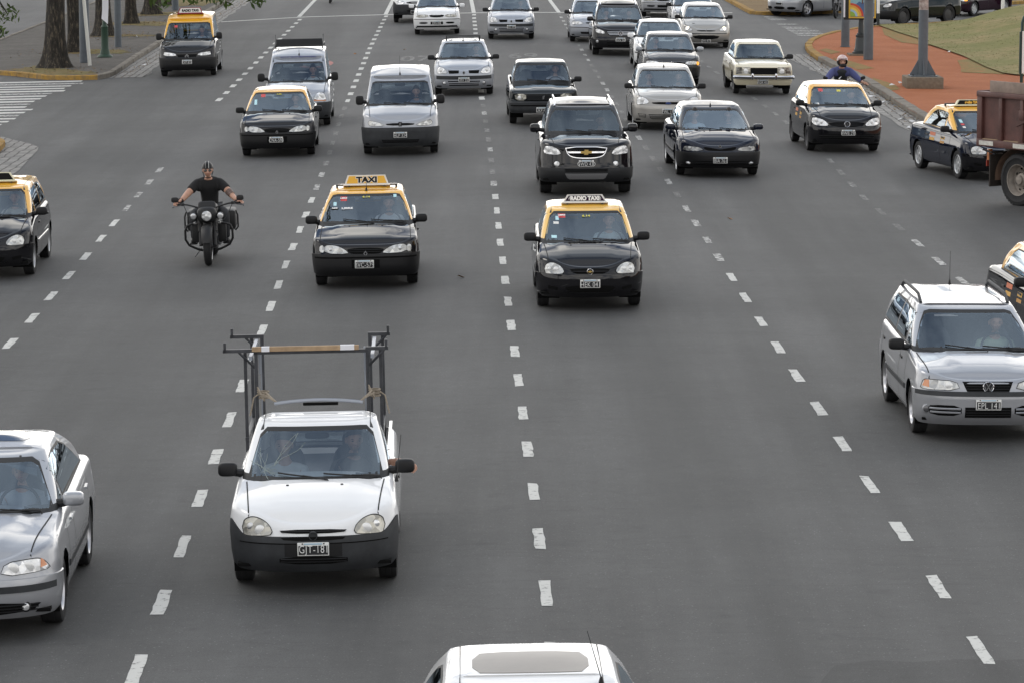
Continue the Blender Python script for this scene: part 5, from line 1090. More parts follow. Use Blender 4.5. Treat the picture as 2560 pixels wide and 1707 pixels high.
def tree(x, y, r0, label, h=6.5, lean=(0, 0), crown=True, seed=1, name='tree', clusters=None, keep=None, flare=1.7, cz=8.5, cn=26, cr=2.6, leafn=90, lsize=.17):
    rg = np.random.default_rng(seed); z0 = gz(x, y) + KH - .05; root = empty(name, (x, y, z0)); tag(root, label, 'tree', 'trees along the pavements')
    mb = MB(); nz, na = 20, 28; G = np.zeros((nz, na, 3)); ph = rg.uniform(0, 6.28, 4)
    for i in range(nz):
        t = i / (nz - 1); zz_ = h * t ** 1.25; f = 1 + (flare - 1) * math.exp(-zz_ / .32); rr = r0 * (f) * (1 - .28 * t)
        for j in range(na):
            a = 2 * math.pi * j / na; lob = 1 + (.13 * math.exp(-zz_ / .5) + .035) * math.sin(4 * a + ph[0]) + .03 * math.sin(7 * a + ph[1] + zz_) + .03 * math.sin(2 * a + ph[2] + zz_ * 1.7)
            G[i, j] = (rr * lob * math.cos(a) + lean[0] * zz_, rr * lob * math.sin(a) + lean[1] * zz_, zz_)
    mb.grid(G, BARK, wrap=True); mb.build('trunk', root, ang=70)
    tp = np.array([lean[0] * h, lean[1] * h, h])
    lb = MB(); ends = []
    for k in range(5):
        a = 2 * math.pi * k / 5 + rg.uniform(-.4, .4); e = tp + np.array([math.cos(a) * 2.6, math.sin(a) * 2.6, rg.uniform(1.6, 3.2)]); mid = tp + (e - tp) * .5 + np.array([0, 0, -.25])
        lb.tube([tp - np.array([0, 0, .4]), tp + (mid - tp) * .3, mid, e], [r0 * .55, r0 * .45, r0 * .3, r0 * .1], BARK, 8); ends.append(e)
    if clusters:
        for c, _, _ in clusters:
            e = np.array(c) - np.array([x, y, z0]); lb.tube([tp - np.array([0, 0, .6]), tp + (e - tp) * .35 + np.array([0, 0, .9]), tp + (e - tp) * .75 + np.array([0, 0, .7]), e], [r0 * .35, r0 * .25, .05, .012], BARK, 7)
    lb.build('limb', root, ang=70)
    if crown:
        cb_ = MB(); kp = (lambda px, py, pz: keep(px + x, py + y, pz + z0)) if keep else None
        for k in range(cn):
            d = rg.normal(0, 1, 3); d /= np.linalg.norm(d); c = tp + np.array([0, 0, cz - h]) + d * cr * np.array([1.1, 1.1, .7]) * rg.uniform(.5, 1.1); leaves(cb_, c, rg.uniform(.8, 1.4), leafn, lsize, rg, keep=kp)
        for c, rad, nn in clusters or []: leaves(cb_, np.array(c) - np.array([x, y, z0]), rad, nn, .075, rg, .8)
        if cb_.f: cb_.build('crown', root, smooth=False)
    return root
def out_of_view(px, py, pz):   # crown foliage of the roadside trees stays above the avenue
    return pz > 4.6
TR = [(-14.2, 116.4, .315, 'biggest tree with a wide flared dark trunk, nearest to the yellow kerb'), (-14.5, 124.9, .27, 'dark trunked tree right behind the white post'), (-14.7, 135.0, .27, 'flared trunk tree behind the green post with the paper banner'), (-14.58, 143.7, .22, 'straight dark tree trunk right of the grey pole'), (-14.5, 151.0, .26, 'tree with leafy twigs hanging in front of its trunk behind the taxi van'), (-14.7, 159.1, .27, 'farthest tree trunk in the row along the pavement')]
for i, (x, y, r, lab) in enumerate(TR): tree(x, y, r, lab, seed=20 + i, lean=((.03, 0), (-.04, 0), (-.01, 0), (-.015, 0), (0, 0), (0, 0))[i], keep=out_of_view)
tree(-14.5, 84, .3, 'tree with sparse leaves hanging into the left edge above the near corner', seed=41, h=5.5, cz=8., keep=lambda px, py, pz: px < -.1367 * py - .9 or pz > 6.5, clusters=[((-11.35, 84.5, 3.0), .30, 60), ((-11.45, 84.2, 2.62), .17, 22)])
tree(-13.5, 60, .32, 'tree with a long leafy branch hanging over the taxi van at the top', seed=43, h=6., cz=9., keep=lambda px, py, pz: pz > 7. , clusters=[((-5.75, 61.5, 4.36), .24, 40), ((-5.2, 61.8, 4.42), .26, 60), ((-4.75, 61.8, 4.40), .24, 44), ((-4.2, 62, 4.32), .17, 34), ((-6.1, 61, 4.46), .2, 18)])
tree(-13.0, 40, .33, 'street tree standing left of the near silver sedan', seed=44, h=6., cz=8.5, cn=34, keep=lambda px, py, pz: pz > 6.2)

# ------------------------------------------------------------------ posts and signs
GPOLE = pm('grey pole paint', (.085, .10, .115), .5, noise=.15, nscale=4); GRN = pm('green post paint', (.012, .04, .022), .5); CONC = ground_mix('concrete plinth', (.24, .19, .14), (.2, .17, .13), (.14, .11, .085), 2., 12.)
PEEL = ground_mix('peeling beige pole', (.42, .36, .33), (.5, .46, .43), (.16, .11, .10), 2.2, 9., rough=.7); PAPER = pm('white paper', (.72, .72, .75), .7)
def post(name, x, y, r, h, mat, label, lean=(0, 0), cat='post', prof=None, n=16):
    z = gz(x, y) + KH - .02; mb = MB()
    if prof: mb.lathe(prof, (0, 0, 0), mat, n)
    mb.tube([(0, 0, 0), (lean[0] * h, lean[1] * h, h)], r, mat, n); o = mb.build(name, None, (x, y, z)); return tag(o, label, cat)
post('street_pole', -13.53, 118.7, .16, 6.5, GPOLE, 'thick grey pole left of the thin white post by the biggest tree')
post('white_post', -13.17, 116.9, .055, 3.2, pm('white post paint', (.6, .6, .56), .5), 'thin leaning white post in front of the thick grey pole', lean=(-.075, 0))
post('street_pole', -13.37, 127.3, .12, 6.5, GPOLE, 'slim grey pole right of the green post'); post('street_pole', -13.84, 154.3, .14, 6.5, GPOLE, 'grey pole just behind the sign of the taxi van')
r_ = empty('green_post', (-13.18, 121.4, gz(-13.18, 121.4) + KH - .02)); tag(r_, 'dark green post with a flared foot and a white paper banner tied to it', 'post')
mb = MB(); mb.lathe([(.26, 0), (.25, .04), (.17, .1), (.125, .3), (.11, .95), (.12, .98), (.075, 1.05), (.07, 4.5)], (0, 0, 0), GRN, 20); mb.build('pole', r_)
mb = MB(); G = np.zeros((12, 4, 3))
for i in range(12):
    for j in range(4): u = -.08 + .2 * j / 3; G[i, j] = (u + .03 * math.sin(i * .5), -.10 - .05 * math.cos(u * 9) + .02 * math.sin(i), 1.25 + i * .17 - (.06 * j if i == 0 else 0))
mb.grid(G, PAPER); mb.build('banner', r_)
mb = MB(); mb.box((-.02, -.145, 2.2), (.05, .004, .5), pm('faded print', (.4, .42, .5), .7)); 
P1 = post('street_pole', 11.02, 124.0, .14, 6, GPOLE, 'grey pole left of the rainbow poster', prof=[(.17, 0), (.17, .02), (.14, .03)]); P2 = post('street_pole', 11.11, 116.9, .15, 6, GPOLE, 'grey pole in front of the rainbow poster')
# big pole on plinth
x, y = 11.42, 104.15; z = gz(x, y) + KH - .03; r_ = empty('lamp_pole', (x, y, z)); tag(r_, 'tall pole with grey lower half and peeling beige upper half on a concrete plinth', 'lamp pole')
mb = MB(); mb.box((0, 0, .14), (1.02, 1.3, .34), CONC, bev=.02); mb.build('plinth', r_)
mb = MB(); mb.lathe([(.135, .3), (.135, 2.15), (.14, 2.15)], (0, 0, 0), GPOLE, 24); mb.box((0, 0, .325), (.74, .74, .03), GPOLE)
for k in range(4):
    a = k * math.pi / 2; c, s = math.cos(a), math.sin(a); P = [(.12, .33), (.36, .33), (.36, .36), (.13, .78)]
    mb.add([(c * u - s * d, s * u + c * d, w) for d in (-.012, .012) for u, w in P], [(0, 1, 2, 3), (7, 6, 5, 4), (0, 4, 5, 1), (1, 5, 6, 2), (2, 6, 7, 3)], GPOLE); mb.lathe([(.02, .34), (.02, .39), (0, .39)], (c * .3 - s * .3, s * .3 + c * .3, 0), METAL, 8)
mb.build('base', r_); mb = MB(); mb.lathe([(.132, 2.15), (.13, 7.5)], (0, 0, 0), PEEL, 24); mb.build('shaft', r_)
# ornate lamp base with the rainbow poster above it
x, y = 11.11, 119.45; z = gz(x, y) + KH - .02; r_ = empty('poster_stand', (x, y, z)); tag(r_, 'black cast iron stand holding a framed poster of a red tree and a rainbow', 'poster stand')
IRON = pm('black cast iron', (.02, .026, .028), .4); mb = MB(); mb.box((-.05, 0, .01), (.7, .9, .06), CONC)
mb.lathe([(.27, .03), (.27, .09), (.22, .11), (.22, .16), (.19, .22), (.165, .5), (.15, .56), (.17, .58), (.17, .63), (.13, .64), (.13, .68), (.095, .7), (.07, 1.2), (.065, 2.8)], (0, 0, 0), IRON, 20); mb.build('pedestal', r_)
mb = MB(); mb.box((-.08, .0, 2.05), (.98, .3, 1.86), IRON, bev=.02); mb.box((-.55, -.156, 1.9), (.05, .012, 1.4), PAPER); mb.build('case', r_)
PO = MB(); py0 = -.158; cx = .02; C_ = lambda n_, c: pm(n_, c, .45)
PO.box((cx, py0, 2.05), (.86, .016, 1.76), C_('poster yellow border', (.62, .40, .05))); PO.box((cx, py0 - .006, 2.05), (.76, .016, 1.66), C_('poster sky blue', (.22, .40, .46)))
sea = [(-.38, 0), (.38, 0), (.38, .42), (.3, .5), (.22, .42), (.1, .5), (0, .42), (-.1, .48), (-.2, .40), (-.38, .42)]; PO.prism(sea, py0 - .018, py0 - .004, C_('poster blue hills', (.06, .12, .25)), c=(cx, 0, 1.22))
for k, cc in enumerate(((.5, .06, .03), (.62, .3, .05), (.65, .5, .08), (.3, .45, .6), (.25, .4, .05))):
    rr = .42 - k * .065; PO.prism([(-.38 + rr * math.cos(a) * 1., rr * math.sin(a)) for a in np.linspace(0, math.pi / 2, 14)] + [(-.38, 0)], py0 - .024 - k * .004, py0 - .01, C_('poster rainbow %d' % k, cc), c=(cx, 0, 1.23))
PO.prism([(-.02, .3), (.02, .3), (.015, .62), (.08, .8), (.05, .8), (0, .7), (-.06, .8), (-.09, .8), (-.015, .6)], py0 - .03, py0 - .01, C_('poster trunk', (.12, .05, .04)), c=(cx, 0, 1.33))
PO.prism([tuple(p) for p in chaikin([(-.34, .78), (-.2, .76), (0, .8), (.22, .76), (.34, .82), (.3, .95), (.12, 1.06), (-.1, 1.05), (-.3, .95)], 2)], py0 - .034, py0 - .01, C_('poster red crown', (.16, .035, .03)), c=(cx, 0, 1.33))
PO.build('poster', r_)
# thin banded post
x, y = 13.5, 138.4; z = gz(x, y) + KH - .02; mb = MB(); mb.tube([(0, 0, 0), (0, 0, .45)], .055, IRON, 12); mb.tube([(0, 0, .45), (0, 0, 1.5)], .055, WHT, 12); mb.tube([(0, 0, 1.5), (0, 0, 2.6)], .055, IRON, 12); tag(mb.build('marker_post', None, (x, y, z)), 'thin black and white banded post at the back tip of the island', 'post')
# white park sign on the mound
x, y = 18.06, 138.2; z = mound_h(x, y) - .03; r_ = empty('park_sign', (x, y, z)); tag(r_, 'white sign board with a round crest on a white post on the lawn', 'sign'); mb = MB(); mb.tube([(0, 0, 0), (.05, 0, 3.2)], .065, PLW, 12); mb.tube([(.03, -.02, 1.55), (-.3, -.05, 1.55)], .04, PLW, 8); mb.build('post', r_)
mb = MB(); mb.box((-.62, -.05, 1.95), (.92, .05, 1.3), WHT, bev=.03); mb.build('board', r_); mb = MB(); mb.lathe([(.0, -.082), (.13, -.082), (.14, -.076), (.14, -.07)], (-.42, 0, 1.66), pm('crest grey', (.16, .17, .19), .6), 24, 'y'); mb.lathe([(0, -.09), (.06, -.09), (.07, -.08)], (-.42, 0, 1.66), pm('crest pale', (.4, .38, .36), .6), 16, 'y'); mb.build('crest', r_)
# map board at the right edge
x, y = 14.42, 106.4; z = gz(x, y) + KH - .02; r_ = empty('notice_board', (x, y, z)); tag(r_, 'white notice board in a dark green arched tube frame behind the truck', 'notice board'); DG = pm('dark green enamel', (.01, .04, .035), .35)
mb = MB(); mb.tube([(.05, 0, 0), (.05, 0, 1.7), (.1, 0, 1.86), (.22, 0, 1.92), (1.3, 0, 1.92), (1.42, 0, 1.86), (1.47, 0, 1.7), (1.47, 0, 0)], .045, DG, 10); mb.box((.0, -.01, .85), (.05, .08, 1.2), DG); mb.build('frame', r_)
mb = MB(); mb.box((.76, -.03, .86), (1.42, .03, 1.2), WHT); mb.build('board', r_); mb = MB()
for k, (zz_, ww, cc) in enumerate(((1.2, .9, (.1, .1, .3)), (1.05, .6, (.4, .06, .06)), (.86, 1.0, (.12, .12, .14)), (.76, .8, (.12, .12, .14)), (.66, .95, (.12, .12, .14)))): mb.box((.12 + ww / 2, -.047, zz_), (ww, .004, .035), pm('print %d' % k, cc, .6))
mb.build('printing', r_)
# litter
rl = random.Random(9); LITR = pm('dry brown leaf', (.28, .13, .05), .8); LITW = pm('litter white', (.6, .6, .6), .7)
for (x, y, lab) in ((-.82, 59.6, 'curled brown leaf on the asphalt between the two leading taxis'), (4.0, 68.5, 'tiny brown leaf on the asphalt left of the right hand lane line'), (-5.1, 122, 'orange leaf on the asphalt behind the van with the roof box'), (-3.55, 124, 'orange leaf near the dashed line in front of the white hatchback')):
    mb = MB(); mb.add([(-.06, -.03, .0), (0, -.045, .02), (.065, 0, .03), (.01, .05, .045), (-.055, .03, .02), (0, 0, .008)], [(0, 1, 5), (1, 2, 5), (2, 3, 5), (3, 4, 5), (4, 0, 5)], LITR); o = mb.build('fallen_leaf', None, (x, y, gz(x, y) + .004), (0, 0, rl.uniform(0, 6))); tag(o, lab, 'leaf', 'leaves fallen on the road')
for k, (x, y, dz) in enumerate([(9.3, 113, .01), (9.75, 101.5, .01), (9.85, 99.3, .01), (9.9, 98.6, .01), (9.7, 93.2, .01), (9.9, 92.6, .01), (10.9, 105.2, KH + .01), (10.6, 104.4, KH), (9.6, 90.6, .01), (14.1, 121, KH), (-13.3, 133, KH), (-11.6, 118.2, .01)]):
    mb = MB(); s = rl.uniform(.05, .11); mb.add([(-s, -s * .6, 0), (s, -s * .5, .02), (s * .9, s * .6, .01), (-s * .8, s * .5, .05), (0, 0, .05)], [(0, 1, 4), (1, 2, 4), (2, 3, 4), (3, 0, 4)], LITW); o = mb.build('paper_scrap', None, (x, y, gz(x, y) + dz), (0, 0, rl.uniform(0, 6))); tag(o, 'crumpled scrap of white litter lying by a kerb or gutter', 'litter', 'scraps of litter')
# ------------------------------------------------------------------ people
def skin(verts, edges, radii, lv=2, name='body'):
    me = bpy.data.meshes.new(name); me.from_pydata([tuple(v) for v in verts], edges, []); o = bpy.data.objects.new(name, me); col.objects.link(o)
    md = o.modifiers.new('s', 'SKIN'); md.use_smooth_shade = True; md.branch_smoothing = .6
    if not me.skin_vertices: me.attributes.new('x', 'FLOAT', 'POINT')
    sv = me.skin_vertices[0].data
    for i, r in enumerate(radii): sv[i].radius = (r, r) if not hasattr(r, '__len__') else r; sv[i].use_root = (i == 0)
    if lv: o.modifiers.new('b', 'SUBSURF').levels = lv
    bpy.context.view_layer.update(); r = bpy.data.meshes.new_from_object(o.evaluated_get(bpy.context.evaluated_depsgraph_get())); bpy.data.objects.remove(o); bpy.data.meshes.remove(me)
    return r
class Sk:
    def __init__(s): s.v = []; s.e = []; s.r = []
    def chain(s, pts, start=None):
        k = start
        for p in pts:
            s.v.append(p[:3]); s.r.append(p[3] if len(p) == 4 else (p[3], p[4])); i = len(s.v) - 1
            if k is not None: s.e.append((k, i))
            k = i
        return k
    def mesh(s, lv=2): return skin(s.v, s.e, s.r, lv)
def headmesh(mb, c, s=1., mat=SKIN, yaw=0., pitch=0., ears=True):
    # a head built as a shaped ball: brow, cheeks, nose, jaw, ears
    n, m = 22, 28; M = Matrix.Translation(c) @ Matrix.Rotation(R(yaw), 4, 'Z') @ Matrix.Rotation(R(pitch), 4, 'X'); V = []
    for i in range(n + 1):
        t = -math.pi / 2 + math.pi * i / n
        for j in range(m):
            u = 2 * math.pi * j / m; x, y, z = .077 * math.cos(t) * math.cos(u), .096 * math.cos(t) * math.sin(u), .118 * math.sin(t)
            fr = max(0, -y / .096)
            if z < -.02: k = 1 - .42 * min(1, (-z - .02) / .1); x *= k; y = y * (1 - .12 * min(1, (-z - .02) / .1)) - .012 * fr
            g = lambda cx, cz, sx, sz: math.exp(-((x - cx) / sx) ** 2 - ((z - cz) / sz) ** 2)
            if fr > .3:
                y -= .020 * g(0, -.022, .013, .022) + .006 * g(0, .012, .05, .010); y += .012 * (g(-.032, -.004, .017, .011) + g(.032, -.004, .017, .011)) + .004 * g(0, -.052, .022, .004); y -= .005 * g(0, -.06, .02, .008)
            V.append(M @ (Vector((x, y, z)) * s))
    mb.add(V, [(i * m + j, i * m + (j + 1) % m, (i + 1) * m + (j + 1) % m, (i + 1) * m + j) for i in range(n) for j in range(m)], mat)
    if ears:
        for sg in (-1, 1): mb.superq(M @ Vector((sg * .079 * s, .012 * s, -.01 * s)), (.010 * s, .018 * s, .03 * s), mat, .9, 8, 10)
    EYE = pm('eye dark', (.02, .015, .012), .3); LIP = pm('lips', (.36, .15, .12), .5)
    for sg in (-1, 1): mb.superq(M @ Vector((sg * .031 * s, -.080 * s, -.004 * s)), (.013 * s, .008 * s, .006 * s), EYE, 1, 6, 8); mb.superq(M @ Vector((sg * .031 * s, -.087 * s, .017 * s)), (.018 * s, .006 * s, .004 * s), HAIR, 1, 6, 8)
    mb.superq(M @ Vector((0, -.090 * s, -.054 * s)), (.024 * s, .008 * s, .007 * s), LIP, 1, 6, 8)
    return M
def hand(s, wrist, d, palm, side, curl=.5, sc_=1.):
    """five separate fingers on a palm; d: pointing direction, palm: palm normal, side: direction of the thumb"""
    d = Vector(d).normalized(); p = Vector(palm).normalized(); t = Vector(side).normalized(); w = Vector(wrist); mid = w + d * .05 * sc_
    out = []
    for k, ln in enumerate((.068, .076, .07, .056)):
        b = w + d * .085 * sc_ + t * (.030 - .02 * k) * sc_; a1 = b + (d * (1 - curl * .6) + p * curl).normalized() * ln * .5 * sc_; a2 = a1 + (d * (1 - curl * 1.6) + p * curl * 1.4).normalized() * ln * .5 * sc_
        out.append([b - d * .03 * sc_, b, a1, a2])
    b = w + d * .035 * sc_ + t * .03 * sc_; out.append([b - t * .015, b + (d + t * .8).normalized() * .028 * sc_, b + (d * 1.2 + t * .6 + p * .5).normalized() * .06 * sc_])
    return w, mid, out
def add_hand(mb, wrist, d, palm, side, curl=.5, mat=SKIN):
    w, mid, fs = hand(None, wrist, d, palm, side, curl)
    d = Vector(d).normalized(); p = Vector(palm).normalized(); t = d.cross(p).normalized(); M = Matrix((t, d, p)).transposed()
    mb.superq(Vector(wrist) + d * .045, (.042, .055, .017), mat, .7, 10, 14, rot=M)
    for k, f in enumerate(fs): mb.tube(f, [.0105, .010, .0085, .006][:len(f)] if k < 4 else [.013, .0115, .008], mat, 7)
def driver_parts(out=False):
    s = Sk(); a = s.chain([(0, .0, .06, .15, .11), (0, .02, .22, .135, .1), (0, .05, .40, .16, .11), (0, .06, .52, .11, .085), (0, .045, .60, .05), (0, .03, .66, .052)])
    for sg in (-1, 1):
        s.chain([(.17, .05, .50, .062), (.30, -.04, .50, .05), (.40, -.16, .535, .04), (.47, -.27, .545, .03)] if out and sg > 0 else [(sg * .17, .05, .50, .062), (sg * .235, -.08, .34, .047), (sg * .20, -.25, .30, .037), (sg * .15, -.385, .375, .028)], 3)
        s.chain([(sg * .09, -.16, .08, .085), (sg * .12, -.42, .12, .062), (sg * .12, -.56, -.18, .045)], 0)
    b = MB(); b.addmesh(s.mesh(), SKIN); headmesh(b, (0, .005, .755), 1.02)
    for sg in (-1, 1):
        if out and sg > 0: add_hand(b, (.47, -.27, .545), (.5, -.75, -.35), (-.3, -.2, -.9), (-.8, -.5, 0), .6)
        else: add_hand(b, (sg * .15, -.385, .375), (-sg * .25, -.75, .35), (-sg * .3, .2, -.9), (-sg * .8, 0, .5), .8)
    body = b.data('body')
    s = Sk(); a = s.chain([(0, .0, .05, .165, .125), (0, .02, .22, .15, .115), (0, .05, .40, .175, .125), (0, .06, .53, .14, .105), (0, .05, .60, .075)])
    for sg in (-1, 1): s.chain([(.175, .05, .50, .075), (.25, .0, .50, .066), (.27, -.015, .50, .06)] if out and sg > 0 else [(sg * .175, .05, .50, .075), (sg * .232, -.07, .35, .064), (sg * .236, -.10, .335, .058)], 3)
    shirt = MB(); shirt.addmesh(s.mesh(), WHT); shirt = shirt.data('shirt')
    h = MB(); n, m = 12, 24; V = []
    for i in range(n + 1):
        t = math.pi / 2 * i / n
        for j in range(m):
            u = 2 * math.pi * j / m; drop = -.05 * max(0, math.sin(u)) + .045 * max(0, -math.sin(u)); z = .125 * math.sin(t) + drop * (1 - i / n)
            V.append((.083 * math.cos(t * .98) * math.cos(u), .103 * math.cos(t * .98) * math.sin(u) + .01, .775 + z + .0))
    h.add(V, [(i * m + j, i * m + (j + 1) % m, (i + 1) * m + (j + 1) % m, (i + 1) * m + j) for i in range(n) for j in range(m)], HAIR)
    return body, shirt, h.data('hair')
DB, DS, DH = driver_parts(); DB2, DS2, _ = driver_parts(True)
def person(label, car, X=.36, shirt=(.5, .5, .5), skin_=None, hair=None, yseat=1.10, z=.42, turn=0, sc_=1., group=None, out=False):
    M = car.matrix_world if False else (Matrix.Translation(car.location) @ car.rotation_euler.to_matrix().to_4x4())
    o = bpy.data.objects.new('person', DB2 if out else DB); col.objects.link(o); o.location = M @ Vector((X, yseat, z)); o.rotation_euler = (0, car.rotation_euler.y, car.rotation_euler.z + R(turn)); o.scale = (sc_,) * 3; tag(o, label, 'person', group)
    s = inst('shirt', DS2 if out else DS, o); s.material_slots[0].link = 'OBJECT'; s.material_slots[0].material = pm('cloth %.2f %.2f %.2f' % shirt, shirt, .85)
    if hair != 'none':
        h = inst('hair', DH, o)
        if hair: h.material_slots[0].link = 'OBJECT'; h.material_slots[0].material = pm('hair %.2f %.2f %.2f' % hair, hair, .6)
    return o

# ------------------------------------------------------------------ the traffic
TAXIG = 'black and yellow taxis on the avenue'; CARG = 'cars driving down the avenue'
def lamp_rack(ctx): pass
c_pick = make_car('pickup_truck', 'small worn white pickup with a steel ladder rack and a cracked windscreen', 'pickup', {**PICK, 'plate': (0, .435, 'GJT-181')}, -1.87, 35.3, 1.1, WHITE2, group=CARG)
# rack of the pickup: steel frame bolted to the bed and lashed to the roof rail
STL = pm('rusty dark steel', (.05, .052, .058), .45, .35, noise=.35, nscale=6); GALV = pm('bare steel', (.3, .32, .36), .4, .6)
mb = MB(); fy, ry, zt = 1.95, 3.25, 1.93
for sg in (-1, 1):
    xo, xi, tip = (.62, .49, .68) if sg > 0 else (.74, .63, .94)
    for yy, zz_ in ((fy, zt), (ry, zt - .03)):
        mb.box((sg * xo, yy + .05, (zz_ + .62) / 2), (.032, .04, zz_ - .62), STL); mb.box((sg * xi, yy, (zz_ + .62) / 2), (.036, .04, zz_ - .62), STL)
        mb.box((sg * (xi + tip) / 2, yy, zz_ + .015), (tip - xi + .04, .035, .035), STL); mb.box((sg * tip, yy, zz_ + .05), (.026, .035, .1), STL)
        mb.tube([(sg * xi, yy, zz_ - .17), (sg * (xi + .17), yy, zz_)], .014, STL, 6)
    mb.box((sg * xo, (fy + ry) / 2, 1.05), (.035, ry - fy, .035), STL)
    mb.box((sg * (xi + .05), fy + .55, zt - .05), (.035, 1.3, .04), GALV); mb.box((sg * (xi - .035), fy + .3, 1.5), (.014, .014, .85), GALV); mb.box((sg * (xi - .03), fy + .1, 1.82), (.02, .02, .25), GALV)
mb.box((-.08, fy, zt - .005), (1.14, .04, .035), STL); mb.build('ladder_rack', c_pick)
mb = MB(); mb.tube([(x, 1.58, 1.462 + .028 * (1 - (x / .42) ** 2)) for x in np.linspace(-.44, .44, 13)], .017, GALV, 8); mb.build('roof_bar', c_pick)
mb = MB(); mb.box((0.02, 1.60, 1.448), (.35, .03, .03), DRK, bev=.006); mb.build('brake_lamp', c_pick)
ROPE = pm('old rope', (.26, .22, .17), .9, noise=.3, nscale=30); rl = random.Random(4)
for sg in (-1, 1):
    mb = MB()
    for k in range(4): mb.tube([(sg * .42, 1.58, 1.475), (sg * (.47 + .02 * k), 1.63 + .05 * k, 1.50 + .015 * k), (sg * .55, 1.8, 1.52 - .02 * k), ((.49 if sg > 0 else -.63), fy, 1.50 + .03 * k)], .009, ROPE, 6)
    mb.tube([(sg * .60, fy - .03, 1.52), (sg * .66, fy - .08, 1.48), (sg * .68, fy - .1, 1.38), (sg * (.70), fy - .1, 1.30)], .008, ROPE, 6)
    for k in range(3): mb.tube([(sg * .56 + .05 * math.cos(a), fy + .06 * math.sin(a), 1.47 + .03 * k) for a in np.linspace(0, 6.3, 12)], .009, ROPE, 6)
    mb.build('rope', c_pick)
mb = MB(); h0 = Vector((.78, .2, .90)); mb.lathe([(.02, -.01), (.014, .03), (.006, .05)], h0, BLK, 8); mb.tube([h0, h0 + Vector((.05, .15, .42))], [.005, .003], BLK, 5); mb.build('antenna', c_pick)
# cracks across the windscreen
CRK = pm('glass crack', (.33, .38, .36), .5); mb = MB(); rl = random.Random(2)
def crack(p0, dr, ln, r, n=6):
    pts = []; x, z = p0; a = dr
    for k in range(n + 1):
        h = CTX[c_pick.name]['gb'].ray_cast(Vector((x, -8, z)), Vector((0, 1, 0)))[0]
        if h and abs(x) < .66 and .92 < z < 1.33: pts.append(h + Vector((0, -.008, .002)))
        a += rl.uniform(-.25, .25); x += math.cos(a) * ln / n; z += math.sin(a) * ln / n * .8
    if len(pts) > 1: mb.tube(pts, r, CRK, 4)
for k in range(16): crack((-.50 + rl.uniform(-.03, .03), 1.00 + rl.uniform(-.02, .02)), rl.uniform(-1., 2.9), rl.uniform(.08, .2), .0013, 4)
for k in range(3): crack((-.40, 1.03 + k * .01), .95 + k * .05, .36, .0016, 7)
mb.build('windscreen_cracks', c_pick)
pl_ = MB(); pl_.box((0, 0, 0), (1.07, .045, .045), pm('raw timber', (.36, .25, .15), .85, noise=.35, nscale=4)); pl_.box((.42, -.002, .002), (.14, .05, .049), PAPER); pl_.box((-.40, -.002, .0), (.08, .05, .048), PAPER)
PW = Matrix.Translation(c_pick.location) @ c_pick.rotation_euler.to_matrix().to_4x4(); o = pl_.build('wooden_plank', None, PW @ Vector((-.13, fy - .045, zt + .035)), (0, c_pick.rotation_euler.y, R(1.1))); tag(o, 'raw timber plank taped across the top of the pickup rack', 'plank')
person('driver in a dark shirt at the wheel of the white pickup', c_pick, shirt=(.14, .13, .12), hair=(.03, .02, .02), yseat=1.02, out=True, turn=14)
person('passenger in a white vest in the white pickup, behind the cracks', c_pick, X=-.33, shirt=(.62, .64, .66), hair=(.02, .02, .02), yseat=1.04, turn=-9, z=.38)

def big_taxi(ctx): pass
RIMW = pm('sign white', (.72, .71, .68), .6, spec=.2); SGB = pm('sign aubergine', (.03, .014, .034), .7, spec=.1); SGY = pm('sign yellow', (.72, .40, .03), .45); SGK = pm('sign black', (.012, .012, .012), .7, spec=.1); SGT = pm('sign cream letters', (.7, .68, .5), .5); MRN = pm('sign maroon', (.25, .02, .03), .5)
f_libre = [sticker(-.36, 1.27, .10, .06, REDST, 'LIBRE', WHT, .045), sticker(0, 1.285, 0, 0, None, '6-14', YELT, .065), sticker(-.50, 1.20, .05, .05, STICK), sticker(-.505, 1.135, .12, .028, SGK, 'AIRE', WHT, .045), sticker(.46, 1.30, .05, .04, STICK)]
t_a = make_car('taxi', 'black and yellow taxi carrying the big yellow TAXI sign, left of centre', 'taxi', {**R19, 'plate': (-.02, .40, 'BVC-579'),
    'feat': R19['feat'] + f_libre + [roof_sign(1.45, .36, .305, .155, 'TAXI', SGY, RIMW, SGK, .125, z=None, outline=RIMW, sx=1.2), crossbars(.50, (1.45,), .035, METAL), antenna(0, 1.1, .22, .0), sticker(-.30, 1.135, .0, 0, None, 'LIBRE', WHT, .075)]}, -2.30, 59.06, 1.2, BLACKP, YEL, TAXIG)
person('taxi driver in a white shirt under the big yellow TAXI sign', t_a, shirt=(.6, .62, .64))
f_b = [sticker(-.37, 1.265, .11, .05, REDST, 'LIBRE', WHT, .045), sticker(.0, 1.255, 0, 0, None, '6.14', YELT, .07), sticker(-.44, 1.235, .05, .05, STICK), sticker(-.46, 1.175, .08, .03, RIMW), sticker(-.50, 1.0, .08, .035, STICK)]
t_b = make_car('taxi', 'black and yellow taxi with a dark RADIO TAXI roof sign framed in white', 'taxi', {**CORSA_TAXI, 'plate': (0, .415, 'HEK 041'),
    'feat': CORSA_TAXI['feat'] + f_b + [roof_sign(1.32, .338, .268, .118, 'RADIO TAXI', SGB, RIMW, WHT, .086, swirl=True, sx=.93)]}, 1.15, 55.92, 1.0, BLACKP, YEL2, TAXIG)
person('taxi driver in a pale blue shirt under the dark RADIO TAXI sign', t_b, shirt=(.5, .6, .62))
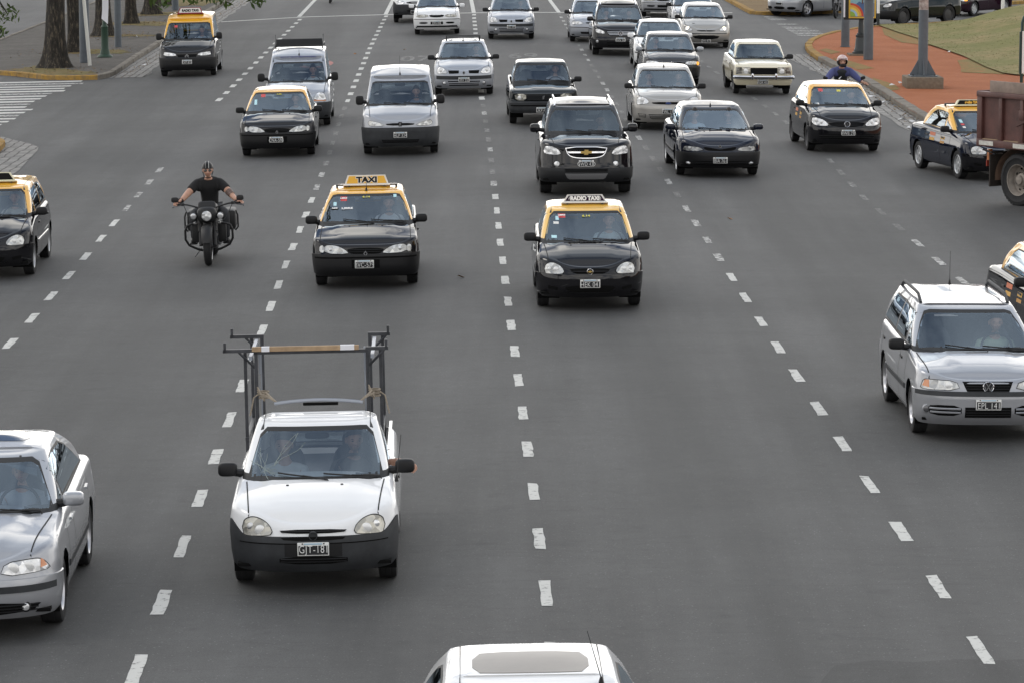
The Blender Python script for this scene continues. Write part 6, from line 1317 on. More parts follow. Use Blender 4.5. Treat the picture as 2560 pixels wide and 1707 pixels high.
t_c = make_car('taxi', 'black and yellow taxi without roof sign, before the van with a roof box', 'taxi', {**R19, 'plate': (-.02, .40, 'CNA-593'), 'feat': R19['feat'] + [sticker(-.36, 1.27, .10, .06, REDST), sticker(0, 1.285, 0, 0, None, '6-06', YELT, .06), sticker(-.52, 1.14, .06, .1, STICK)]}, -5.22, 83.75, 1.1, BLACKP, YEL, TAXIG)
person('driver in a white shirt in the taxi without a roof sign', t_c, shirt=(.58, .6, .6))
t_d = make_car('taxi', 'tall black and yellow taxi van under a white RADIO TAXI sign', 'taxi', {**BERL, 'feat': BERL['feat'] + [roof_sign(1.35, .385, .305, .17, 'RADIO TAXI', RIMW, MRN, SGK, .10, sx=.9, lean=8), sticker(-.4, 1.45, .1, .06, REDST)]}, -9.72, 112.84, 1.0, BLACKP, YEL, TAXIG)
person('driver in a light blue shirt in the taxi van', t_d, shirt=(.5, .56, .62), yseat=.98, z=.56)
WAG = {**CORSA_TAXI, 'yR': 2.7, 'yRb': 3.1, 'zR': 1.38, 'nwin': 3, 'yC': 1.9, 'RO': .72, 'wheel': 'hub', 'plate': (0, .415, ''), 'sidestrip': (.50, .53, CHROME)}
t_e = make_car('taxi', 'black and yellow station wagon taxi cut by the left edge', 'taxi', {**WAG, 'feat': CORSA_TAXI['feat'] + [roof_sign(1.35, .36, .27, .145, 'Radio\nTaxi', SGK, SGT, SGT, .062)]}, -8.63, 61.3, 1.3, BLACKP, YEL, TAXIG)
person('grey haired taxi driver at the left edge of the picture', t_e, shirt=(.45, .43, .38), hair=(.3, .29, .27))
def door_ads(sg):
    def f(ctx):
        q = MB()
        for k, (yy, zz_, w, h, c_) in enumerate(((1.35, .78, .34, .07, (.5, .12, .04)), (1.38, .68, .3, .06, (.55, .3, .04)), (.75, .74, .26, .06, (.5, .28, .04)), (.75, .66, .26, .05, (.45, .22, .04)))): patch(q, ctx['bvh'], 's', [(yy, zz_), (yy + w, zz_), (yy + w, zz_ + h), (yy, zz_ + h)], pm('door lettering %d' % k, c_, .5), .002, 5, 2, 0, side=sg)
        q.build('door_lettering', ctx['root'])
    return f
SED = {**CORSA_TAXI, 'RO': .85, 'yRb': 2.62, 'yR': 2.1, 'zR': 1.35, 'wheel': 'hub', 'plate': (0, .415, '')}
t_f = make_car('taxi', 'black and yellow taxi half hidden behind the tipper truck on the right', 'taxi', {**SED, 'feat': CORSA_TAXI['feat'] + [roof_sign(1.3, .38, .31, .12, 'radio TAXI', SGK, SGT, SGY, .075), crossbars(.52, (1.55,), .04, METAL), door_ads(1), door_ads(-1), sticker(-.48, 1.14, .06, .06, STICK), sticker(-.48, 1.08, .07, .03, REDST), sticker(-.48, 1.03, .06, .03, RIMW)]}, 9.95, 77.4, 13, NAVY, YEL, TAXIG)
t_g = make_car('taxi', 'black and yellow taxi cut by the right edge beside the silver station wagon', 'taxi', {**SED, 'feat': CORSA_TAXI['feat'] + [door_ads(1), door_ads(-1)]}, 7.84, 50.25, 6.0, BLACKP, YEL, TAXIG)
t_h = make_car('taxi', 'black and yellow taxi with a round chrome badge beside the gravel island', 'taxi', {**GOL5, 'feat': GOL5['feat'] + [door_ads(-1), sticker(-.38, 1.30, .1, .06, REDST), sticker(.03, 1.29, .09, .04, YELT), sticker(-.52, 1.03, .07, .03, RIMW)]}, 7.41, 84.04, 3.7, BLACKP, YEL, TAXIG)
person('driver in a light shirt in the taxi beside the gravel island', t_h, shirt=(.5, .52, .55), yseat=1.05)

def textfront(txt, x, z, size, mat, gb=True, sx=1.):
    def f(ctx):
        h = ctx['gb'].ray_cast(Vector((x, -8, z)), Vector((0, 1, 0))); n = h[1]; n = n if n.z > 0 else -n
        t = textmesh(txt, size, .0005, .003, 1., sx).copy(); t.materials.clear(); t.materials.append(mat); inst('lettering', t, ctx['root'], h[0] + n * .012, (math.acos(max(-1, min(1, n.z))), 0, 0))
    return f
v_p = make_car('van', 'silver panel van with a lion badge and dark grey bumper, no roof load', 'van', PART, -2.48, 83.58, 1.1, SILV, group=CARG)
person('driver of the silver panel van with the lion badge', v_p, shirt=(.2, .22, .28), yseat=.95, z=.55)
v_k = make_car('van', 'silver van with round lamps and a black panel on its roof rack', 'van', {**KANG, 'feat': KANG['feat'] + [antenna(.02, 1.05, .3, .1)]}, -5.27, 92.32, 1.0, SILV2, group=CARG)
KW = MB(); KW.box((0, 1.75, 1.935), (1.16, .03, .20), BLK, rx=R(-28), bev=.006); KW.tube([(-.6, 1.62, 1.86), (.6, 1.62, 1.86)], .02, BLK, 8)
for sg in (-1, 1): KW.tube([(sg * .58, 1.62, 1.80), (sg * .6, 1.7, 1.92), (sg * .6, 2.0, 2.05), (sg * .6, 2.05, 2.12)], .016, METAL, 8); KW.tube([(sg * .58, 2.8, 1.80), (sg * .6, 2.75, 1.9), (sg * .6, 1.7, 1.9)], .016, METAL, 8)
KW.build('roof_rack', v_k)
bl = pm('blue lettering', (.05, .06, .3), .5); t = textmesh('GUNTER GILLEN BERGONANGOS', .062, .0005, .002, 1., .95).copy(); t.materials.clear(); t.materials.append(bl); inst('lettering', t, v_k, (0, 1.02, 1.628), (R(35), 0, 0))
person('driver in a white shirt in the van with the roof box', v_k, shirt=(.6, .62, .64), yseat=.95, z=.55)
c_clio = make_car('hatchback', 'silver hatchback with a black roof rack and a diamond badge on a silver nose', 'car', {**CLIO, 'feat': CLIO['feat'] + [crossbars(.48, (1.25, 2.0), .09, BLK), antenna(0, 1.05, .12, .1)]}, -1.31, 102.37, 1.0, SILV2, group=CARG)
person('driver of the silver hatchback with the black roof rack', c_clio, shirt=(.3, .3, .34))
c_504 = make_car('sedan', 'old black sedan with square lamps behind the large black car with roof rails', 'car', P504, .75, 91.77, 1.4, GREENBLK, group=CARG)
person('man in a white shirt driving the old black sedan with square lamps', c_504, shirt=(.5, .5, .54), yseat=1.15, z=.5)
c_cap = make_car('suv', 'large black car with chrome roof rails and a gold cross shaped badge', 'car', CAPT, 1.44, 73.79, 1.0, BLACKP, group=CARG)
person('driver in a pale shirt in the large black car with the gold badge', c_cap, shirt=(.42, .44, .48), yseat=1.2, z=.58)
c_lag = make_car('hatchback', 'low black hatchback with a diamond badge on its bonnet and narrow smoked lamps', 'car', {**LAG, 'feat': LAG['feat'] + [antenna(-.02, 1.25, .1, .2)]}, 4.25, 77.76, 2.4, NAVY, group=CARG)
person('driver in a dark shirt in the low black hatchback', c_lag, shirt=(.06, .06, .08)); person('passenger in a pale blue shirt in the low black hatchback', c_lag, X=-.36, shirt=(.42, .52, .6))
c_fie = make_car('hatchback', 'champagne silver hatchback with a blue oval badge', 'car', FIESTA, 3.71, 90.06, 1.2, CHAMP, group=CARG)
person('woman with dark hair driving the champagne silver hatchback', c_fie, shirt=(.3, .32, .36)); person('passenger in the champagne silver hatchback', c_fie, X=-.36, shirt=(.2, .2, .22))
c_dod = make_car('sedan', 'old cream sedan with a chrome bumper and black grille', 'car', DODGE, 6.82, 102.65, 2.2, CREAM, group=CARG)
q = MB(); q.tube([(x, -.80 + .10 * (abs(x) / .8) ** 4, .49) for x in np.linspace(-.82, .82, 21)], .05, CHROME, 10); q.tube([(x, -.845 + .10 * (abs(x) / .8) ** 4, .49) for x in np.linspace(-.80, .80, 21)], .014, RUB, 6)
for sg in (-1, 1): q.superq((sg * .32, -.86, .515), (.032, .035, .085), CHROME, .5); q.superq((sg * .32, -.893, .51), (.012, .01, .06), RUB, .5)
q.build('chrome_bumper', c_dod)
person('driver in dark clothes in the old cream sedan', c_dod, shirt=(.08, .08, .1), yseat=1.15, z=.45)
c_gol = make_car('station_wagon', 'silver station wagon with roof rails and a round badge, near the right edge', 'car', {**GOLW, 'plate': (0, .455, 'EPL 141')}, 5.52, 43.9, 1.6, SILV, group=CARG)
person('driver in a pale green shirt in the silver station wagon with roof rails', c_gol, shirt=(.42, .5, .36), yseat=1.05)
SUNR = glassmat('sunroof glass', (.05, .05, .055), 2.2)
SRM = pm('tan tinted sunroof', (.17, .155, .14), .3, spec=.4, noise=.12, nscale=3)
def sunroof(x, y0, y1):
    def f(ctx):
        q = MB(); patch(q, ctx['gb'], 't', [tuple(p) for p in chaikin([(-x, y0 + .06), (-x + .012, y0), (x - .012, y0), (x, y0 + .06), (x, y1 - .1), (x - .02, y1), (-x + .02, y1), (-x, y1 - .1)], 1)], SRM if x < .42 and y0 < 1.3 else pm('sunroof black glass', (.03, .03, .034), .05, coat=1), .004, 16, 6, .01); q.build('sunroof', ctx['root'])
    return f
c_pas = make_car('sedan', 'silver sedan with a sunroof and alloy wheels, cut by the lower left edge', 'car', {**PASSAT, 'feat': PASSAT['feat'] + [sunroof(.40, 1.55, 2.0)]}, -4.92, 33.5, 1.3, SILV, group=CARG)
person('driver in a pale shirt in the silver sedan at the lower left edge', c_pas, shirt=(.4, .44, .5), yseat=1.2, z=.45)
ROOFC = {**CORSA, 'W': .85, 'wB': .80, 'wT': .565, 'roofr': .13, 'mirrors': True, 'plate': (0, .415, ''), 'ws': (.74, .52, .915, 1.325), 'ditch': [(.455, .026, BLK)], 'crest': .014, 'yR': 2.2, 'zR': 1.37, 'lights': CORSA_TAXI['lights']}
c_rf = make_car('hatchback', 'white car with a wide glass sunroof, only its roof in view at the bottom edge', 'car', {**ROOFC, 'feat': [sunroof(.40, 1.20, 1.74), antenna(.47, 1.02, .34, .5, -.25)]}, .17, 23.76, 1.0, WHITE, group=CARG)
c_24 = make_car('sedan', 'dark grey sedan with its orange side indicator lit, behind the champagne hatchback', 'car', {**SIENA, 'mirm': DSILV, 'lights': SIENA['lights'] + [dict(n='indicator', p=[(.70, .60), (.70, .71), (.775, .70), (.775, .62)], c=1, mat=AMBLIT, only=1)]}, 4.48, 106.0, 1.2, DGREY, group=CARG)
person('driver of the dark grey sedan with the lit indicator', c_24, shirt=(.08, .09, .12)); person('passenger in the dark grey sedan with the lit indicator', c_24, X=-.36, shirt=(.12, .1, .1))
c_25 = make_car('hatchback', 'plain white hatchback with white wing mirrors, squeezed behind the dark grey sedan', 'car', {**CLIO, 'W': .84, 'mirm': WHITE, 'plate': None, 'feat': [strip(.8, .5, .53, GRY)], 'ws': (.70, .55, .955, 1.36)}, 4.49, 113.4, .8, WHITE, group=CARG)
c_26 = make_car('hatchback', 'grey silver hatchback with both headlights on and a wide black lower intake', 'car', {**P206, 'mirm': BLK}, 6.42, 125.2, 1.2, CHAMP, group=CARG)
person('driver of the hatchback with its headlights on', c_26, shirt=(.1, .1, .12))
c_27 = make_car('suv', 'tall black car with chrome grille bars and a round badge', 'car', TIG, 3.45, 120.6, .9, BLACKP, group=CARG)
person('driver of the tall black car with chrome grille bars', c_27, shirt=(.08, .08, .1), yseat=1.15, z=.52); person('woman passenger in the tall black car with chrome grille bars', c_27, X=-.38, shirt=(.3, .26, .26), yseat=1.15, z=.52)
c_28 = make_car('sedan', 'silver sedan half hidden by the tall black car with chrome grille bars', 'car', SIENA, 2.76, 128.3, .8, SILV2, group=CARG)
c_29 = make_car('hatchback', 'silver hatchback with a diamond badge and no roof rack, alone at the stop line', 'car', {**CLIO, 'plate': (0, .437, 'DJC 491')}, -.03, 130.1, .8, SILV2, group=CARG)
person('driver of the silver hatchback alone at the stop line', c_29, shirt=(.2, .2, .24))
c_30 = make_car('hatchback', 'white hatchback with white mirrors and a black line round its bumper', 'car', GOLT, -2.67, 133.8, .8, WHITE, group=CARG)
person('driver of the white hatchback at the stop line', c_30, shirt=(.4, .3, .3))
c_31 = make_car('pickup_truck', 'white pickup with a dark grey bumper behind the white hatchback', 'pickup', {**PICK, 'W': .84, 'z0': .3, 'rw': .32, 'zn': .78, 'zb': .70, 'belt': 1.02, 'zT': 1.42, 'zroof': 1.5, 'zR': 1.42, 'ws': (.68, .55, 1.01, 1.41), 'lights': [dict(p=[(.38, .70), (.40, .83), (.62, .85), (.70, .80), (.72, .70)], c=1, mat=LENSB)], 'feat': [grille([(-.32, .80), (.32, .80), (.28, .72), (-.28, .72)], 2, c=1), grille([(-.3, .5), (.3, .5), (.3, .42), (-.3, .42)], 1, bump=True, c=1)], 'ditch': []}, -3.68, 142.6, .9, WHITE, group=CARG)
c_32 = make_car('sedan', 'silver white sedan behind the tall black car, cut by the top edge', 'car', {**GOLT, 'mirm': BLK, 'plate': None}, 5.85, 146.6, .9, SILV, group=CARG)
c_33 = make_car('sedan', 'pale silver car behind the hatchback with its headlights on, cut by the top edge', 'car', {**SIENA, 'plate': None}, 6.5, 134.5, .9, SILV, group=CARG)
MER = {**CORSA_TAXI, 'W': .85, 'zn': .80, 'belt': 1.0, 'zT': 1.52, 'zroof': 1.62, 'zR': 1.55, 'ws': (.69, .56, 1.0, 1.51), 'ycow': -.05, 'yT': .85, 'rw': .31, 'wheel': 'alloy', 'bump': SILV, 'zb': .64, 'plate': (0, .52, ''), 'RO': .6, 'WB': 2.63, 'ditch': [], 'mz': 1.08,
    'lights': [dict(p=[(.40, .72), (.45, .82), (.62, .88), (.72, .86), (.74, .74)], c=1, mat=LENSB)], 'bfeat': [], 'feat': [grille([(-.30, .80), (.30, .80), (.26, .71), (-.26, .71)], 1, c=1, barm=CHROME), grille([(-.70, .40), (-.38, .40), (-.36, .29), (-.66, .29)], 0, bump=True, c=1, name='air_intake'), grille([(.38, .40), (.70, .40), (.66, .29), (.36, .29)], 0, bump=True, c=1, name='air_intake'), grille([(-.27, .40), (.27, .40), (.25, .29), (-.25, .29)], 0, bump=True, c=1, name='air_intake')]}
c_34 = make_car('minivan', 'silver minivan turning out of the right hand street, seen from its corner', 'car', MER, 10.98, 147.75, -42, SILV, group='cars in the right hand street')
c_35 = make_car('suv', 'dark black green car behind the rainbow poster', 'car', {**TIG, 'plate': None, 'bump': BLK, 'wheel': 'steel', 'lights': [dict(p=[(.49, .695), (.53, .785), (.72, .87), (.80, .86), (.77, .74)], c=1, mat=LENSB)], 'feat': []}, 14.1, 141.4, -47, GREENBLK, group='cars in the right hand street')
c_36 = make_car('sedan', 'very dark maroon car with its orange indicator lit, behind the lawn mound', 'car', {**SIENA, 'plate': (0, .43, 'DKG 602'), 'lights': SIENA['lights'] + [dict(n='indicator', p=[(.66, .62), (.66, .70), (.76, .69), (.76, .63)], c=1, mat=AMBLIT, only=1)]}, 17.75, 149.6, -38, MAROON, group='cars in the right hand street')
c_37 = make_car('sedan', 'dark car mostly hidden behind the white park sign', 'car', {**SIENA, 'plate': None}, 22.4, 152.5, -42, GREENBLK, group='cars in the right hand street')
# ------------------------------------------------------------------ the tipper truck at the right edge
tx, ty = 10.68, 72.2
trk = empty('tipper_truck', (tx, ty, gz(tx, ty)), (0, 0, R(33))); tag(trk, 'rusty brown tipper truck seen from its rear corner, cut by the right edge', 'truck')
RUST = pm('rusty brown truck paint', (.085, .034, .028), .55, noise=.35, nscale=3.5, bump=.1, bscale=12); CHAS = pm('truck chassis', (.03, .024, .02), .8, noise=.3); RWHT = pm('reflective tape', (.55, .53, .48), .5, noise=.2); DUST = pm('pale dust', (.30, .22, .13), .9); OLDW = pm('weathered plank', (.22, .17, .14), .9, noise=.3, nscale=4)
mb = MB(); L0, L1, zb0, zb1 = 1.1, -4.2, 1.18, 2.08
mb.box((0, (L0 + L1) / 2, zb0 + .02), (2.4, L0 - L1, .06), RUST)
for sg in (-1, 1):
    mb.box((sg * 1.19, (L0 + L1) / 2, (zb0 + zb1) / 2), (.025, L0 - L1, zb1 - zb0), RUST); mb.box((sg * 1.22, (L0 + L1) / 2, zb1 + .02), (.13, L0 - L1 + .06, .1), RUST, bev=.01); mb.box((sg * 1.22, (L0 + L1) / 2, zb0 - .02), (.12, L0 - L1 + .04, .14), RUST, bev=.01)
    for k in range(8): mb.box((sg * 1.23, L0 - .04 - k * .62, (zb0 + zb1) / 2), (.07, .09 if k else .14, zb1 - zb0), RUST, bev=.008)
    for k in range(7): mb.box((sg * 1.235, L0 - .35 - k * .62, zb0 + .055), (.05, .42, .012), DUST)
mb.box((0, L0 + .02, (zb0 + zb1) / 2), (2.5, .06, zb1 - zb0 + .16), RUST, bev=.01); mb.box((0, L1, (zb0 + zb1) / 2 + .1), (2.4, .05, zb1 - zb0 + .3), RUST); mb.build('tipper_body', trk)
mb = MB(); mb.box((-1.14, (L0 + L1) / 2 - .1, zb1 + .17), (.05, L0 - L1 - .25, .22), OLDW, bev=.006); mb.box((1.14, (L0 + L1) / 2 - .1, zb1 + .17), (.05, L0 - L1 - .25, .22), OLDW, bev=.006); mb.build('side_board', trk)
mb = MB(); mb.box((-1.24, -.22, zb1 - .32), (.14, .14, .18), RUST, bev=.01); mb.prism([(0, 0), (-.26, .1), (-.26, .3), (0, .34)], -.02, .02, RUST, ax='x', c=(-1.26, -.05, zb1 - .55)); mb.build('side_hinge', trk)
for k in range(5):
    mb = MB(); mb.box((-1.284, L0 - .28 - k * 1.0, zb0 - .02), (.004, .42, .085), RWHT); mb.build('reflector_strip', trk)
mb = MB()
for sg in (-.42, .42): mb.box((sg, -1.6, .95), (.1, 5.6, .24), CHAS)
mb.box((0, .95, .9), (1.6, .12, .14), CHAS); mb.tube([(-1.2, 1.0, 1.02), (-1.2, .75, .98), (-.9, .75, .98)], .02, CHAS, 6); mb.lathe([(.09, -1.1), (.12, -.6), (.2, -.25), (.2, .25), (.12, .6), (.09, 1.1)], (0, 0, .5), CHAS, 14, 'x'); mb.build('chassis', trk)
mb = MB(); mb.box((-.92, .86, .62), (.46, .03, .62), CHAS); mb.build('mud_flap', trk)
mb = MB(); mb.box((-1.05, .98, .92), (.09, .07, .22), AMBER, bev=.01); mb.box((-1.05, 1.02, .75), (.09, .02, .12), pm('red reflector', (.35, .05, .03), .4)); mb.build('tail_lamp', trk)
mb = MB(); a = np.linspace(R(-5), R(175), 20); G = np.zeros((20, 3, 3))
for q_, xx in enumerate((-1.18, -.9, -.62)): G[:, q_] = np.stack([np.full(20, xx), .66 * np.cos(a), .5 + .60 * np.sin(a)], 1)
mb.grid(G, pm('mudguard', (.16, .10, .07), .7, noise=.3)); mb.build('mudguard', trk)
TW = MB(); rw_ = .50
TW.lathe([(.29, -.12), (.42, -.135), (.48, -.125), (.5, -.09), (.5, .09), (.48, .125), (.42, .135), (.40, .12), (.29, .115)], (0, 0, 0), TYRE, 44, 'x')
for k in range(44):
    a = 2 * math.pi * k / 44; TW.box((0, .497 * math.cos(a), .497 * math.sin(a)), (.2, .03, .03), TYRE, rx=a)
tw_ = TW.data('wheel'); TR_ = MB(); TRM = pm('dusty truck rim', (.25, .22, .19), .65, .2, noise=.25)
TR_.lathe([(.29, .118), (.305, .125), (.30, .09), (.275, .06), (.26, -.02), (.2, -.06), (.14, -.065), (.13, .03), (.09, .05), (.085, .09), (0, .1)], (0, 0, 0), TRM, 32, 'x')
for k in range(8):
    a = 2 * math.pi * k / 8; TR_.lathe([(.014, -.06), (.014, -.03), (0, -.03)], (0, .17 * math.cos(a), .17 * math.sin(a)), METAL, 6, 'x')
    TR_.lathe([(.028, -.035), (0, -.034)], (0, .225 * math.cos(a + .3), .225 * math.sin(a + .3)), DRK, 8, 'x')
tr_ = TR_.data('rim')
for yy in (0, -3.9):
    for sg in (-1, 1):
        for xx in ((1.06, .75) if yy == 0 else (1.02,)):
            o = inst('wheel', tw_, trk, (sg * xx, yy, rw_), (0, 0, 0 if sg > 0 else math.pi)); inst('rim', tr_, o)
mb = MB(); mb.box((0, -5.2, 1.75), (2.3, 1.7, 1.9), RUST, bev=.1); mb.box((0, -5.2, .85), (2.2, 1.7, .4), CHAS, bev=.04); mb.build('cab', trk)
mb = MB(); mb.box((0, -6.04, 2.15), (2.0, .04, .7), TINT, bev=.01)
for sg in (-1, 1): mb.box((sg * 1.15, -5.3, 2.15), (.03, 1.0, .6), TINT, bev=.01)
mb.build('cab_window', trk)

# ------------------------------------------------------------------ motorcycles
MBK = pm('matt black bike paint', (.014, .014, .015), .5, spec=.4); MENG = pm('engine metal', (.12, .12, .125), .35, .8)
def torus(mb, c, Rr, r, mat, n=40, m=12, ax='x', sq=1.):
    V = []
    for i in range(n):
        a = 2 * math.pi * i / n
        for j in range(m):
            b_ = 2 * math.pi * j / m; rr = Rr + r * math.cos(b_); h = r * sq * math.sin(b_); V.append((c[0] + h, c[1] + rr * math.cos(a), c[2] + rr * math.sin(a)))
    mb.add(V, [(i * m + j, i * m + (j + 1) % m, ((i + 1) % n) * m + (j + 1) % m, ((i + 1) % n) * m + j) for i in range(n) for j in range(m)], mat)
def big_bike(X, Y, rot, label):
    r = empty('motorcycle', (X, Y, gz(X, Y)), (0, R(-2), R(rot))); tag(r, label, 'motorcycle')
    for y, rr, w, nm in ((0, .335, .066, 'front_wheel'), (1.62, .33, .075, 'rear_wheel')):
        mb = MB(); torus(mb, (0, y, rr), rr - .062, .066, TYRE, 44, 14, sq=w / .066); o = mb.build(nm, r); q = MB()
        for sg in (-1, 1): q.lathe([(.225, sg * .055), (.235, sg * .06), (.24, sg * .05)], (0, y, rr), ALLOY, 32, 'x')
        q.lathe([(.05, -.08), (.06, -.04), (.06, .04), (.05, .08)], (0, y, rr), MENG, 16, 'x')
        for k in range(9):
            a = 2 * math.pi * k / 9; q.tube([(.02, y + .05 * math.cos(a), rr + .05 * math.sin(a)), (.02, y + .23 * math.cos(a), rr + .23 * math.sin(a))], .012, ALLOY, 6)
        q.lathe([(.06, .075), (.15, .075), (.15, .08)], (0, y, rr), MENG, 20, 'x'); q.build('rim', o)
    mb = MB(); a = np.linspace(R(12), R(150), 22); G = np.zeros((22, 9, 3))
    for i, t in enumerate(a):
        for j, u in enumerate(np.linspace(-1, 1, 9)): rr = .365 - .05 * abs(u) ** 2.5; G[i, j] = (.092 * u, -rr * math.cos(t + R(0)) * 1., .335 + rr * math.sin(t)) if True else 0
    mb.grid(G, MBK); mb.build('front_fender', r)
    mb = MB()
    for sg in (-1, 1):
        mb.tube([(sg * .115, 0, .335), (sg * .115, .16, .72)], .034, MBK, 12); mb.tube([(sg * .115, .16, .72), (sg * .115, .27, .98)], .024, MENG, 12); mb.tube([(sg * .115, .1, .56), (sg * .115, .18, .76)], .05, MBK, 12)
    mb.box((0, .19, .79), (.30, .06, .08), MBK, bev=.015); mb.build('fork', r)
    mb = MB(); P = [(-.155, .70), (.155, .70), (.165, .86), (.15, 1.0), (.135, 1.045), (.1, 1.06), (-.1, 1.06), (-.135, 1.045), (-.15, 1.0), (-.165, .86)]
    mb.superq((0, .09, .84), (.17, .13, .135), MBK, .7, 14, 22); mb.superq((0, .16, .955), (.15, .05, .105), MBK, .45, 12, 20, Matrix.Rotation(R(-28), 3, 'X')); mb.build('fairing', r)
    mb = MB(); mb.lathe([(.098, .02), (.1, -.02), (.09, -.03), (.084, -.025)], (0, -.03, .835), MBK, 28, 'y'); mb.superq((0, -.05, .835), (.086, .022, .086), LENSB, 1., 12, 24); mb.superq((0, -.07, .835), (.03, .012, .03), BOWL, 1., 8, 14); mb.build('headlight', r)
    for sg in (-1, 1):
        mb = MB(); mb.superq((sg * .222, .07, .825), (.058, .06, .058), MBK, .9, 12, 18); mb.superq((sg * .222, .018, .825), (.05, .018, .05), LENSB, 1, 8, 18); mb.tube([(sg * .222, .08, .80), (sg * .1, .15, .78)], .018, MBK, 8); mb.build('fog_lamp', r)
        mb = MB(); mb.superq((sg * .195, .08, .70), (.035, .04, .03), pm('smoked indicator', (.06, .06, .06), .2, coat=1), .9, 8, 12); mb.build('indicator', r)
        mb = MB(); pts = [(sg * .06, .34, .90), (sg * .2, .36, .95), (sg * .34, .42, .985), (sg * .44, .50, .985), (sg * .56, .58, .975)]; mb.tube(pts, .014, MBK, 10); mb.tube([(sg * .44, .50, .985), (sg * .57, .585, .975)], .02, RUB, 10); mb.box((sg * .42, .47, .99), (.06, .05, .05), MBK, bev=.01)
        mb.tube([(sg * .43, .44, .985), (sg * .5, .44, .965), (sg * .585, .53, .94)], .007, MENG, 6); mb.superq((sg * .59, .53, .938), (.012, .012, .012), MENG, 1, 6, 8)
        mb.tube([(sg * .40, .46, .96), (sg * .33, .42, .80), (sg * .26, .3, .72), (sg * .2, .3, .70)], .006, RUB, 6); mb.build('handlebar', r)
        mb = MB(); mb.superq((sg * .545, .42, 1.075), (.062, .02, .045), MBK, .6, 10, 18); mb.superq((sg * .545, .44, 1.075), (.052, .008, .037), CHROME, .6, 8, 14); mb.tube([(sg * .43, .47, 1.0), (sg * .5, .43, 1.04)], .009, MBK, 6); mb.build('wing_mirror', r)
        mb = MB(); mb.tube([(sg * .1, .42, .66), (sg * .26, .40, .665), (sg * .36, .41, .63), (sg * .395, .42, .55), (sg * .395, .42, .40), (sg * .34, .44, .30), (sg * .2, .46, .23), (sg * .1, .48, .20)], .02, MBK, 12); mb.build('crash_bar', r)
        mb = MB(); mb.box((sg * .31, 1.55, .62), (.20, .62, .34), MBK, bev=.045); mb.tube([(sg * .42, 1.3, .78), (sg * .45, 1.3, .7), (sg * .45, 1.3, .5), (sg * .40, 1.3, .44)], .014, MBK, 8); mb.build('saddlebag', r)
        mb = MB(); mb.box((sg * .28, .82, .30), (.13, .34, .03), MBK, bev=.01); mb.build('footboard', r)
        mb = MB(); mb.box((sg * .22, .52, .50), (.14, .1, .32), MBK, bev=.02); mb.build('lower_fairing', r)
        mb = MB()
        for yc, tl in ((.66, -20), (.92, 22)):
            for k in range(6): mb.box((sg * .04, yc + math.sin(R(tl)) * (.06 + k * .028), .46 + k * .036), (.17, .16, .014), MENG, rx=R(-tl), bev=.003)
        mb.tube([(sg * .15, .66, .60), (sg * .17, .64, .42), (sg * .15, .7, .30)], .022, CHROME, 8); mb.superq((sg * .15, .8, .34), (.05, .15, .09), CHROME, .8, 8, 14); mb.tube([(sg * .16, .9, .32), (sg * .2, 1.3, .26), (sg * .21, 2.0, .28)], .036, CHROME if sg > 0 else MBK, 10); mb.build('engine', r)
    mb = MB(); mb.superq((0, .78, .86), (.155, .30, .13), MBK, .85, 14, 22); mb.build('fuel_tank', r)
    mb = MB(); mb.superq((0, 1.25, .72), (.17, .30, .075), RUB, .7, 12, 20); mb.superq((0, 1.62, .78), (.13, .2, .06), RUB, .7, 12, 20); mb.build('seat', r)
    mb = MB(); mb.tube([(0, .3, .86), (0, .5, .3), (0, 1.2, .25), (0, 1.62, .33)], .035, MBK, 10); mb.box((0, .85, .33), (.26, .55, .22), MENG, bev=.05); mb.box((0, 1.62, .60), (.2, .8, .1), MBK, bev=.04); mb.build('frame', r)
    mb = MB(); mb.tube([(-.26, .7, .08), (-.16, .85, .2)], .012, MENG, 6); mb.build('side_stand', r)
    return r
bike = big_bike(-5.05, 62.0, 1.5, 'matt black cruiser motorcycle with three round lamps and crash bars')
BM = Matrix.Translation(bike.location) @ Matrix.Rotation(R(1.5), 4, 'Z')
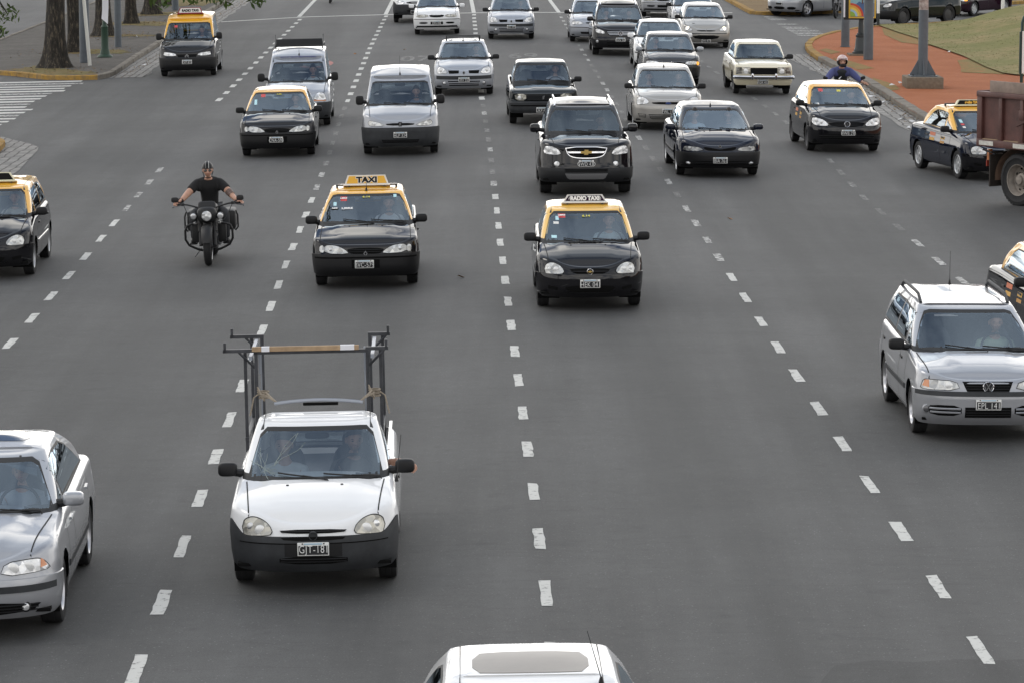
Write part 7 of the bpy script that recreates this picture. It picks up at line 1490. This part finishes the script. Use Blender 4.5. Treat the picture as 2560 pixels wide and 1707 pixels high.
def rider(label, M, shirt_c, bare=True, helmet='half', pants=(.03, .032, .036), vest=None):
    # seated, leaning slightly forward, arms wide to the bars
    s = Sk(); s.chain([(0, 1.22, .83, .13, .10), (0, 1.20, .98, .12, .09), (0, 1.10, 1.16, .14, .09), (0, 1.02, 1.30, .105, .075), (0, .97, 1.375, .058), (0, .94, 1.43, .055)])
    for sg in (-1, 1): s.chain([(sg * .185, 1.0, 1.29, .062), (sg * .345, .84, 1.14, .063), (sg * .365, .81, 1.12, .058), (sg * .43, .69, 1.055, .047), (sg * .475, .60, 1.015, .033)], 3)
    b = MB(); b.addmesh(s.mesh(), SKIN); hm = headmesh(b, (0, .89, 1.515), 1.05, yaw=2)
    for sg in (-1, 1): add_hand(b, (sg * .48, .595, 1.012), (sg * .75, -.35, -.12), (-sg * .25, -.75, -.5), (-sg * .5, -.5, .1), 1.0 if sg < 0 else .45)
    o = b.build('person'); o.matrix_world = M; tag(o, label, 'person')
    s = Sk(); s.chain([(0, 1.22, .84, .16, .135), (0, 1.20, .98, .155, .125), (0, 1.10, 1.16, .195, .135), (0, 1.02, 1.30, .185, .13), (0, .985, 1.358, .112, .098)])
    for sg in (-1, 1):
        s.chain([(sg * .19, 1.0, 1.295, .108), (sg * .29, .90, 1.195, .085), (sg * .312, .88, 1.175, .082)] if bare else [(sg * .19, 1.0, 1.295, .11), (sg * .345, .84, 1.14, .083), (sg * .365, .81, 1.12, .077), (sg * .455, .64, 1.04, .055)], 3)
    q = MB(); q.addmesh(s.mesh(), pm('rider cloth %.2f' % sum(shirt_c), shirt_c, .9))
    for sg in (-1, 1): q.superq((sg * .165, 1.0, 1.245), (.075, .085, .10), pm('rider cloth %.2f' % sum(shirt_c), shirt_c, .9), 1., 10, 14)
    q.build('shirt', o)
    if vest:
        s = Sk(); s.chain([(0, 1.22, .84, .17, .15), (0, 1.20, .98, .165, .14), (0, 1.10, 1.16, .19, .145), (0, 1.02, 1.30, .20, .145), (0, .98, 1.37, .125, .11)]); q = MB(); q.addmesh(s.mesh(), pm('vest', vest, .7)); q.prism([(-.07, -.02), (.0, .03), (.0, .01), (-.06, -.05)], .925, .94, PAPER, c=(-.01, 0, 1.13)); q.build('vest', o)
    s = Sk(); s.chain([(0, 1.24, .84, .15, .12)])
    for sg in (-1, 1): s.chain([(sg * .11, 1.18, .82, .105), (sg * .25, .86, .80, .082), (sg * .275, .76, .77, .073), (sg * .28, .80, .50, .058), (sg * .28, .83, .36, .05)], 0)
    q = MB(); q.addmesh(s.mesh(), pm('trousers', pants, .85)); q.build('trousers', o)
    for sg in (-1, 1): q = MB(); q.superq((sg * .28, .78, .335), (.05, .13, .045), BLK, .7, 10, 14); q.build('boot', o)
    if bare:
        if True:
            q = MB(); q.lathe([(.046, -.02), (.049, 0), (.046, .03)], (0, 0, 0), BLK, 12); w = q.build('wrist_band', o); w.location = (-.455, .64, 1.03); w.rotation_euler = (R(40), R(-40), 0)
            q = MB(); V = []; 
            q.tube([(.340, .845, 1.14), (.40, .75, 1.088)], [.067, .056], pm('tattoo ink', (.13, .085, .07), .6, noise=.6, nscale=40), 14, False); q.build('tattoo', o)
            q = MB(); q.prism([(-.055, 1.36), (.055, 1.36), (.0, 1.235)], .882, .905, SKIN); 
    H = MB(); HB = pm('black helmet', (.006, .006, .007), .4, spec=.3)
    if helmet == 'half':
        n, m = 14, 30; V = []
        for i in range(n + 1):
            t = math.pi / 2 * i / n
            for j in range(m):
                u = 2 * math.pi * j / m; V.append(hm @ Vector((.098 * math.cos(t) * math.cos(u), .122 * math.cos(t) * math.sin(u) + .006, .028 + .118 * math.sin(t) - (.045 * (1 - i / n) * max(0, math.sin(u) + .2) if i < n else 0))))
        F = [(i * m + j, i * m + (j + 1) % m, (i + 1) * m + (j + 1) % m, (i + 1) * m + j) for i in range(n) for j in range(m)]; H.add(V, F, HB)
        for xx, ww in ((-.030, .002), (.022, .0045)):
            P_ = [hm @ Vector((xx, -.1235 * math.cos(t) * math.sqrt(max(0, 1 - (xx / .098) ** 2)) + .006, .028 + .1195 * math.sin(t))) for t in np.linspace(.08, 1.9, 14)]; H.tube(P_, ww * .6, WHT, 6)
        H.tube([hm @ Vector((sg * .088, .0, -.02 + .0)) for sg in (-1,)] + [hm @ Vector((-.06, -.045, -.115)), hm @ Vector((0, -.06, -.128)), hm @ Vector((.06, -.045, -.115)), hm @ Vector((.088, 0, -.02))], .007, BLK, 6)
        H.build('helmet', o); q = MB()
        for sg in (-1, 1): q.superq(hm @ Vector((sg * .034, -.096, -.002)), (.029, .009, .021), pm('dark sunglasses', (.01, .01, .012), .08, coat=1), .8, 8, 14); q.tube([hm @ Vector((sg * .06, -.09, .004)), hm @ Vector((sg * .085, 0, .0))], .004, BLK, 5)
        q.build('sunglasses', o)
    else:
        HW = ground_mix('helmet graphics', (.62, .60, .60), (.16, .14, .32), (.5, .25, .22), 8., 11., rough=.3, bump=0, t=(.54, .58))
        n, m = 18, 32
        V = []
        for i in range(n + 1):
            t = -math.pi * .36 + (math.pi * .86) * i / n
            for j in range(m):
                u = 2 * math.pi * j / m; V.append(hm @ Vector((.135 * math.cos(t) * math.cos(u), .155 * math.cos(t) * math.sin(u), .02 + .15 * math.sin(t))))
        top_, low, F1, F2 = [], [], [], []
        for i in range(n):
            for j in range(m):
                u = 2 * math.pi * (j + .5) / m; t = -math.pi * .36 + (math.pi * .86) * (i + .5) / n; f = (i * m + j, i * m + (j + 1) % m, (i + 1) * m + (j + 1) % m, (i + 1) * m + j)
                if math.sin(u) < -.55 and -.5 < t < .28: continue
                (F1 if t > .1 else F2).append(f)
        H.add(V, F1, HW); H.add(V, F2, BLK); H.superq(hm @ Vector((0, -.135, -.085)), (.085, .05, .04), BLK, .7, 10, 16); H.prism([(-.1, -.20), (.1, -.20), (.125, -.06), (-.125, -.06)], .085, .095, HW, ax='z', c=hm @ Vector((0, 0, 0)) - Vector((0, 0, 0))); H.build('helmet', o)
    return o
rider('motorcyclist in black shirt, sunglasses and striped half helmet, arms wide on the bars', BM @ Matrix.Rotation(R(-2), 4, 'Y'), (.011, .011, .012))
# small motorcycle behind the taxi beside the island
def small_bike(X, Y, rot, label, c=(.02, .02, .022)):
    r = empty('motorcycle', (X, Y, gz(X, Y)), (0, 0, R(rot))); tag(r, label, 'motorcycle', 'small motorcycles'); P_ = pm('bike paint %.2f' % sum(c), c, .3, coat=1)
    for y, nm in ((.12, 'front_wheel'), (1.38, 'rear_wheel')):
        mb = MB(); torus(mb, (0, y, .30), .25, .048, TYRE, 36, 10); o = mb.build(nm, r); q = MB(); q.lathe([(.2, -.02), (.215, .0), (.2, .02)], (0, y, .3), MENG, 24, 'x')
        for k in range(5): a = 2 * math.pi * k / 5; q.tube([(0, y, .3), (0, y + .2 * math.cos(a), .3 + .2 * math.sin(a))], .016, MENG, 6)
        q.build('rim', o)
    mb = MB()
    for sg in (-1, 1): mb.tube([(sg * .09, .12, .3), (sg * .09, .36, .88)], .024, MENG, 8)
    mb.superq((0, .13, .60), (.07, .2, .03), P_, .8, 8, 12); mb.build('fork', r)
    mb = MB(); mb.superq((0, .2, .86), (.1, .07, .11), P_, .7, 10, 14); mb.superq((0, .135, .86), (.075, .02, .07), LENSB, .9, 8, 14); mb.build('headlight', r)
    mb = MB(); mb.tube([(-.50, .6, 1.0), (-.25, .44, 1.0), (0, .38, .95), (.25, .44, 1.0), (.50, .6, 1.0)], .014, MBK, 8); mb.build('handlebar', r)
    for sg in (-1, 1): mb = MB(); mb.superq((sg * .46, .46, 1.18), (.06, .02, .04), BLK, .6, 8, 14, Matrix.Rotation(R(sg * -18), 3, 'Y')); mb.tube([(sg * .36, .5, 1.0), (sg * .43, .46, 1.15)], .008, BLK, 6); mb.build('wing_mirror', r)
    mb = MB(); mb.superq((0, .68, .80), (.13, .24, .12), P_, .8, 10, 16); mb.build('fuel_tank', r); mb = MB(); mb.superq((0, 1.15, .80), (.13, .36, .06), RUB, .7, 8, 14); mb.build('seat', r)
    mb = MB(); mb.tube([(0, .4, .85), (0, .6, .3), (0, 1.38, .3)], .03, MBK, 8); mb.superq((0, .75, .42), (.13, .2, .16), MENG, .6, 10, 14); mb.superq((0, 1.55, .68), (.1, .22, .07), P_, .7, 8, 12); mb.build('engine', r)
    return r
b2 = small_bike(8.1, 90.6, 3, 'small motorcycle mostly hidden behind the taxi beside the gravel island')
rider('motorcyclist in a white patterned full face helmet, dark vest and blue sleeves behind the taxi', Matrix.Translation(b2.location + Vector((0, -.1, .04))) @ Matrix.Rotation(R(3), 4, 'Z'), (.07, .08, .2), bare=False, helmet='full', vest=(.015, .018, .022))
b3 = small_bike(12.55, 145.9, -20, 'black motorcycle beside the silver minivan, cut by the top edge')
rider('motorcyclist in black clothes with pale shoes beside the silver minivan', Matrix.Translation(b3.location) @ Matrix.Rotation(R(-20), 4, 'Z'), (.012, .012, .014), bare=False, helmet='half')
b4 = small_bike(-7.75, 159.9, 1, 'motorcycle at the very top edge, only its wheel showing')
